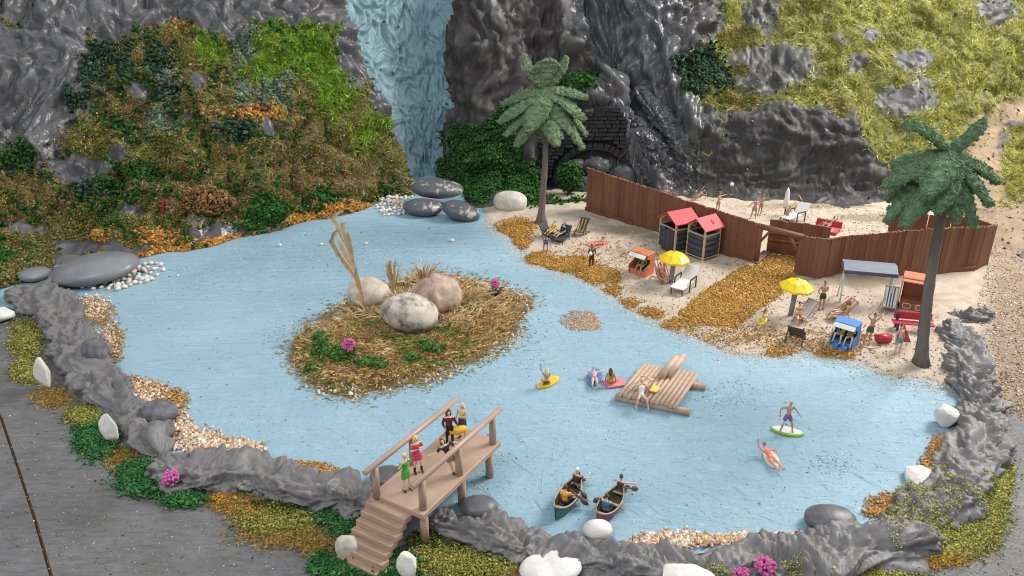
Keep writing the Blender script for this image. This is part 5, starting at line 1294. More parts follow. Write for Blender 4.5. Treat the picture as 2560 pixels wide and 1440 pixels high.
# ---------------------------------------------------------------- changing cabins
M_cab = [mat('slate_board_%d' % k, c, 0.5, 0.2, 2, 0.2, 8) for k, c in enumerate([(0.048, 0.051, 0.062), (0.058, 0.061, 0.072)])]
M_cabdark = mat('cabin_inside', (0.03, 0.03, 0.035), 0.8)
M_beige = mat('beige_wood', (0.50, 0.40, 0.27), 0.7, 0.15, 4)
M_roof = mat('red_roof', (0.60, 0.060, 0.070), 0.5, 0.10, 1.5, 0.1, 10, 0.25)
board_me = []
for k in range(2):
    mb = MB(); n = 5
    sec = [(-0.3, -0.5), (-1.15, -0.25), (-1.15, 0.1), (-0.3, 0.5), (0.5, 0.5), (0.5, -0.5)]
    mb.prism([(-0.5, y, z) for y, z in sec], (1, 0, 0)); me = mb.mesh('wall_board'); me.materials.append(M_cab[k]); board_me.append(me)
def cabin(label, L, Fp, R, door_open):
    L, Fp, R = on_beach(*L), on_beach(*Fp), on_beach(*R)
    c = (L + R) / 2
    yaw = math.atan2(Fp.y - L.y, Fp.x - L.x)
    w = (Vector((Fp.x, Fp.y)) - Vector((L.x, L.y))).length; dp = (Vector((R.x, R.y)) - Vector((Fp.x, Fp.y))).length
    w = dp = (w + dp) / 2
    root = thing('changing_cabin', (c.x, c.y, min(L.z, R.z) - 0.02), yaw, label, 'cabin')
    # local: x along L->F (gable side faces -y), y back along F->R
    h_wall, h_eave, h_ridge, z0 = 1.80, 2.36, 2.88, 0.26
    for sx in (-1, 1):
        for sy in (-1, 1):
            MB().box((sx * w / 2, sy * dp / 2, h_eave / 2), (0.13, 0.13, h_eave), None, 0.01).build('post', M_beige, root)
    sides = [((0, -dp / 2 - 0.02), w - 0.13, 0, 'front'), ((w / 2 + 0.02, 0), dp - 0.13, math.pi / 2, 'side'), ((0, dp / 2 + 0.02), w - 0.13, math.pi, 'back'), ((-w / 2 - 0.02, 0), dp - 0.13, -math.pi / 2, 'side')]
    nb = 4
    for (cx, cy), ln, rz, nm in sides:
        bh = (h_wall - z0) / nb
        if nm == 'front' and door_open:
            sub = [(-0.33, 0.34)]
        else: sub = [(0.0, 1.0)]
        for (sx, sw) in sub:
            for k in range(nb):
                o = bpy.data.objects.new('wall_board', board_me[k % 2]); col.objects.link(o); o.parent = root
                off = Matrix.Rotation(rz, 3, 'Z') @ Vector((sx * ln, 0, 0))
                o.location = (cx + off.x, cy + off.y, z0 + bh * (k + 0.5)); o.rotation_euler = (0, 0, rz); o.scale = (ln * sw, 0.09, bh * 0.97)
        MB().box((cx, cy, h_wall + 0.03), (ln, 0.12, 0.07), Matrix.Rotation(rz, 3, 'Z')).build('top_rail', M_beige, root)
        MB().box((cx, cy, z0 - 0.05), (ln, 0.12, 0.07), Matrix.Rotation(rz, 3, 'Z')).build('bottom_rail', M_beige, root)
    if door_open:
        dr = thing('door', (w / 2 - 0.1, -dp / 2 - 0.03, 0)); dr.parent = root; dr.rotation_euler = (0, 0, 0.5)
        for k in range(3):
            MB().box((-w * 0.1 - k * w * 0.17, 0, (z0 + h_wall) / 2), (w * 0.165, 0.06, h_wall - z0), None, 0.012).build('door_board', M_cab[k % 2], dr)
    # arched gable boards
    for sy in (-1, 1):
        pts = [(-w / 2, h_eave - 0.25), (-w * 0.36, h_eave - 0.02), (-w * 0.18, h_eave + 0.24), (0, h_eave + 0.32), (w * 0.18, h_eave + 0.24), (w * 0.36, h_eave - 0.02), (w / 2, h_eave - 0.25)]
        top = [(w / 2, h_eave), (0, h_ridge - 0.06), (-w / 2, h_eave)]
        poly3 = [Vector((x, sy * dp / 2 - 0.03, z)) for x, z in pts + top]
        MB().prism(poly3, (0, 0.06, 0)).build('gable_board', M_beige, root)
    for sx in (-1, 1):
        e = 0.22; ex = w / 2 + e; ez = h_eave - (h_ridge - h_eave) * e / (w / 2)
        pl = [Vector((0, -dp / 2 - e, h_ridge)), Vector((0, dp / 2 + e, h_ridge)), Vector((sx * ex, dp / 2 + e, ez)), Vector((sx * ex, -dp / 2 - e, ez))]
        MB().prism(pl, (0, 0, 0.07)).build('roof_slope', M_roof, root)
    MB().box((0, 0, z0 - 0.02), (w - 0.1, dp - 0.1, 0.05)).build('floor_board', M_cabdark, root)
    MB().box((0, dp / 2 - 0.2, 1.25), (w - 0.2, 0.3, 0.06)).build('shelf', M_beige, root)
    return root, w, dp, h_ridge, h_eave
cabin('red-roofed changing cabin with its door ajar, the left one of the pair', (1655, 620), (1690, 637), (1724, 622), True)
rt, w_, dp_, hr_, he_ = cabin('red-roofed changing cabin with closed walls and a scribble on its roof', (1720, 640), (1756, 654), (1789, 638), False)
mb = MB()
sl = (he_ - hr_) / (w_ / 2)
sp = lambda u, v: (u * w_ / 2, v * dp_ / 2, hr_ + sl * u * w_ / 2 + 0.085)
mb.tube([sp(0.45, 0.35), sp(0.5, 0.15), sp(0.62, 0.2), sp(0.6, 0.35), sp(0.75, 0.3)], 0.018, 5); mb.tube([sp(0.72, 0.1), sp(0.85, 0.25), sp(0.9, 0.12)], 0.018, 5)
mb.build('roof_scribble', mat('black_ink', (0.02, 0.01, 0.012), 0.6), rt)

# ---------------------------------------------------------------- beach furniture
M_or = mat('orange_plastic', (0.60, 0.185, 0.085), 0.45, 0.1, 2)
M_br = mat('terracotta_plastic', (0.34, 0.105, 0.055), 0.5, 0.12, 2)
M_bl = mat('blue_plastic', (0.085, 0.24, 0.60), 0.42, 0.1, 2)
M_wh = mat('white_plastic', (0.78, 0.75, 0.69), 0.5, 0.06, 2)
M_yl = mat('yellow_canopy', (0.88, 0.60, 0.015), 0.35, 0.05, 2, 0, 1, 0.5)
M_gp = mat('grey_pole', (0.25, 0.25, 0.265), 0.5, 0.1, 2)
M_dk = mat('dark_frame', (0.045, 0.047, 0.055), 0.5, 0.15, 3)
M_dw = mat('dark_wood', (0.085, 0.062, 0.047), 0.65, 0.25, 4, 0.3, 12)
M_lw = mat('light_wood', (0.36, 0.28, 0.19), 0.65, 0.2, 4)
M_red = mat('red_paint', (0.45, 0.03, 0.05), 0.4, 0.1, 2)
def hooded_chair(label, p, yaw, m, s=1.0, awning=True, frames=False, insides=None):
    """seat faces -y; two curved sides, a back, a hood"""
    root = thing('hooded_beach_chair', p, yaw, label, 'beach chair')
    w, dp, hs, ht = 1.45 * s, 1.05 * s, 0.50 * s, 1.75 * s
    prof = [(-dp / 2, 0), (dp / 2 * 0.9, 0), (dp / 2 * 1.25, 0.75 * s), (dp / 2 * 0.95, ht), (-dp / 2 * 0.75, ht * 0.97), (-dp / 2 * 0.60, ht * 0.80), (dp * 0.05, ht * 0.72), (dp * 0.02, 0.95 * s), (-dp / 2 * 1.15, 0.72 * s), (-dp / 2 * 1.12, 0.5 * s)]
    for sx in (-1, 1):
        MB().prism([Vector((sx * w / 2 - (0.05 if sx > 0 else -0.0), y, z)) for y, z in prof], (0.05 if sx > 0 else -0.05, 0, 0)).build('side_panel', m, root)
    wi = w - 0.10
    MB().prism([Vector((-wi / 2, dp / 2 * 0.85, 0.05)), Vector((-wi / 2, dp / 2 * 1.2, 0.75 * s)), Vector((-wi / 2, dp / 2 * 0.9, ht)), Vector((-wi / 2, dp / 2 * 0.9 - 0.06, ht)), Vector((-wi / 2, dp / 2 * 0.75, 0.6 * s)), Vector((-wi / 2, dp / 2 * 0.75, 0.05))], (wi, 0, 0)).build('back_panel', insides or m, root)
    MB().box((0, dp * 0.05, ht + 0.0), (w + 0.06, dp * 0.92, 0.07), Matrix.Rotation(0.03, 3, 'X'), 0.02).build('hood', m, root)
    MB().box((0, -0.02, hs - 0.06), (wi, dp * 0.72, 0.1), None, 0.02).build('seat', insides or m, root)
    MB().box((0, -dp / 2 * 0.92, hs * 0.5 - 0.03), (wi, 0.06, hs - 0.08)).build('front_panel', m, root)
    if awning:
        MB().box((0, -dp * 0.62, ht - 0.13 * s), (w * 0.98, 0.36 * s, 0.05), Matrix.Rotation(0.65, 3, 'X'), 0.015).build('awning', M_wh, root)
    if frames:
        for sx in (-1, 1):
            mb = MB(); fw, fh = 0.36 * s, 0.26 * s; c = Vector((sx * w * 0.22, -dp / 2 * 0.92 - 0.045, hs * 0.5))
            for (ox, oz, sw, sh) in ((0, fh / 2, fw, 0.05), (0, -fh / 2, fw, 0.05), (-fw / 2, 0, 0.05, fh), (fw / 2, 0, 0.05, fh)): mb.box(c + Vector((ox, 0, oz)), (sw, 0.025, sh))
            mb.build('footrest_frame', mat('pinkish_trim', (0.62, 0.48, 0.42), 0.5), root)
    return root
def ground_px(px, py, dz=0.0):
    p = on_beach(px, py); p.z += dz - 0.02
    return p
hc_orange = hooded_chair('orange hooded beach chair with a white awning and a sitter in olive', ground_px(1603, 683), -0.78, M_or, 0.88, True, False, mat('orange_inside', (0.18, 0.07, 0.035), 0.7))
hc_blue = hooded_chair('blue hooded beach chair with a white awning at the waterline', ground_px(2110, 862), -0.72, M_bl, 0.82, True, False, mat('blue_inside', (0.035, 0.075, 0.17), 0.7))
for sx in (-1, 1): MB().tube([(sx * 0.24, -0.42, 0.16), (sx * 0.24, -0.80, 0.14)], 0.14, 10).build('footrest', M_bl, hc_blue)
hc_brown = hooded_chair('large empty terracotta beach chair with two framed footrests', ground_px(2282, 768), -0.50, M_br, 1.12, False, True)
MB().prism([Vector((-0.84, -0.72, 1.86)), Vector((-0.84, -0.2, 2.02)), Vector((-0.84, 0.5, 2.06)), Vector((-0.84, 0.5, 2.0)), Vector((-0.84, -0.2, 1.95)), Vector((-0.84, -0.72, 1.80))], (1.68, 0, 0)).build('hood_brim', M_or, hc_brown)
def parasol(label, p, h, r, poleR):
    root = thing('parasol', p, 0.2, label, 'parasol', 'yellow parasols on the beach')
    MB().tube([(0, 0, -0.1), (0, 0, h)], poleR, 10).build('pole', M_gp, root)
    n = 8
    for k in range(n):
        a0, a1 = 2 * math.pi * k / n, 2 * math.pi * (k + 1) / n; am = (a0 + a1) / 2
        P_ = lambda rr, a, z: Vector((rr * math.cos(a), rr * math.sin(a), z))
        pts = [P_(0.03, am, h + 0.42), P_(r * 0.55, a0, h + 0.28), P_(r * 0.52, am, h + 0.25), P_(r * 0.55, a1, h + 0.28), P_(r, a0, h - 0.06), P_(r * 0.93, am, h - 0.04), P_(r, a1, h - 0.06), P_(r * 0.99, a0, h - 0.18), P_(r * 0.925, am, h - 0.15), P_(r * 0.99, a1, h - 0.18)]
        mb = MB(); mb.poly(pts, [(0, 1, 2), (0, 2, 3), (1, 4, 5, 2), (2, 5, 6, 3), (4, 7, 8, 5), (5, 8, 9, 6)])
        o = mb.build('canopy_panel', M_yl, root)
        sm = o.modifiers.new('thickness', 'SOLIDIFY'); sm.thickness = 0.02
    MB().ball((0, 0, h + 0.43), 0.06, None, 1).build('finial', M_yl, root)
    return root
par1 = parasol('yellow parasol over the red and white deckchair', ground_px(1677, 706), 1.75, 1.0, 0.16)
par2 = parasol('yellow parasol with a bare grey pole near the swing frame', ground_px(1976, 788), 1.95, 1.0, 0.15)
for o_ in (par1, par2): o_.rotation_euler = (0.04, 0.03, 0.35)
def stripes_mesh(name, path, w, ncol, mats, th=0.02):
    """sling cloth along path (y,z), split across its width in ncol strips"""
    bm = bmesh.new(); P_ = [(y, z) for y, z in path]
    rows = [[bm.verts.new((-w / 2 + w * k / ncol, y, z)) for k in range(ncol + 1)] for y, z in P_]
    for r0, r1 in zip(rows, rows[1:]):
        for k in range(ncol):
            f = bm.faces.new((r0[k], r0[k + 1], r1[k + 1], r1[k])); f.material_index = k % len(mats)
    me = bpy.data.meshes.new(name); bm.to_mesh(me); bm.free()
    for m in mats: me.materials.append(m)
    return me
def deckchair(label, p, yaw, cloth, frame, s=1.0, group=None, ncol=7):
    root = thing('deckchair', p, yaw, label, 'deckchair', group)
    w = 0.62 * s
    path = [(-0.55 * s, 0.36 * s), (-0.4 * s, 0.29 * s), (-0.1 * s, 0.26 * s), (0.15 * s, 0.38 * s), (0.42 * s, 0.75 * s), (0.66 * s, 1.06 * s)]
    o = link('sling', stripes_mesh('sling', path, w, ncol, cloth), root)
    o.parent = root; sm = o.modifiers.new('thickness', 'SOLIDIFY'); sm.thickness = 0.025
    for sx in (-1, 1):
        x = sx * (w / 2 + 0.02)
        MB().box((x, 0.06 * s, 0.56 * s), (0.05, 1.62 * s, 0.07), Matrix.Rotation(math.atan2(0.98, 1.24), 3, 'X'), 0.008).build('frame_rail', frame, root)
        MB().box((x + sx * 0.05, 0.15 * s, 0.22 * s), (0.05, 1.2 * s, 0.07), Matrix.Rotation(-math.atan2(0.3, 1.0), 3, 'X'), 0.008).build('leg', frame, root)
    MB().box((0, -0.55 * s, 0.34 * s), (w + 0.1, 0.06, 0.06)).build('front_bar', frame, root)
    MB().box((0, 0.67 * s, 1.07 * s), (w + 0.1, 0.06, 0.06)).build('top_bar', frame, root)
    return root
M_rs = mat('red_stripe', (0.62, 0.09, 0.07), 0.8); M_bs = mat('blue_stripe', (0.07, 0.10, 0.20), 0.8); M_cl = mat('white_cloth', (0.74, 0.71, 0.64), 0.8)
M_ys = mat('ochre_stripe', (0.42, 0.33, 0.08), 0.8); M_ks = mat('dark_stripe', (0.085, 0.07, 0.035), 0.8); M_os = mat('apricot_cloth', (0.68, 0.36, 0.22), 0.8); M_gs = mat('greyish_cloth', (0.60, 0.60, 0.58), 0.8)
dc_red = deckchair('red and white striped deckchair under a yellow parasol', ground_px(1655, 702), 0.25, [M_rs, M_cl], M_lw, 1.15, ncol=7)
dc_blue = deckchair('empty white deckchair with navy stripes beside the swing frame', ground_px(2221, 772), -0.47, [M_cl, M_cl, M_bs, M_cl, M_bs, M_cl, M_bs, M_cl, M_cl], M_lw, 1.1, ncol=9)
dc_dark = deckchair('dark deckchair with black and ochre stripes near the fence', ground_px(1453, 585), -0.55, [M_ks, M_ys, M_ks], M_dw, 1.0, ncol=7)
dc_slat = deckchair('wooden deckchair with a pale striped sling behind the sitter in red', ground_px(2010, 798), -0.95, [M_cl, M_gs], M_lw, 1.0, ncol=6)
dc_apr = deckchair('deckchair with an apricot sling under the red-haired sunbather', ground_px(2100, 797), -1.40, [M_os, M_cl], M_lw, 1.1, ncol=5)
# back view of a dark folding chair
fc = thing('folding_chair', ground_px(1990, 850), 2.55, 'dark brown folding chair seen from behind, near the waterline', 'chair')
for sx in (-1, 1):
    MB().box((sx * 0.40, 0.05, 0.50), (0.09, 1.30, 0.08), Matrix.Rotation(0.85, 3, 'X'), 0.01).build('frame_rail', M_dw, fc)
    MB().box((sx * 0.46, 0.35, 0.34), (0.08, 0.85, 0.08), Matrix.Rotation(-0.85, 3, 'X'), 0.01).build('leg', M_dw, fc)
for k, (u, hgt) in enumerate([(-0.55, 0.10), (-0.30, 0.22), (-0.05, 0.10), (0.2, 0.22), (0.5, 0.26)]):
    MB().box((0, 0.05 + u * math.cos(0.85), 0.50 + u * math.sin(0.85)), (0.74, hgt, 0.05), Matrix.Rotation(0.85, 3, 'X'), 0.01).build('slat', M_dw, fc)
def lounger(label, p, yaw, m_pad, s=1.0):
    root = thing('sun_lounger', p, yaw, label, 'sun lounger')
    # head end +y
    MB().box((0, -0.35 * s, 0.42 * s), (0.78 * s, 1.35 * s, 0.07), Matrix.Rotation(0.04, 3, 'X'), 0.02).build('seat', m_pad, root)
    MB().box((0, 0.62 * s, 0.76 * s), (0.78 * s, 0.98 * s, 0.07), Matrix.Rotation(0.78, 3, 'X'), 0.02).build('backrest', m_pad, root)
    for sx in (-1, 1):
        x = sx * 0.45 * s
        mb = MB(); mb.box((x, 0.1 * s, 0.72 * s), (0.07, 0.85 * s, 0.07)); mb.build('armrest', M_dk, root)
        MB().box((x, -0.30 * s, 0.36 * s), (0.07, 0.07, 0.72 * s)).build('leg', M_dk, root)
        MB().box((x, 0.50 * s, 0.36 * s), (0.07, 0.07, 0.72 * s)).build('leg', M_dk, root)
        MB().box((sx * 0.32 * s, -0.98 * s, 0.2 * s), (0.06, 0.06, 0.42 * s), Matrix.Rotation(0.2, 3, 'X')).build('leg', M_dk, root)
    return root
lounger('white sun lounger with dark arms between the parasol and the orange path', ground_px(1710, 722), -0.62, M_wh, 1.15)
lounger('white sun lounger with dark arms inside the fence, by the closed parasol', ground_px(1985, 552), -1.0, M_wh, 1.15)
M_anth = mat('anthracite_cloth', (0.045, 0.046, 0.05), 0.7, 0.15, 3)
def low_chair(label, p, yaw, s=1.0):
    root = thing('lounge_chair', p, yaw, label, 'lounge chair')
    MB().box((0, -0.2 * s, 0.22 * s), (0.8 * s, 1.0 * s, 0.08), None, 0.02).build('seat', M_anth, root)
    MB().box((0, 0.52 * s, 0.55 * s), (0.8 * s, 0.9 * s, 0.07), Matrix.Rotation(0.95, 3, 'X'), 0.02).build('backrest', M_anth, root)
    for sx in (-1, 1):
        MB().tube([(sx * 0.44 * s, -0.7 * s, 0.02), (sx * 0.44 * s, -0.66 * s, 0.4 * s), (sx * 0.44 * s, -0.2 * s, 0.52 * s), (sx * 0.44 * s, 0.45 * s, 0.55 * s)], 0.035, 6).build('armrest', M_dk, root)
        MB().tube([(sx * 0.42 * s, 0.35 * s, 0.0), (sx * 0.42 * s, 0.3 * s, 0.3 * s)], 0.035, 6).build('leg', M_dk, root)
    return root
low_chair('dark lounge chair under the sitter in yellow, next to the palm trunk', ground_px(1374, 592), 0.75, 1.05)
low_chair('dark lounge chair under the dark-haired sitter in black', ground_px(1404, 600), -0.55, 1.05)
# swing frame
p = ground_px(2158, 752)
sw = thing('swing_seat', p, -0.24, 'grey-roofed garden swing on thin white legs', 'swing')
M_swg = mat('grey_blue_canopy', (0.20, 0.225, 0.265), 0.5, 0.1, 2); M_leg = mat('white_metal', (0.62, 0.60, 0.57), 0.4)
MB().prism([Vector((-1.5, -0.62, 1.98)), Vector((-1.5, -0.66, 2.18)), Vector((-1.5, 0.0, 2.46)), Vector((-1.5, 0.62, 2.38)), Vector((-1.5, 0.60, 2.2))], (3.0, 0, 0)).build('canopy', M_swg, sw)
MB().box((0, -0.665, 2.06), (3.02, 0.03, 0.2)).build('canopy_valance', mat('dark_valance', (0.075, 0.09, 0.12), 0.5), sw)
for sx in (-1, 1):
    for sy in (-1, 1): MB().tube([(sx * 1.42, sy * 0.55, -0.05), (sx * 1.36, sy * 0.12, 2.1)], 0.05, 6).build('leg', M_leg, sw)
MB().tube([(-1.4, -0.1, 2.05), (1.4, -0.1, 2.05)], 0.04, 6).build('top_rail', M_leg, sw)
# red bench
p = ground_px(2278, 824)
bn = thing('park_bench', p, -0.22, 'red bench half hidden behind the nearer palm trunk', 'bench')
MB().box((0, 0.22, 0.78), (2.0, 0.07, 0.42), Matrix.Rotation(-0.15, 3, 'X'), 0.02).build('backrest', M_red, bn)
MB().box((0, -0.12, 0.48), (2.2, 0.5, 0.07), None, 0.02).build('seat', M_red, bn)
for sx in (-1, 1):
    MB().box((sx * 0.8, 0.18, 0.42), (0.14, 0.1, 0.84)).build('leg', M_dk, bn)
    MB().box((sx * 0.8, -0.25, 0.23), (0.12, 0.1, 0.46)).build('leg', M_dk, bn)
# towels and boards on the beach
def slab(name, label, cat, pts3, th, m, parent=None, group=None):
    o = MB().prism([Vector(q_) for q_ in pts3], (0, 0, th)).build(name, m, parent)
    return tag(o, label, cat, group)
tz = [ground_px(*q_, 0.03) for q_ in [(1461, 612), (1492, 622), (1526, 607), (1494, 601)]]
slab('beach_towel', 'salmon beach towel under the dark-haired sunbather', 'towel', tz, 0.06, mat('salmon_towel', (0.58, 0.20, 0.16), 0.85))
tz = [ground_px(*q_, 0.02) for q_ in [(1818, 652), (1830, 646), (1887, 661), (1880, 668)]]
slat = thing('duckboard', tz[0], 0, 'short pale wooden duckboard at the foot of the gate', 'duckboard')
for k in range(3):
    a, b, c, d_ = [Vector(v) for v in tz]; t0, t1 = k / 3 + 0.015, (k + 1) / 3 - 0.015
    MB().prism([a.lerp(d_, t0) - tz[0], a.lerp(d_, t1) - tz[0], b.lerp(c, t1) - tz[0], b.lerp(c, t0) - tz[0]], (0, 0, 0.12)).build('slat', M_beige, slat)
p = ground_px(2204, 856)
o = MB().tube([(0.35, 0.05, 0.26), (-0.35, -0.1, 0.32)], [0.30, 0.22], 12).build('bucket', M_red, loc=p); tag(o, 'red bucket lying on the sand beside the man with the red board', 'bucket')
p = on_beach(1826, 492); o = MB().ball((0, 0, 0), 0.17).build('ball', M_wh, loc=(p.x, p.y, p.z + 1.1)); ball_o = tag(o, 'white ball in the air beyond the fence', 'ball')
# closed white parasol and red paddling pool inside the fence
p = ground_px(1961, 540)
cp_ = thing('closed_parasol', p, 0, 'closed white parasol standing inside the fence', 'parasol')
MB().tube([(0, 0, -0.1), (0, 0, 0.9)], 0.06, 8).build('pole', M_dk, cp_)
MB().tube([(0, 0, 0.8), (0, 0, 1.0), (0, 0, 2.1), (0, 0, 2.35)], [0.20, 0.24, 0.13, 0.03], 10).build('folded_canopy', M_wh, cp_)
p = ground_px(2064, 578)
o = thing('lilo', p, -0.62, 'red inflatable mattress under the sunbathers inside the fence', 'lilo')
for k in range(5): MB().tube([(-0.9, -0.5 + 0.25 * k, 0.15), (0.9, -0.5 + 0.25 * k, 0.15)], 0.13, 8).build('air_tube', M_red, o)
MB().box((0, 0.72, 0.42), (1.9, 0.12, 0.55), Matrix.Rotation(-0.25, 3, 'X'), 0.05).build('headrest', M_red, o)

# ---------------------------------------------------------------- footbridge with stairs
M_deck = mat('tan_deck', (0.47, 0.315, 0.23), 0.42, 0.10, 1.2, 0.15, 4, 0.45)
M_post = mat('tan_post', (0.42, 0.29, 0.21), 0.5, 0.15, 2, 0.3, 6, 0.4, vscale=(2, 2, 0.5))
DZ = 1.55
NL, NR, FR = at(918, 1243, DZ), at(1058, 1288, DZ), at(1253, 1103, DZ)
u = (FR - NR); LEN = u.length; u.normalize()
v = (NL - NR); v = v - u * v.dot(u); WID = v.length; v.normalize()
bridge = thing('footbridge', (NR.x, NR.y, 0), math.atan2(u.y, u.x) - math.pi / 2, 'tan wooden footbridge with log handrails, stairs and five people on it', 'footbridge')
# local: y along the bridge, x to the right; near right corner at the origin, deck spans x in [-WID, 0]
MB().box((-WID / 2, LEN / 2, DZ - 0.12), (WID, LEN, 0.24), None, 0.02).build('deck', M_deck, bridge)
Mb_inv = (Matrix.Translation(bridge.location) @ Matrix.Rotation(bridge.rotation_euler.z, 4, 'Z')).inverted()
def bl_(px, py, z): return Mb_inv @ at(px, py, z)
def snap(px, py, z, x): q_ = bl_(px, py, z); q_.x = x; return q_
xr, xl = -0.22, -WID + 0.22
pr = [snap(*q_, DZ, xr) for q_ in [(1049, 1268), (1143, 1185), (1225, 1106)]]
pl_ = [snap(*q_, DZ, xl) for q_ in [(944, 1238), (1030, 1158), (1118, 1082)]]
RH = 1.30
for q_ in pr + pl_: MB().tube([q_ - Vector((0, 0, 0.1)), q_ + Vector((0, 0, RH))], [0.15, 0.14], 12).build('rail_post', M_post, bridge)
for row_ in (pr, pl_):
    d_ = (row_[2] - row_[0]).normalized()
    a_ = row_[0] - d_ * 0.55 + Vector((0, 0, RH + 0.04)); b_ = row_[2] + d_ * 0.65 + Vector((0, 0, RH + 0.04))
    MB().tube([a_, b_], 0.115, 12).build('handrail', M_deck, bridge)
for q_ in [Vector((-0.22, 0.3, 0)), Vector((-0.25, LEN * 0.52, 0)), Vector((-0.25, LEN - 0.55, 0)), Vector((-WID + 0.3, LEN - 0.5, 0)), Vector((-WID + 0.3, LEN * 0.5, 0)), Vector((-WID + 0.3, 0.3, 0))]:
    MB().tube([q_ + Vector((0, 0, -0.1)), q_ + Vector((0, 0, DZ - 0.2))], 0.165, 12).build('support_post', M_post, bridge)
st = thing('stairs', (0, 0, 0)); st.parent = bridge
nst = 7
sx0, sx1 = -WID - 0.02, -0.55
for k in range(nst):
    zt = (DZ - 0.1) * (1 - (k + 0.3) / nst); y0 = -0.285 * k - 0.02
    MB().box(((sx0 + sx1) / 2 + random.uniform(-.03, .03), y0 - 0.20, zt - 0.11), (sx1 - sx0 + random.uniform(-.06, .06), 0.42, 0.24), Matrix.Rotation(-0.10, 3, 'X'), 0.02).build('step', mat('tan_step', (0.40, 0.265, 0.185), 0.6, 0.2, 1.5, 0.4, 5, 0.3, vscale=(0.4, 3, 3)), st)

# ---------------------------------------------------------------- raft, canoes, boards
M_log = mat('raft_log', (0.54, 0.39, 0.28), 0.5, 0.14, 1.5, 0.3, 5, 0.35, vscale=(3, 3, 0.4))
RZ = 0.42
r00, r10, r11, r01 = at(1544, 986, RZ), at(1694, 1018, RZ), at(1748, 936, RZ), at(1606, 912, RZ)
raft = thing('raft', (r00.x, r00.y, 0), 0, 'log raft with two spare logs on top and two sunbathers', 'raft')
o0 = raft.location
nlog = 13
for k in range(nlog):
    t = (k + 0.5) / nlog
    a_, b_ = r00.lerp(r10, t), r01.lerp(r11, t); e_ = (b_ - a_).normalized() * random.uniform(-0.06, 0.06)
    MB().tube([a_ - o0 + e_, b_ - o0 + e_], (r10 - r00).length / nlog * 0.475, 10).build('log', M_log, raft)
for t in (0.06, 0.80):
    a_, b_ = r00.lerp(r01, t), r10.lerp(r11, t); d_ = (b_ - a_).normalized()
    MB().tube([a_ - o0 - d_ * 0.15 + Vector((0, 0, -0.30)), b_ - o0 + d_ * 0.55 + Vector((0, 0, -0.30))], 0.20, 10).build('beam', M_post, raft)
sa, sb = at(1655, 940, 0.62), at(1692, 893, 0.95)
for k in (0, 1):
    e_ = Vector((0.37 * k, 0.09 * k, 0))
    MB().tube([sa - o0 + e_, sb - o0 + e_], 0.19, 10).build('spare_log', M_log, raft)
def canoe(label, near, far, m, w, group):
    a, b = at(*near, 0.3), at(*far, 0.62); a.z = b.z = 0
    L = (b - a).length; c = (a + b) / 2
    root = thing('canoe', (c.x, c.y, 0), math.atan2(b.y - a.y, b.x - a.x), label, 'canoe', group)
    n, k_ = 25, 11
    def hull(inner):
        V = []
        for i in range(n):
            t = -1 + 2 * i / (n - 1); hw = w / 2 * (1 - abs(t) ** 2.2) + 0.015; ztop = 0.46 + 0.30 * abs(t) ** 4; zb = 0.02 + 0.10 * abs(t) ** 5
            if inner: hw = max(hw - 0.05, 0.004); zb += 0.06
            for j in range(k_):
                s = math.pi * (j / (k_ - 1)); x = -math.cos(s); y = math.sin(s)
                V.append((t * L / 2 * (1 - 0.03 * (1 - y)), hw * np.sign(x) * abs(x) ** 0.7, ztop - (ztop - zb) * y ** 0.6))
        return V
    fs = [(i * k_ + j, (i + 1) * k_ + j, (i + 1) * k_ + j + 1, i * k_ + j + 1) for i in range(n - 1) for j in range(k_ - 1)]
    mb = MB(); mb.poly(hull(False), fs, True); mb.build('hull', m, root)
    mb = MB(); mb.poly(hull(True), fs, True); mb.build('hull_lining', mat('canoe_inside', (0.115, 0.075, 0.05), 0.7, 0.2, 3), root)
    V = hull(False)
    M_gun = mat('gunwale_wood', (0.42, 0.33, 0.23), 0.5)
    for j in (0, k_ - 1): MB().tube([V[i * k_ + j] for i in range(n)], 0.035, 6).build('gunwale', M_gun, root)
    for t in (-0.62, 0.02, 0.66):
        hw = w / 2 * (1 - abs(t) ** 2.2)
        MB().box((t * L / 2, 0, 0.40), (0.12, hw * 1.9, 0.04)).build('thwart', M_gun, root)
    return root
can_g = canoe('dark green canoe with a paddler in orange and one in a white cap', (1388, 1292), (1450, 1184), mat('green_hull', (0.03, 0.135, 0.105), 0.35, 0.12, 2), 0.78, 'canoes paddling by the near bank')
can_r = canoe('dark red canoe with a paddler in blue, partly behind the small white stone', (1493, 1306), (1556, 1207), mat('maroon_hull', (0.19, 0.035, 0.06), 0.35, 0.12, 2), 0.78, 'canoes paddling by the near bank')
def surfboard(name, label, p0, p1, w, m, z=0.03, cat='surfboard', th=0.09, m2=None, square=False):
    a, b = at(*p0, z), at(*p1, z); c = (a + b) / 2; L = (b - a).length
    root = thing(name, c, math.atan2(b.y - a.y, b.x - a.x), label, cat)
    n = 18
    pts = []
    if square: pts = [(-L / 2, -w / 2), (L / 2, -w / 2), (L / 2, w / 2), (-L / 2, w / 2)]
    else:
        for k in range(n):
            t = -1 + 2 * k / (n - 1); pts.append((t * L / 2, -w / 2 * (1 - abs(t) ** 2.4) ** 0.8))
        for k in range(1, n - 1):
            t = 1 - 2 * k / (n - 1); pts.append((t * L / 2, w / 2 * (1 - abs(t) ** 2.4) ** 0.8))
    MB().prism([Vector((x, y, 0)) for x, y in pts], (0, 0, th)).build('board_core', m, root)
    if m2: MB().prism([Vector((x * 0.93, y * 0.8 + w * 0.03, th + 0.003)) for x, y in pts], (0, 0, 0.02)).build('deck_pad', m2, root)
    return root
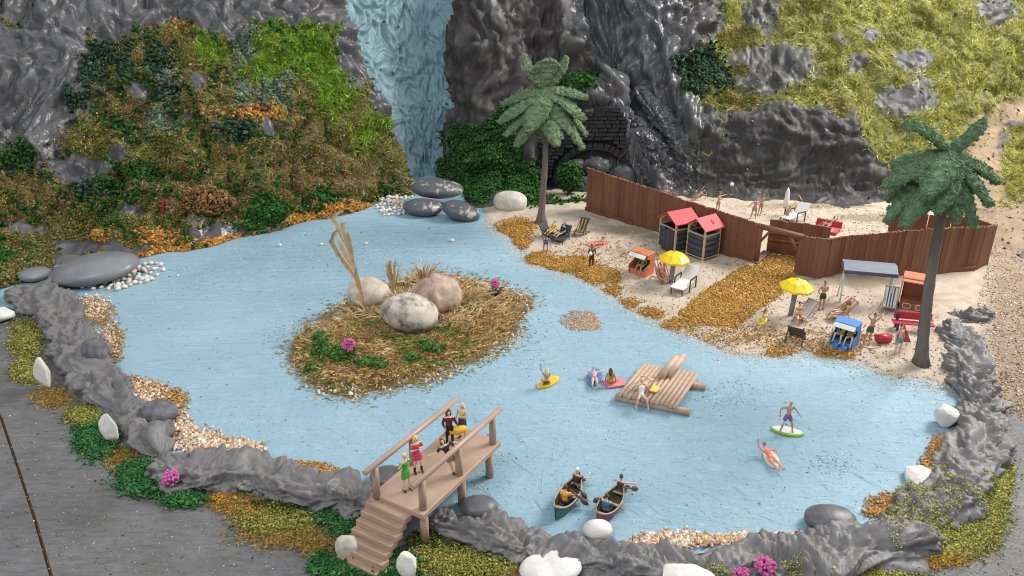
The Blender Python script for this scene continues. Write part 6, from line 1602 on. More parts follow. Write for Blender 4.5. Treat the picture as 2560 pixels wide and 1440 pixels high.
M_sy = mat('yellow_board', (0.86, 0.52, 0.03), 0.35); M_sg = mat('lime_board', (0.30, 0.50, 0.05), 0.35); M_sb = mat('blue_board', (0.10, 0.22, 0.50), 0.4); M_sp = mat('pink_board', (0.70, 0.22, 0.24), 0.5)
surfboard('surfboard', 'yellow surfboard under the waving woman', (1344, 972), (1398, 943), 0.62, M_sy)
surfboard('air_bed', 'blue air bed under the swimmer left of the pink mat', (1480, 968), (1492, 924), 0.75, M_sb, cat='air bed')
surfboard('bathing_mat', 'pink bathing mat touching the raft', (1512, 962), (1558, 955), 0.85, M_sp, cat='mat', square=True)
surfboard('surfboard', 'lime green surfboard with a white top under the standing surfer', (1926, 1072), (2010, 1088), 0.66, M_sg, m2=M_wh)
surfboard('surfboard', 'white surfboard under the swimmer who lies on it and waves', (1918, 1128), (1938, 1172), 0.60, M_wh)

# ---------------------------------------------------------------- plants
M_pink = mat('pink_blossom', (0.62, 0.13, 0.36), 0.8, 0.15, 4); M_stem = mat('leaf_green', (0.045, 0.12, 0.03), 0.8, 0.2, 3)
def pink_flower(label, p, h, r, tuft):
    root = thing('pink_flower', p, 0, label, 'flower', 'pink artificial flowers')
    MB().tube([(0, 0, -0.05), (0, 0, h)], 0.04, 6).build('stem', M_stem, root)
    n = 150; q_ = rng.normal(size=(n, 3)); q_ /= np.linalg.norm(q_, axis=1)[:, None]
    bm = bmesh.new()
    for k in range(n):
        c = Vector((0, 0, h)) + Vector(q_[k]) * r * random.uniform(0.55, 1.0) * Vector((1, 1, 0.8)).length / 1.6
        g = bmesh.ops.create_icosphere(bm, subdivisions=1, radius=r * random.uniform(0.12, 0.22)); bmesh.ops.translate(bm, vec=c, verts=g['verts'])
    me = bpy.data.meshes.new('blossom'); bm.to_mesh(me); bm.free(); o = link('blossom', me, root, M_pink)
    for k in range(14):
        a = random.uniform(0, 6.28); l = tuft * random.uniform(0.6, 1.1)
        MB().tube([(0, 0, 0), (math.cos(a) * l * 0.4, math.sin(a) * l * 0.4, l * 0.7), (math.cos(a) * l * 0.8, math.sin(a) * l * 0.8, l * 0.75)], [0.03, 0.07, 0.01], 5).build('leaf', M_stem, root)
    return root
pink_flower('pink flower at the corner of the left clay bank', at(432, 1222, 0.0), 0.55, 0.34, 0.5)
pink_flower('pink flower on the front of the island', Vector(on_isl(np.array([[875, 893]]))[0]), 0.75, 0.34, 0.6)
pink_flower('pink flower over a dark green tuft at the back right of the island', Vector(on_isl(np.array([[1238, 745]]))[0]), 0.95, 0.28, 0.85)
pink_flower('taller pink flower at the bottom edge, right of the pointed white stone', at(1908, 1446, 0.0), 0.55, 0.36, 0.5)
pink_flower('pink flower cut by the bottom edge beside the taller one', at(1850, 1462, 0.0), 0.45, 0.3, 0.4)
M_straw = mat('straw', (0.62, 0.46, 0.26), 0.7, 0.25, 2); M_straw2 = mat('straw_dark', (0.50, 0.33, 0.16), 0.7, 0.25, 2)
def blade(parent, pts, w, m, name='leaf'):
    pts = [Vector(q_) for q_ in pts]; n = len(pts)
    bm = bmesh.new(); prev = None
    for k, q_ in enumerate(pts):
        d_ = (pts[min(k + 1, n - 1)] - pts[max(k - 1, 0)]).normalized(); s_v = d_.cross(Vector((0.3, -1, 0.2))).normalized()
        ww = w * (0.35 + 1.3 * (k / (n - 1)) * (1 - k / (n - 1)) * 2) * (0.15 if k == n - 1 else 1)
        fold = d_.cross(s_v) * ww * 0.4
        row = [bm.verts.new(q_ - s_v * ww), bm.verts.new(q_ + fold), bm.verts.new(q_ + s_v * ww)]
        if prev:
            for i in (0, 1): bm.faces.new((prev[i], prev[i + 1], row[i + 1], row[i]))
        prev = row
    me = bpy.data.meshes.new(name); bm.to_mesh(me); bm.free()
    return link(name, me, parent, m)
rb = Vector(on_isl(np.array([[918, 792]]))[0])
reed = thing('dried_reed', rb, 0, 'tall dried reed with pale brown leaves on the island', 'reed')
def rp(px, py, dy=0.0): return atY(px, py, rb.y + dy) - rb
stem = [rp(918, 794), rp(905, 735), rp(888, 678), rp(868, 620), rp(845, 572), rp(832, 560)]
MB().tube(stem, [0.05, 0.05, 0.045, 0.04, 0.03, 0.02], 6).build('stem', M_straw2, reed)
for k, L_ in enumerate([[(868, 620), (855, 590), (840, 560), (832, 548), (840, 535), (860, 524)], [(845, 575), (835, 585), (828, 605), (848, 640), (862, 660)], [(878, 650), (868, 615), (858, 580), (856, 560), (872, 556)], [(886, 672), (878, 630), (872, 600), (868, 578)], [(892, 690), (870, 650), (852, 615), (842, 596)], [(900, 712), (880, 682), (858, 655), (852, 640)], [(905, 735), (894, 700), (884, 672), (878, 650)], [(908, 745), (896, 715), (890, 690), (890, 664)], [(914, 776), (900, 756), (888, 750), (884, 746)]]):
    blade(reed, [rp(x, y, -0.06 * k) for x, y in L_], 0.13 if k != 8 else 0.08, [M_straw, M_straw2][k % 2])
def tuft(label, px, py, n, h, spread, w, lean=(0, 0)):
    b_ = Vector(on_isl(np.array([[px, py]]))[0])
    root = thing('dried_grass', b_, 0, label, 'dried grass')
    for k in range(n):
        a = random.uniform(0, 6.28); s_ = spread * random.uniform(0.3, 1); hh_ = h * random.uniform(0.6, 1.1)
        dx, dy = math.cos(a) * s_ + lean[0], math.sin(a) * s_ + lean[1]
        blade(root, [(0.1 * math.cos(a), 0.1 * math.sin(a), 0), (dx * 0.35, dy * 0.35, hh_ * 0.5), (dx * 0.7, dy * 0.7, hh_ * 0.85), (dx, dy, hh_)], w * random.uniform(0.7, 1.2), [M_straw, M_straw2][k % 2])
    return root
tuft('upright tuft of pale dried grass between the island boulders', 985, 742, 34, 2.4, 0.7, 0.036)
tuft('low spread of dried straw behind the front boulder', 1000, 770, 34, 1.0, 1.3, 0.036, (-0.3, -0.1))
tuft('spiky tuft of straw on top of the island beside the brown boulder', 1060, 712, 36, 1.5, 1.4, 0.034)
tuft('straw tuft bending down to the right of the brown boulder', 1165, 752, 22, 0.8, 1.2, 0.05, (0.9, -0.3))
def loose_shrub(label, px, py, r, n, cols, m, size, name='shrub'):
    c = hit_hill([px], [py])[0]
    q_ = rng.normal(size=(n, 3)); q_ /= np.linalg.norm(q_, axis=1)[:, None]; q_ *= rng.uniform(0.5, 1, (n, 1)) ** 0.5
    P_ = q_ * np.array(r) * (1 + 0.25 * fbm(q_ * 2, 2))[:, None]
    o = crumbs(name, P_, rng.uniform(*size, n), pick(cols, n), m)
    del o['kind']; o.location = c + np.array([0, -0.15, 0.25]); tag(o, label, 'shrub')
loose_shrub('small red tuft at the left edge of the brown shrub', 418, 526, (0.38, 0.35, 0.65), 300, [(0.30, 0.06, 0.04), (0.40, 0.10, 0.07), (0.2, 0.04, 0.03)], M_foam, (0.05, 0.1))
loose_shrub('orange tuft over the dark crevice behind the flat grey pebble', 252, 595, (0.5, 0.4, 0.5), 420, [(0.55, 0.27, 0.05), (0.62, 0.36, 0.10), (0.42, 0.2, 0.03)], M_grain, (0.05, 0.1))
loose_shrub('rounded green shrub at the foot of the left hill by the waterline', 668, 535, (1.5, 1.0, 1.0), 1700, [(0.03, 0.11, 0.02), (0.05, 0.15, 0.03), (0.02, 0.06, 0.014)], M_foam, (0.07, 0.15))
loose_shrub('green shrub growing in front of the tunnel mouth', 1425, 448, (1.15, 0.8, 1.3), 1300, [(0.03, 0.11, 0.02), (0.05, 0.16, 0.03), (0.02, 0.06, 0.02), (0.06, 0.10, 0.06)], M_foam, (0.07, 0.15))
loose_shrub('wide brown shrub above the wet dark rock', 510, 508, (2.2, 1.2, 1.1), 2200, [(0.26, 0.14, 0.06), (0.34, 0.2, 0.09), (0.2, 0.1, 0.04)], M_foam, (0.06, 0.13))
# ---------------------------------------------------------------- people
_todo = []          # (object, mesh of fingers or None): bodies and clothes are fused to one skin at the end
def _fuse(name, mb, m, parent, vox, extra=None):
    me = mb.mesh(name)
    o = link(name, me, parent, m)
    r = o.modifiers.new('fuse', 'REMESH'); r.mode = 'VOXEL'; r.voxel_size = vox; r.use_smooth_shade = True
    s = o.modifiers.new('smooth', 'SMOOTH'); s.factor = 0.5; s.iterations = 3
    _todo.append((o, extra))
    return o
_skin = {}
def skin_mat(c):
    if c not in _skin: _skin[c] = mat('skin_%d' % len(_skin), c, 0.5, 0.08, 3, 0, 1, 0.4)
    return _skin[c]
_cm = {}
def cloth_mat(c):
    if c not in _cm: _cm[c] = mat('cloth_%d' % len(_cm), c, 0.65, 0.1, 4)
    return _cm[c]
eye_me = MB().ball((0, 0, 0), 0.014, None, 1).mesh('eye'); eye_me.materials.append(mat('eye_dark', (0.02, 0.015, 0.012), 0.3))
mouth_me = MB().box((0, 0, 0), (0.045, 0.012, 0.012)).mesh('mouth'); mouth_me.materials.append(mat('lip', (0.42, 0.12, 0.10), 0.5))
FAIR, TAN, PALE, BROWN, OLV, PINKY, YEL = (0.66, 0.40, 0.28), (0.50, 0.28, 0.18), (0.72, 0.50, 0.36), (0.20, 0.105, 0.062), (0.42, 0.36, 0.17), (0.72, 0.34, 0.23), (0.66, 0.52, 0.26)
V3 = lambda *a: Vector(a)
def person(label, p, yaw, pose, skin=FAIR, clothes=(), hair=None, long_hair=False, s=1.0, group=None, pel=None, hand=0.0):
    s *= 0.93
    root = thing('person', p, yaw, label, 'person', group)
    U = lambda v: Vector(v).normalized()
    up = U(pose.get('torso', (0, 0, 1)))
    side = V3(1, 0, 0); sd = pose.get('side')
    if sd: side = U(sd)
    side = (side - up * side.dot(up)).normalized()
    fwd = side.cross(up) * -1.0            # chest looks to -y at rest
    if pose.get('flip'): fwd = -fwd
    fwd = -fwd if fwd.y > 0 and abs(up.y) < 0.7 and not pose.get('flip') else fwd
    back = -fwd
    P0 = V3(0, 0, 0)
    R = Matrix((side, back, up)).transposed()
    neck = P0 + up * 0.55
    hd = U(pose.get('head', up * 1.0))
    head = neck + up * 0.05 + hd * 0.13
    sh = [neck - up * 0.07 - side * 0.185, neck - up * 0.07 + side * 0.185]
    hip = [P0 - up * 0.05 - side * 0.09, P0 - up * 0.05 + side * 0.09]
    arms, legs = [], []
    for k in (0, 1):
        d1, d2 = [U(d) for d in pose['arms'][k]]
        e = sh[k] + d1 * 0.29; w = e + d2 * 0.25; arms.append((sh[k], e, w, d2))
        d1, d2 = [U(d) for d in pose['legs'][k]]
        kn = hip[k] + d1 * 0.43; an = kn + d2 * 0.42
        ft = Vector(pose.get('feet', (0, -1, -0.15)))
        if abs(d2.normalized().dot(ft.normalized())) > 0.9: ft = V3(0, -0.4, 1) if d2.z < 0.5 else V3(0, -1, 0)
        legs.append((hip[k], kn, an, ft.normalized()))
    zmin = min(min(l[2].z, (l[2] + l[3] * 0.15).z) - 0.05 for l in legs)
    off = V3(0, 0, (pel if pel is not None else -zmin * s) / s)
    T = lambda v: (v + off) * s
    mb = MB()
    mb.ball(T(P0 + up * 0.02), (0.155 * s, 0.11 * s, 0.13 * s), R)
    mb.ball(T(P0 + up * 0.20), (0.125 * s, 0.09 * s, 0.17 * s), R)
    mb.ball(T(P0 + up * 0.38), (0.165 * s, 0.11 * s, 0.17 * s), R)
    mb.tube([T(neck - up * 0.12), T(neck), T(head)], [0.085 * s, 0.055 * s, 0.05 * s], 10)
    side2 = (side - hd * side.dot(hd)).normalized(); Rh = Matrix((side2, -(side2.cross(hd) * -1.0) if False else back, hd)).transposed()
    mb.ball(T(head), (0.078 * s, 0.098 * s, 0.122 * s), Rh)
    mb.ball(T(head + fwd * 0.10 - hd * 0.012), (0.018 * s, 0.028 * s, 0.03 * s), Rh, 1)
    mb.ball(T(head + fwd * 0.055 - hd * 0.075), (0.05 * s, 0.045 * s, 0.04 * s), Rh, 1)
    for q in (-1, 1): mb.ball(T(head + side2 * 0.08 * q), (0.014 * s, 0.028 * s, 0.035 * s), Rh, 1)
    fing = MB()
    for (a, e, w, d2) in arms:
        mb.tube([T(a), T(a.lerp(e, .4)), T(e), T(e.lerp(w, .3)), T(w)], [0.058 * s, 0.053 * s, 0.042 * s, 0.044 * s, 0.030 * s], 10)
        mb.ball(T(a), 0.062 * s, None, 1)
        lat = d2.cross(V3(0.2, 0.3, 1)).normalized() if abs(d2.z) < 0.9 else d2.cross(V3(0, 1, 0)).normalized()
        nr = d2.cross(lat).normalized()
        Rp = Matrix((lat, nr, d2)).transposed()
        mb.ball(T(w + d2 * 0.045), (0.042 * s, 0.020 * s, 0.055 * s), Rp, 1)
        for i, ln in enumerate((0.066, 0.076, 0.070, 0.055)):
            b = w + d2 * 0.085 + lat * (0.030 - 0.020 * i)
            m1 = b + d2 * ln * 0.5 + nr * 0.006; t1 = m1 + d2 * ln * 0.45 + nr * 0.022
            fing.tube([T(b - d2 * 0.02), T(m1), T(t1)], [0.0105 * s, 0.0098 * s, 0.007 * s], 5)
        b = w + d2 * 0.03 + lat * 0.036
        fing.tube([T(b - lat * 0.012), T(b + lat * 0.022 + d2 * 0.022), T(b + lat * 0.028 + d2 * 0.052 + nr * 0.012)], [0.0125 * s, 0.011 * s, 0.008 * s], 5)
    for (h, kn, an, ft) in legs:
        mb.tube([T(h), T(h.lerp(kn, .35)), T(kn), T(kn.lerp(an, .3)), T(an)], [0.092 * s, 0.085 * s, 0.058 * s, 0.060 * s, 0.036 * s], 12)
        mb.tube([T(an - ft * 0.05), T(an + ft * 0.06 - V3(0, 0, 0.012)), T(an + ft * 0.17 - V3(0, 0, 0.03))], [0.044 * s, 0.044 * s, 0.026 * s], 8)
    body = _fuse('body', mb, skin_mat(skin), root, 0.024 * s, fing.mesh('fingers'))
    Mh = Rh.to_4x4()
    for q in (-1, 1):
        o = link('eye', eye_me, root); o.location = T(head + side2 * 0.032 * q + fwd * 0.088 + hd * 0.014); o.scale = (s, s, s)
    o = link('mouth', mouth_me, root); o.matrix_local = Matrix.Translation(T(head + fwd * 0.097 - hd * 0.060)) @ Mh @ Matrix.Scale(s, 4)
    for kind, c in clothes:
        m = cloth_mat(c); g = MB()
        if kind in ('trunks', 'trousers', 'briefs', 'swimsuit', 'dress', 'skirt'):
            k_ = 0.85 if kind == 'briefs' else 1.0
            g.ball(T(P0 + up * 0.01), (0.172 * s, 0.128 * s, 0.135 * s * k_), R)
        if kind in ('trunks', 'trousers', 'briefs'):
            fr = {'trunks': 0.5, 'trousers': 1.0, 'briefs': 0.10}[kind]
            for (h, kn, an, ft) in legs:
                g.tube([T(h), T(h.lerp(kn, fr))], [0.108 * s, (0.102 if fr < 1 else 0.075) * s], 12)
                if kind == 'trousers': g.tube([T(kn), T(kn.lerp(an, 0.95))], [0.075 * s, 0.058 * s], 10); g.ball(T(kn), 0.075 * s, None, 1)
        if kind in ('swimsuit', 'shirt', 'dress', 'top'):
            g.ball(T(P0 + up * 0.20), (0.142 * s, 0.106 * s, 0.17 * s), R)
            g.ball(T(P0 + up * 0.37), (0.180 * s, 0.128 * s, 0.165 * s), R)
        if kind in ('shirt', 'jacket', 'dress'):
            if kind == 'jacket':
                g.ball(T(P0 + up * 0.18), (0.150 * s, 0.112 * s, 0.2 * s), R); g.ball(T(P0 + up * 0.37), (0.185 * s, 0.132 * s, 0.165 * s), R)
            for (a, e, w, d2) in arms:
                g.tube([T(a), T(a.lerp(e, 0.75 if kind != 'jacket' else 1.0))], [0.078 * s, 0.066 * s], 10)
                if kind == 'jacket': g.tube([T(e), T(e.lerp(w, 0.9))], [0.064 * s, 0.05 * s], 10); g.ball(T(e), 0.064 * s, None, 1)
        if kind == 'bra':
            g.ball(T(P0 + up * 0.40), (0.176 * s, 0.126 * s, 0.058 * s), R)
            for q in (-1, 1): g.ball(T(P0 + up * 0.39 + side * 0.075 * q + fwd * 0.09), 0.062 * s, None, 1)
        if kind in ('dress', 'skirt'):
            k0, k1 = [h.lerp(kn, 0.62) for (h, kn, an, ft) in legs]
            for t in (0, 0.25, 0.5, 0.75, 1.0):
                h2 = legs[0][0].lerp(legs[1][0], t); q2 = k0.lerp(k1, t)
                g.tube([T(h2 + up * 0.1), T(q2)], [0.105 * s, 0.115 * s], 10)
        if kind in ('boots', 'shoes'):
            for (h, kn, an, ft) in legs:
                g.tube([T(an - ft * 0.06), T(an + ft * 0.06 - V3(0, 0, 0.012)), T(an + ft * 0.18 - V3(0, 0, 0.03))], [0.056 * s, 0.056 * s, 0.038 * s], 8)
                if kind == 'boots': g.tube([T(kn.lerp(an, 0.35)), T(an)], [0.068 * s, 0.05 * s], 10)
        if kind == 'cap':
            g.ball(T(head + hd * 0.045), (0.095 * s, 0.112 * s, 0.095 * s), Rh); g.ball(T(head + fwd * 0.12 + hd * 0.03), (0.07 * s, 0.06 * s, 0.018 * s), Rh, 1)
        _fuse({'bra': 'bikini_top', 'briefs': 'bikini_bottom' if any(k == 'bra' for k, _ in clothes) else 'swim_briefs'}.get(kind, kind), g, m, root, 0.03 * s)
    if hair and not any(k == 'cap' for k, _ in clothes):
        g = MB()
        g.ball(T(head + hd * 0.028 + back * 0.022), (0.094 * s, 0.104 * s, 0.118 * s), Rh)
        if long_hair:
            g.tube([T(head + back * 0.06), T(head + back * 0.115 - hd * 0.16), T(head + back * 0.10 - hd * 0.34)], [0.09 * s, 0.10 * s, 0.06 * s], 10)
            for q in (-1, 1): g.tube([T(head + side2 * 0.075 * q), T(head + side2 * 0.09 * q - hd * 0.18 + back * 0.04)], [0.045 * s, 0.04 * s], 8)
        _fuse('hair', g, cloth_mat(hair), root, 0.028 * s)
    return root
BLOND, DARK, RED_H, BRN_H, GOLD = (0.72, 0.56, 0.27), (0.035, 0.022, 0.018), (0.42, 0.12, 0.04), (0.11, 0.055, 0.03), (0.85, 0.58, 0.08)
DN = ((-.18, 0, -1), (-.06, -.12, -1)); DNb = ((.18, 0, -1), (.06, -.12, -1))
LEGS = [((-.06, 0, -1), (-.02, 0.02, -1)), ((.06, 0, -1), (.02, 0.02, -1))]
SIT = [((-.14, -1, .02), (0, -.2, -1)), ((.14, -1, .02), (0, -.2, -1))]
def on_deck(px, py): return at(px, py, DZ)
# on the footbridge
person('person in a green dress with golden hair at the stair end of the bridge', on_deck(1017, 1226), 0.9, dict(torso=(0, 0.03, 1), arms=[((-.6, -.1, -.5), (.45, -.3, .9)), ((.5, .1, -.7), (-.55, -.3, .7))], legs=[((-.07, .05, -1), (-.02, .06, -1)), ((.08, -.16, -1), (.02, .05, -1))]), PALE, [('dress', (0.09, 0.36, 0.06)), ('shoes', (0.05, 0.03, 0.025))], GOLD, False)
person('person in a red dress and dark boots beside the left handrail of the bridge', on_deck(1044, 1180), 0.55, dict(arms=[((-.35, -.25, -.9), (.7, -.5, .35)), ((.35, -.25, -.9), (-.6, -.5, .55))], legs=[((-.08, -.1, -1), (-.02, .08, -1)), ((.16, -.25, -1), (.04, .15, -1))]), PALE, [('dress', (0.62, 0.07, 0.11)), ('boots', (0.03, 0.018, 0.018))], GOLD, True)
person('person in a dark brown top leaning with spread arms behind the right handrail', on_deck(1124, 1184), 0.3, dict(torso=(-.38, 0.1, 1), arms=[((-.7, -.3, -.6), (-.9, -.3, .15)), ((.9, .1, -.05), (.7, .3, -.5))], legs=[((.25, -.05, -1), (.3, 0.0, -1)), ((.45, -.1, -1), (.35, .02, -1))]), PALE, [('shirt', (0.055, 0.022, 0.022)), ('skirt', (0.30, 0.19, 0.13)), ('shoes', (0.07, 0.03, 0.03))], BRN_H, True)
person('person in a dark red jacket and black trousers carrying a yellow bag', on_deck(1125, 1112), 0.15, dict(arms=[((-.35, .05, -.95), (.25, -.3, -.9)), ((.35, 0, -.95), (.5, -.1, -.85))], legs=LEGS), PALE, [('trousers', (0.022, 0.012, 0.014)), ('jacket', (0.14, 0.02, 0.03)), ('shoes', (0.02, 0.015, 0.015))], DARK, True)
person('blond person in a yellow top and grey skirt at the far end of the bridge', on_deck(1157, 1094), -0.5, dict(arms=[((-.3, .1, -.95), (-.25, -.1, -.95)), ((.35, -.1, -.95), (-.5, -.5, .2))], legs=LEGS), PALE, [('top', (0.72, 0.55, 0.16)), ('skirt', (0.055, 0.06, 0.07)), ('shoes', (0.05, 0.02, 0.02))], BLOND, True)
o = MB().tube([(-.42, 0, .05), (-.3, 0, 0), (0, 0, -.04), (.3, 0, 0), (.42, 0, .05)], [0.06, 0.17, 0.20, 0.17, 0.06], 10).build('bag', mat('yellow_bag', (0.72, 0.42, 0.02), 0.6)); b_ = on_deck(1145, 1105); o.location = b_ + V3(0, 0, 0.62); o.rotation_euler = (0, 0.15, 0.5); tag(o, 'yellow holdall carried between two people on the bridge', 'bag')
# on the water
KNEEL = [((-.15, -.95, .0), (-.1, .9, -.15)), ((.15, -.95, .0), (.1, .9, -.15))]
person('blond woman kneeling on a yellow surfboard, waving with one arm', at(1366, 962, 0.12), math.pi + 0.25, dict(arms=[((.2, -.2, -.95), (.1, -.4, -.8)), ((.45, 0, .9), (.12, 0.05, 1))], legs=KNEEL), TAN, [('briefs', (0.20, 0.035, 0.025)), ('bra', (0.20, 0.035, 0.025))], BLOND, True, pel=0.19)
person('swimmer lying face down on a blue air bed with arms spread', at(1486, 948, 0.2), math.pi - 0.05, dict(torso=(0, -1, .18), flip=False, head=(0, -.8, .7), arms=[((-.9, -.35, .0), (-.5, -.7, .25)), ((.9, -.3, .0), (.2, .85, -.3))], legs=[((-.08, 1, -.02), (-.03, 1, .0)), ((.08, 1, -.02), (.03, 1, .0))]), FAIR, [('briefs', (0.55, 0.20, 0.16))], DARK, pel=0.08)
person('dark-haired woman in a yellow swimsuit seated on a pink mat, seen from behind', at(1527, 958, 0.15), math.pi - 0.25, dict(torso=(0.04, 0.12, 1), arms=[((-.3, .1, -.95), (.05, -.5, -.8)), ((.3, .1, -.95), (.0, -.5, -.8))], legs=[((-.3, -.9, .1), (.5, .3, -.12)), ((.3, -.9, .1), (-.5, .3, -.12))]), TAN, [('swimsuit', (0.48, 0.34, 0.05))], BRN_H, True, pel=0.14)
person('sunbather on the raft edge with both legs hanging over the side', at(1603, 992, 0.62), 0.0, dict(torso=(0.1, 0.75, .8), head=(0, .4, 1), arms=[((-.5, .75, -.55), (-.3, .3, -.9)), ((.5, .75, -.55), (.3, .2, -.9))], legs=[((-.3, -.95, .12), (-.25, -.25, -1)), ((.3, -.95, .12), (.2, -.25, -1))], feet=(0, -.8, -.6)), FAIR, [('swimsuit', (0.70, 0.64, 0.56))], BLOND, pel=0.1)
person('sunbather sprawled on the raft beside the yellow towel', at(1612, 966, 0.62), 0.5, dict(torso=(0.9, .2, .25), side=(0, 1, 0), head=(1, .1, .5), arms=[((.1, -.8, .3), (-.4, -.5, .8)), ((-.2, .9, .0), (-.9, .3, .1))], legs=[((-.8, -.25, .65), (-.6, -.1, -.75)), ((-1, .05, .1), (-1, .0, -.05))]), FAIR, [('briefs', (0.62, 0.55, 0.48))], BLOND, pel=0.12)
tz = [at(*q, 0.64) for q in [(1624, 978), (1641, 982), (1652, 971), (1634, 962)]]
slab('towel', 'yellow towel spread on the raft logs', 'towel', tz, 0.05, mat('yellow_towel', (0.80, 0.55, 0.12), 0.85))
person('surfer in purple shorts standing with bent arms on the lime green board', at(1964, 1079, 0.13), 0.1, dict(torso=(0.05, .0, 1), arms=[((-.8, .1, -.35), (-.05, -.2, -1)), ((.65, -.1, -.75), (.55, -.4, -.8))], legs=[((-.4, -.3, -.9), (-.12, .2, -1)), ((.3, -.25, -.9), (.25, .18, -1))]), TAN, [('trunks', (0.22, 0.10, 0.28))], BLOND)
person('red-haired swimmer on a white board with one arm raised', at(1927, 1150, 0.14), 0.22, dict(torso=(0, 1, .30), head=(0, .8, .7), arms=[((-.5, .3, .5), (-.15, .1, 1)), ((.5, -.5, .1), (-.3, -.8, .1))], legs=[((-.08, -1, .05), (-.02, -1, -.05)), ((.1, -1, .12), (.02, -1, -.12))]), PINKY, [('swimsuit', (0.75, 0.22, 0.13))], RED_H, pel=0.1)
# paddlers
def in_canoe(c, t): return c.location + Matrix.Rotation(c.rotation_euler.z, 3, 'Z') @ V3(t * 1.0, 0, 0.25)
def paddler(label, c, t, top, hair, pose, clothes_extra=(), skin=FAIR):
    p = in_canoe(c, t); 
    return person(label, p, c.rotation_euler.z + math.pi / 2, pose, skin, [(('shirt' if top else 'top'), top or (0.1, 0.04, 0.04)), ('trousers', (0.02, 0.02, 0.028))] + list(clothes_extra), hair, pel=0.10)
PAD = dict(torso=(0, -.12, 1), arms=[((-.1, -.6, -.6), (-.5, -.5, -.2)), ((-.4, -.6, -.6), (-.6, -.5, -.5))], legs=[((-.15, -1, .25), (0, -.75, -.6)), ((.15, -1, .25), (0, -.75, -.6))])
def mir(pose):
    fx_ = lambda v: (-v[0], v[1], v[2])
    q = dict(pose); q['arms'] = [tuple(fx_(d) for d in pose['arms'][1]), tuple(fx_(d) for d in pose['arms'][0])]; return q
paddler('paddler in an orange shirt in the dark green canoe', can_g, -0.35, (0.82, 0.36, 0.02), BRN_H, PAD)
paddler('paddler in a white cap and dark brown shirt in the dark green canoe', can_g, 0.85, (0.085, 0.035, 0.03), BRN_H, PAD, [('cap', (0.78, 0.76, 0.72))])
paddler('paddler in a blue shirt in the dark red canoe', can_r, -0.45, (0.05, 0.19, 0.30), BRN_H, mir(PAD), [])
paddler('bare-armed paddler in the dark red canoe stretching one arm to the side', can_r, 0.95, None, BRN_H, dict(PAD, arms=[((-.9, -.3, .05), (-1, -.2, .1)), ((.5, -.6, -.6), (.5, -.5, -.5))]), [])
def paddle(label, a, b, za=0.85, zb=0.15):
    A_, B_ = at(*a, za), at(*b, zb)
    root = thing('paddle', A_, 0, label, 'paddle', 'paddles of the two canoes')
    d = B_ - A_
    MB().tube([(0, 0, 0), d * 0.62], 0.03, 6).build('shaft', mat('paddle_wood', (0.13, 0.085, 0.06), 0.6), root)
    MB().tube([d * 0.58, d * 0.68, d * 0.86, d * 1.0], [0.03, 0.09, 0.11, 0.05], 8).build('paddle_blade', mat('paddle_blade_wood', (0.085, 0.058, 0.045), 0.6), root)
paddle('paddle held by the paddler in orange', (1424, 1222), (1470, 1262), 0.8, 0.2)
paddle('paddle held by the paddler in the white cap', (1438, 1208), (1466, 1246), 0.85, 0.25)
paddle('paddle on the left side of the dark red canoe', (1524, 1240), (1484, 1253), 0.75, 0.3)
paddle('paddle held out to the right of the dark red canoe', (1556, 1218), (1594, 1223), 1.0, 0.6)
# near the far palm
LOUNGE = lambda b=0.7: dict(torso=(0, b, 1), head=(0, .2, 1), arms=[((-.3, -.25, -.9), (.1, -.85, -.35)), ((.3, -.25, -.9), (-.1, -.85, -.35))], legs=[((-.14, -1, .28), (0, -.85, -.45)), ((.14, -1, .2), (0, -.9, -.4))])
person('sitter in yellow on a dark lounge chair by the far palm', ground_px(1382, 590, 0.1), -0.75, LOUNGE(0.35), (0.70, 0.42, 0.10), [('swimsuit', (0.75, 0.45, 0.05))], (0.6, 0.35, 0.2), pel=0.38)
person('dark-haired sitter in black on a dark lounge chair by the far palm', ground_px(1405, 596, 0.1), -0.85, LOUNGE(0.35), FAIR, [('shirt', (0.03, 0.036, 0.04)), ('trunks', (0.03, 0.036, 0.04))], DARK, pel=0.38)
person('person in a mauve shirt bending forward in front of the lounge chairs', ground_px(1364, 632), 0.1, dict(torso=(0, -.75, .7), head=(0, -1, .1), arms=[((-.25, -.5, -.8), (-.05, -.2, -1)), ((.25, -.5, -.8), (.05, -.2, -1))], legs=[((-.1, .06, -1), (-.06, .05, -1)), ((.1, .06, -1), (.06, .05, -1))]), (0.42, 0.26, 0.22), [('shirt', (0.20, 0.16, 0.30)), ('trunks', (0.17, 0.14, 0.26))], (0.3, 0.2, 0.2))
person('dark-haired sunbather sitting on the salmon towel with hands to her head', ground_px(1504, 612, 0.06), -1.15, dict(torso=(0, .45, 1), arms=[((-.8, .0, .3), (.5, .1, .85)), ((.8, .0, .3), (-.5, .1, .85))], legs=[((-.1, -.9, .5), (0, -.85, -.55)), ((.12, -.95, .2), (0, -1, -.12))]), FAIR, [('bra', (0.08, 0.05, 0.04)), ('briefs', (0.16, 0.05, 0.04))], DARK, pel=0.14)
person('dark brown person standing on the orange grit and holding a white bag', ground_px(1478, 668), 0.25, dict(arms=[((-.35, -.2, -.95), (.55, -.75, -.1)), ((.35, -.2, -.95), (-.5, -.75, -.15))], legs=LEGS), BROWN, [('jacket', (0.13, 0.07, 0.045)), ('trousers', (0.09, 0.05, 0.035))], BRN_H)
o = MB().ball((0, 0, 0), (0.13, 0.12, 0.15)).ball((0, 0, 0.16), (0.05, 0.05, 0.07), None, 1).build('bag', M_wh); p = ground_px(1478, 668); o.location = p + V3(-0.12, -0.30, 1.12); tag(o, 'small white bag in the hands of the dark brown standing person', 'bag')
def seated_in(chair, dx, dy, dz): return chair.location + Matrix.Rotation(chair.rotation_euler.z, 3, 'Z') @ V3(dx, dy, dz)
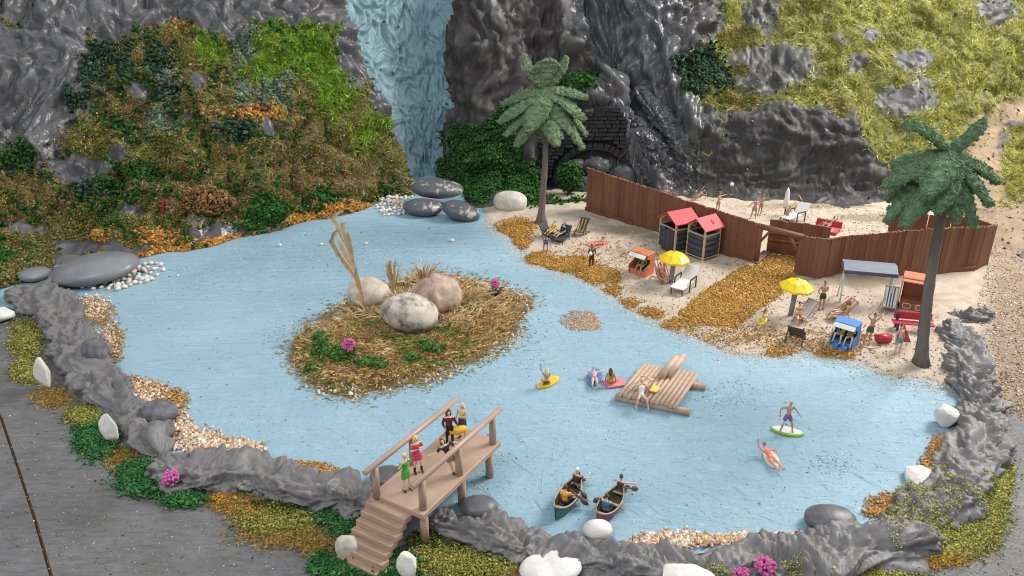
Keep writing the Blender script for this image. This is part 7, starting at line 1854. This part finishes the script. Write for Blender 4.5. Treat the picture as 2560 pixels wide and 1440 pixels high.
person('sitter in olive inside the orange hooded beach chair', seated_in(hc_orange, 0.05, 0.0, 0.5), hc_orange.rotation_euler.z, dict(torso=(0, .3, 1), arms=[((-.4, -.2, -.9), (.2, -.8, -.4)), ((.4, -.2, -.9), (-.1, -.8, -.5))], legs=[((-.2, -1, .1), (0.05, -.3, -1)), ((.25, -1, .1), (0.1, -.3, -1))]), OLV, [('shirt', (0.34, 0.29, 0.10)), ('trunks', (0.30, 0.27, 0.10))], BRN_H, pel=0.14)
bird = thing('bird', seated_in(hc_orange, 0.1, 0.1, 1.95), 0.6, 'small brown and grey bird perched on the orange hooded beach chair', 'bird')
MB().ball((0, 0, 0.16), (0.22, 0.12, 0.13), Matrix.Rotation(-0.3, 3, 'Y')).tube([(-0.15, 0, 0.13), (-0.42, 0, 0.06)], [0.08, 0.03], 8).ball((0.2, 0, 0.30), 0.10).tube([(0.28, 0, 0.30), (0.40, 0, 0.28)], [0.035, 0.006], 6).tube([(0.02, 0.05, 0.08), (0.02, 0.05, -0.09)], 0.015, 5).tube([(0.02, -0.05, 0.08), (0.02, -0.05, -0.09)], 0.015, 5).build('bird_body', mat('bird_feathers', (0.28, 0.20, 0.15), 0.7, 0.4, 4), bird)
person('tanned sitter in the red and white deckchair under the parasol', seated_in(dc_red, 0, 0.05, 0.3), dc_red.rotation_euler.z, dict(torso=(0, .75, 1), head=(0, .4, 1), arms=[((-.3, -.2, -.9), (.1, -.8, -.4)), ((.3, -.2, -.9), (-.1, -.8, -.4))], legs=[((-.12, -1, .18), (0, -.4, -.9)), ((.12, -1, .18), (0, -.4, -.9))]), TAN, [('trunks', (0.30, 0.10, 0.07))], BRN_H, pel=0.18)
# right part of the beach
person('bather wearing a yellow swim ring, left of the dark folding chair', ground_px(1906, 838), 0.35, dict(torso=(0.05, 0, 1), arms=[((-.6, -.2, -.6), (.3, -.8, -.2)), ((.7, 0, -.5), (-.4, -.6, .3))], legs=[((-.08, 0, -1), (-.02, .05, -1)), ((.1, -.1, -1), (.1, .05, -1))]), YEL, [('briefs', (0.75, 0.70, 0.55)), ('bra', (0.75, 0.70, 0.55))], RED_H, True)
me = MB(); ns_ = 20
bm = me.bm
rings = []
for k in range(ns_):
    a = 2 * math.pi * k / ns_
    rings.append([bm.verts.new(((0.30 + 0.11 * math.cos(b)) * math.cos(a), (0.30 + 0.11 * math.cos(b)) * math.sin(a), 0.11 * math.sin(b))) for b in [2 * math.pi * j / 10 for j in range(10)]])
for k in range(ns_):
    for j in range(10):
        f = bm.faces.new((rings[k][j], rings[(k + 1) % ns_][j], rings[(k + 1) % ns_][(j + 1) % 10], rings[k][(j + 1) % 10])); f.smooth = True
o = me.build('swim_ring', mat('yellow_ring', (0.85, 0.60, 0.05), 0.35)); o.location = ground_px(1906, 838) + V3(-0.17, -0.06, 0.98); o.rotation_euler = (0.45, -0.5, 0); o.scale = (0.74, 0.74, 0.74); tag(o, 'yellow swim ring held at the waist of a bather', 'swim ring')
person('person in a red bikini sitting on the front edge of a pale deckchair', ground_px(1995, 806), 0.12, dict(torso=(-.03, .1, 1), arms=[((-.35, .0, -.95), (.15, -.4, -.9)), ((.35, .0, -.95), (-.1, -.4, -.9))], legs=[((-.4, -.9, -.1), (-.08, -.05, -1)), ((.4, -.9, -.1), (.12, -.05, -1))]), FAIR, [('bra', (0.50, 0.03, 0.035)), ('briefs', (0.50, 0.03, 0.035))], DARK, pel=0.50)
person('man in dark olive trunks and a grey cap standing near the swing', ground_px(2052, 774), 0.15, dict(arms=[((-.35, .25, -.9), (.45, .5, -.6)), ((.35, .25, -.9), (-.45, .5, -.6))], legs=LEGS), TAN, [('trunks', (0.055, 0.055, 0.03)), ('cap', (0.14, 0.16, 0.14)), ('shoes', (0.30, 0.14, 0.10))], BRN_H, s=1.12)
person('red-haired sunbather stretched out on the apricot deckchair', seated_in(dc_apr, 0, -0.02, 0.42), dc_apr.rotation_euler.z, dict(torso=(0, .85, .85), head=(0, .5, .9), arms=[((-.3, -.45, -.7), (.2, -.6, -.3)), ((.3, -.45, -.7), (-.2, -.6, -.3))], legs=[((-.1, -1, .08), (0, -.9, -.5)), ((.1, -1, .02), (0, -.75, -.75))]), FAIR, [('swimsuit', (0.30, 0.21, 0.10))], RED_H, True, pel=0.14)
person('pale person in the blue hooded beach chair, nearer the awning side', seated_in(hc_blue, -0.22, 0.0, 0.5), hc_blue.rotation_euler.z - 0.2, dict(torso=(.12, .25, 1), arms=[((-.3, -.3, -.9), (.4, -.8, .1)), ((.5, -.3, -.7), (.3, -.8, .1))], legs=[((-.25, -1, .3), (0.1, -.45, -.9)), ((.3, -1, .35), (0.2, -.4, -.9))]), YEL, [('trunks', (0.42, 0.33, 0.12))], BRN_H, pel=0.14)
person('red-haired person in the blue hooded beach chair, at the inner side', seated_in(hc_blue, 0.26, 0.02, 0.5), hc_blue.rotation_euler.z + 0.1, dict(torso=(-.12, .25, 1), arms=[((-.5, -.4, -.7), (-.3, -.8, .1)), ((.3, -.3, -.9), (-.5, -.7, .1))], legs=[((-.2, -1, .2), (-0.1, -.3, -1)), ((.2, -1, .15), (0, -.3, -1))]), YEL, [('top', (0.50, 0.10, 0.05)), ('briefs', (0.50, 0.10, 0.05))], RED_H, pel=0.14)
person('man in green trunks with both hands raised over his head', ground_px(2170, 858), 0.12, dict(torso=(.16, 0, 1), arms=[((-.75, 0, .75), (.75, .0, .75)), ((.75, 0, .55), (-.55, .0, .85))], legs=[((-.25, 0, -1), (-.22, .02, -1)), ((-.02, 0, -1), (-.02, .02, -1))]), TAN, [('trunks', (0.025, 0.12, 0.055))], BRN_H, s=1.08)
st_ = MB().tube([(0, 0, 0), (0, 0, 0.035)], [0.42, 0.40], 14).build('figure_stand', mat('clear_stand', (0.55, 0.48, 0.42), 0.3), loc=ground_px(2172, 862)); tag(st_, 'thin round stand under the man in green trunks', 'stand')
person('man in teal shorts standing with a red board behind his arm', ground_px(2242, 884), 0.35, dict(torso=(-.05, 0, 1), arms=[((-.4, .05, -.95), (-.1, -.25, -.95)), ((.5, .35, -.8), (.3, .1, -.95))], legs=[((-.1, 0, -1), (.02, .1, -1)), ((.14, -.1, -1), (.02, .1, -1))]), FAIR, [('trunks', (0.10, 0.34, 0.36))], BRN_H, s=1.05)
p = ground_px(2250, 880)
o = MB().prism([Vector(q) for q in [(-0.30, 0, 0.55), (-0.1, 0, 1.35), (0.05, 0, 1.5), (0.32, 0, 1.0), (0.72, 0, 0.35), (0.3, 0, 0.42)]], (0, 0.09, 0)).build('bodyboard', M_red); o.location = p + V3(0.05, 0.28, 0); o.rotation_euler = (0.0, 0, 0.25); tag(o, 'red bodyboard held by the man in teal shorts', 'bodyboard')
# beyond the fence
TANF = (0.44, 0.25, 0.165)
def tanned(label, p, yaw, pose, **k): return person(label, p, yaw, pose, TANF, [('trunks', (0.36, 0.20, 0.13))], (0.34, 0.19, 0.12), **k)
p = on_beach(1662, 520)
tanned('tanned bather whose head and shoulders show above the long fence', p, 0.2, dict(torso=(.08, .1, 1), arms=[((-.5, .1, -.8), (.1, -.2, -.9)), ((.6, .1, -.7), (.3, -.2, -.9))], legs=LEGS), s=1.1)
p = hit_hill([1738], [506])[0]
tanned('tanned bather leaning back on the rock with hands behind the head', Vector(p) + V3(0.1, -0.25, -0.1), 0.2, dict(torso=(.85, .1, .62), side=(0.5, -.4, -.7), head=(.9, 0, .6), arms=[((.2, -.5, .8), (.6, .4, .3)), ((.7, -.3, -.3), (.2, .5, .6))], legs=[((-.8, -.1, -.6), (-.75, .0, -.65)), ((-.8, .1, -.6), (-.8, .0, -.6))]), pel=0.75)
tanned('tanned bather reaching towards a white ball inside the fence', ground_px(1794, 530), 0.6, dict(torso=(.15, 0, 1), arms=[((.1, -.5, -.8), (.6, -.4, -.2)), ((.9, -.1, .05), (1, -.1, .1))], legs=[((-.2, 0, -1), (-.15, .02, -1)), ((.1, 0, -1), (-.05, .02, -1))]))
tanned('front figure of the pair of tanned bathers inside the fence', ground_px(1884, 546), -0.3, dict(torso=(.1, -.05, 1), arms=[((-.7, -.1, -.7), (-.5, -.3, -.8)), ((.4, 0, .3), (.5, .1, .4))], legs=[((-.2, -.1, -1), (-.15, .05, -1)), ((.12, .1, -1), (.05, .1, -1))]))
tanned('rear figure of the pair of tanned bathers inside the fence', ground_px(1901, 536), 0.3, dict(torso=(.15, 0, 1), arms=[((-.5, -.2, -.6), (-.4, -.4, -.5)), ((.7, -.2, .2), (-.2, -.2, .8))], legs=[((-.25, -.1, -1), (-.2, .05, -1)), ((.02, .1, -1), (-.05, .1, -1))]))
tanned('tanned bather seated by the closed white parasol', ground_px(1966, 552), -0.9, dict(torso=(.0, .35, 1), arms=[((-.5, -.5, .2), (.1, -.3, .9)), ((.4, -.3, -.8), (.0, -.8, -.2))], legs=[((-.12, -1, .15), (0, -.8, -.5)), ((.12, -1, .1), (0, -.8, -.5))]), pel=0.5)
tanned('tanned sunbather on the far half of the red mattress', ground_px(2072, 574), -0.9, dict(torso=(0, .8, .6), head=(0, .5, .8), arms=[((-.5, -.2, -.5), (.1, -.7, -.2)), ((.4, .2, .6), (-.3, .3, .6))], legs=[((-.1, -.9, .5), (0, -.7, -.7)), ((.1, -1, .1), (0, -1, -.1))]), pel=0.42)
tanned('tanned sunbather on the near half of the red mattress', ground_px(2052, 580), -1.0, dict(torso=(0, .8, .6), head=(0, .5, .8), arms=[((-.5, -.2, -.5), (.1, -.7, -.2)), ((.5, -.2, -.5), (-.1, -.7, -.2))], legs=[((-.1, -.9, .3), (0, -.9, -.4)), ((.1, -.8, .6), (0, -.6, -.8))]), pel=0.42)

# fuse every body and garment into one skin, then add the separate fingers to the bodies
dg = bpy.context.evaluated_depsgraph_get()
dg.update()
for o, extra in _todo:
    me = bpy.data.meshes.new_from_object(o.evaluated_get(dg))
    if extra:
        bm = bmesh.new(); bm.from_mesh(me); bm.from_mesh(extra); bm.to_mesh(me); bm.free()
    old = o.data; mats_ = [m for m in old.materials]
    o.modifiers.clear()
    o.data = me
    if not me.materials:
        for m in mats_: me.materials.append(m)
    me.polygons.foreach_set('use_smooth', [True] * len(me.polygons))
    bpy.data.meshes.remove(old)
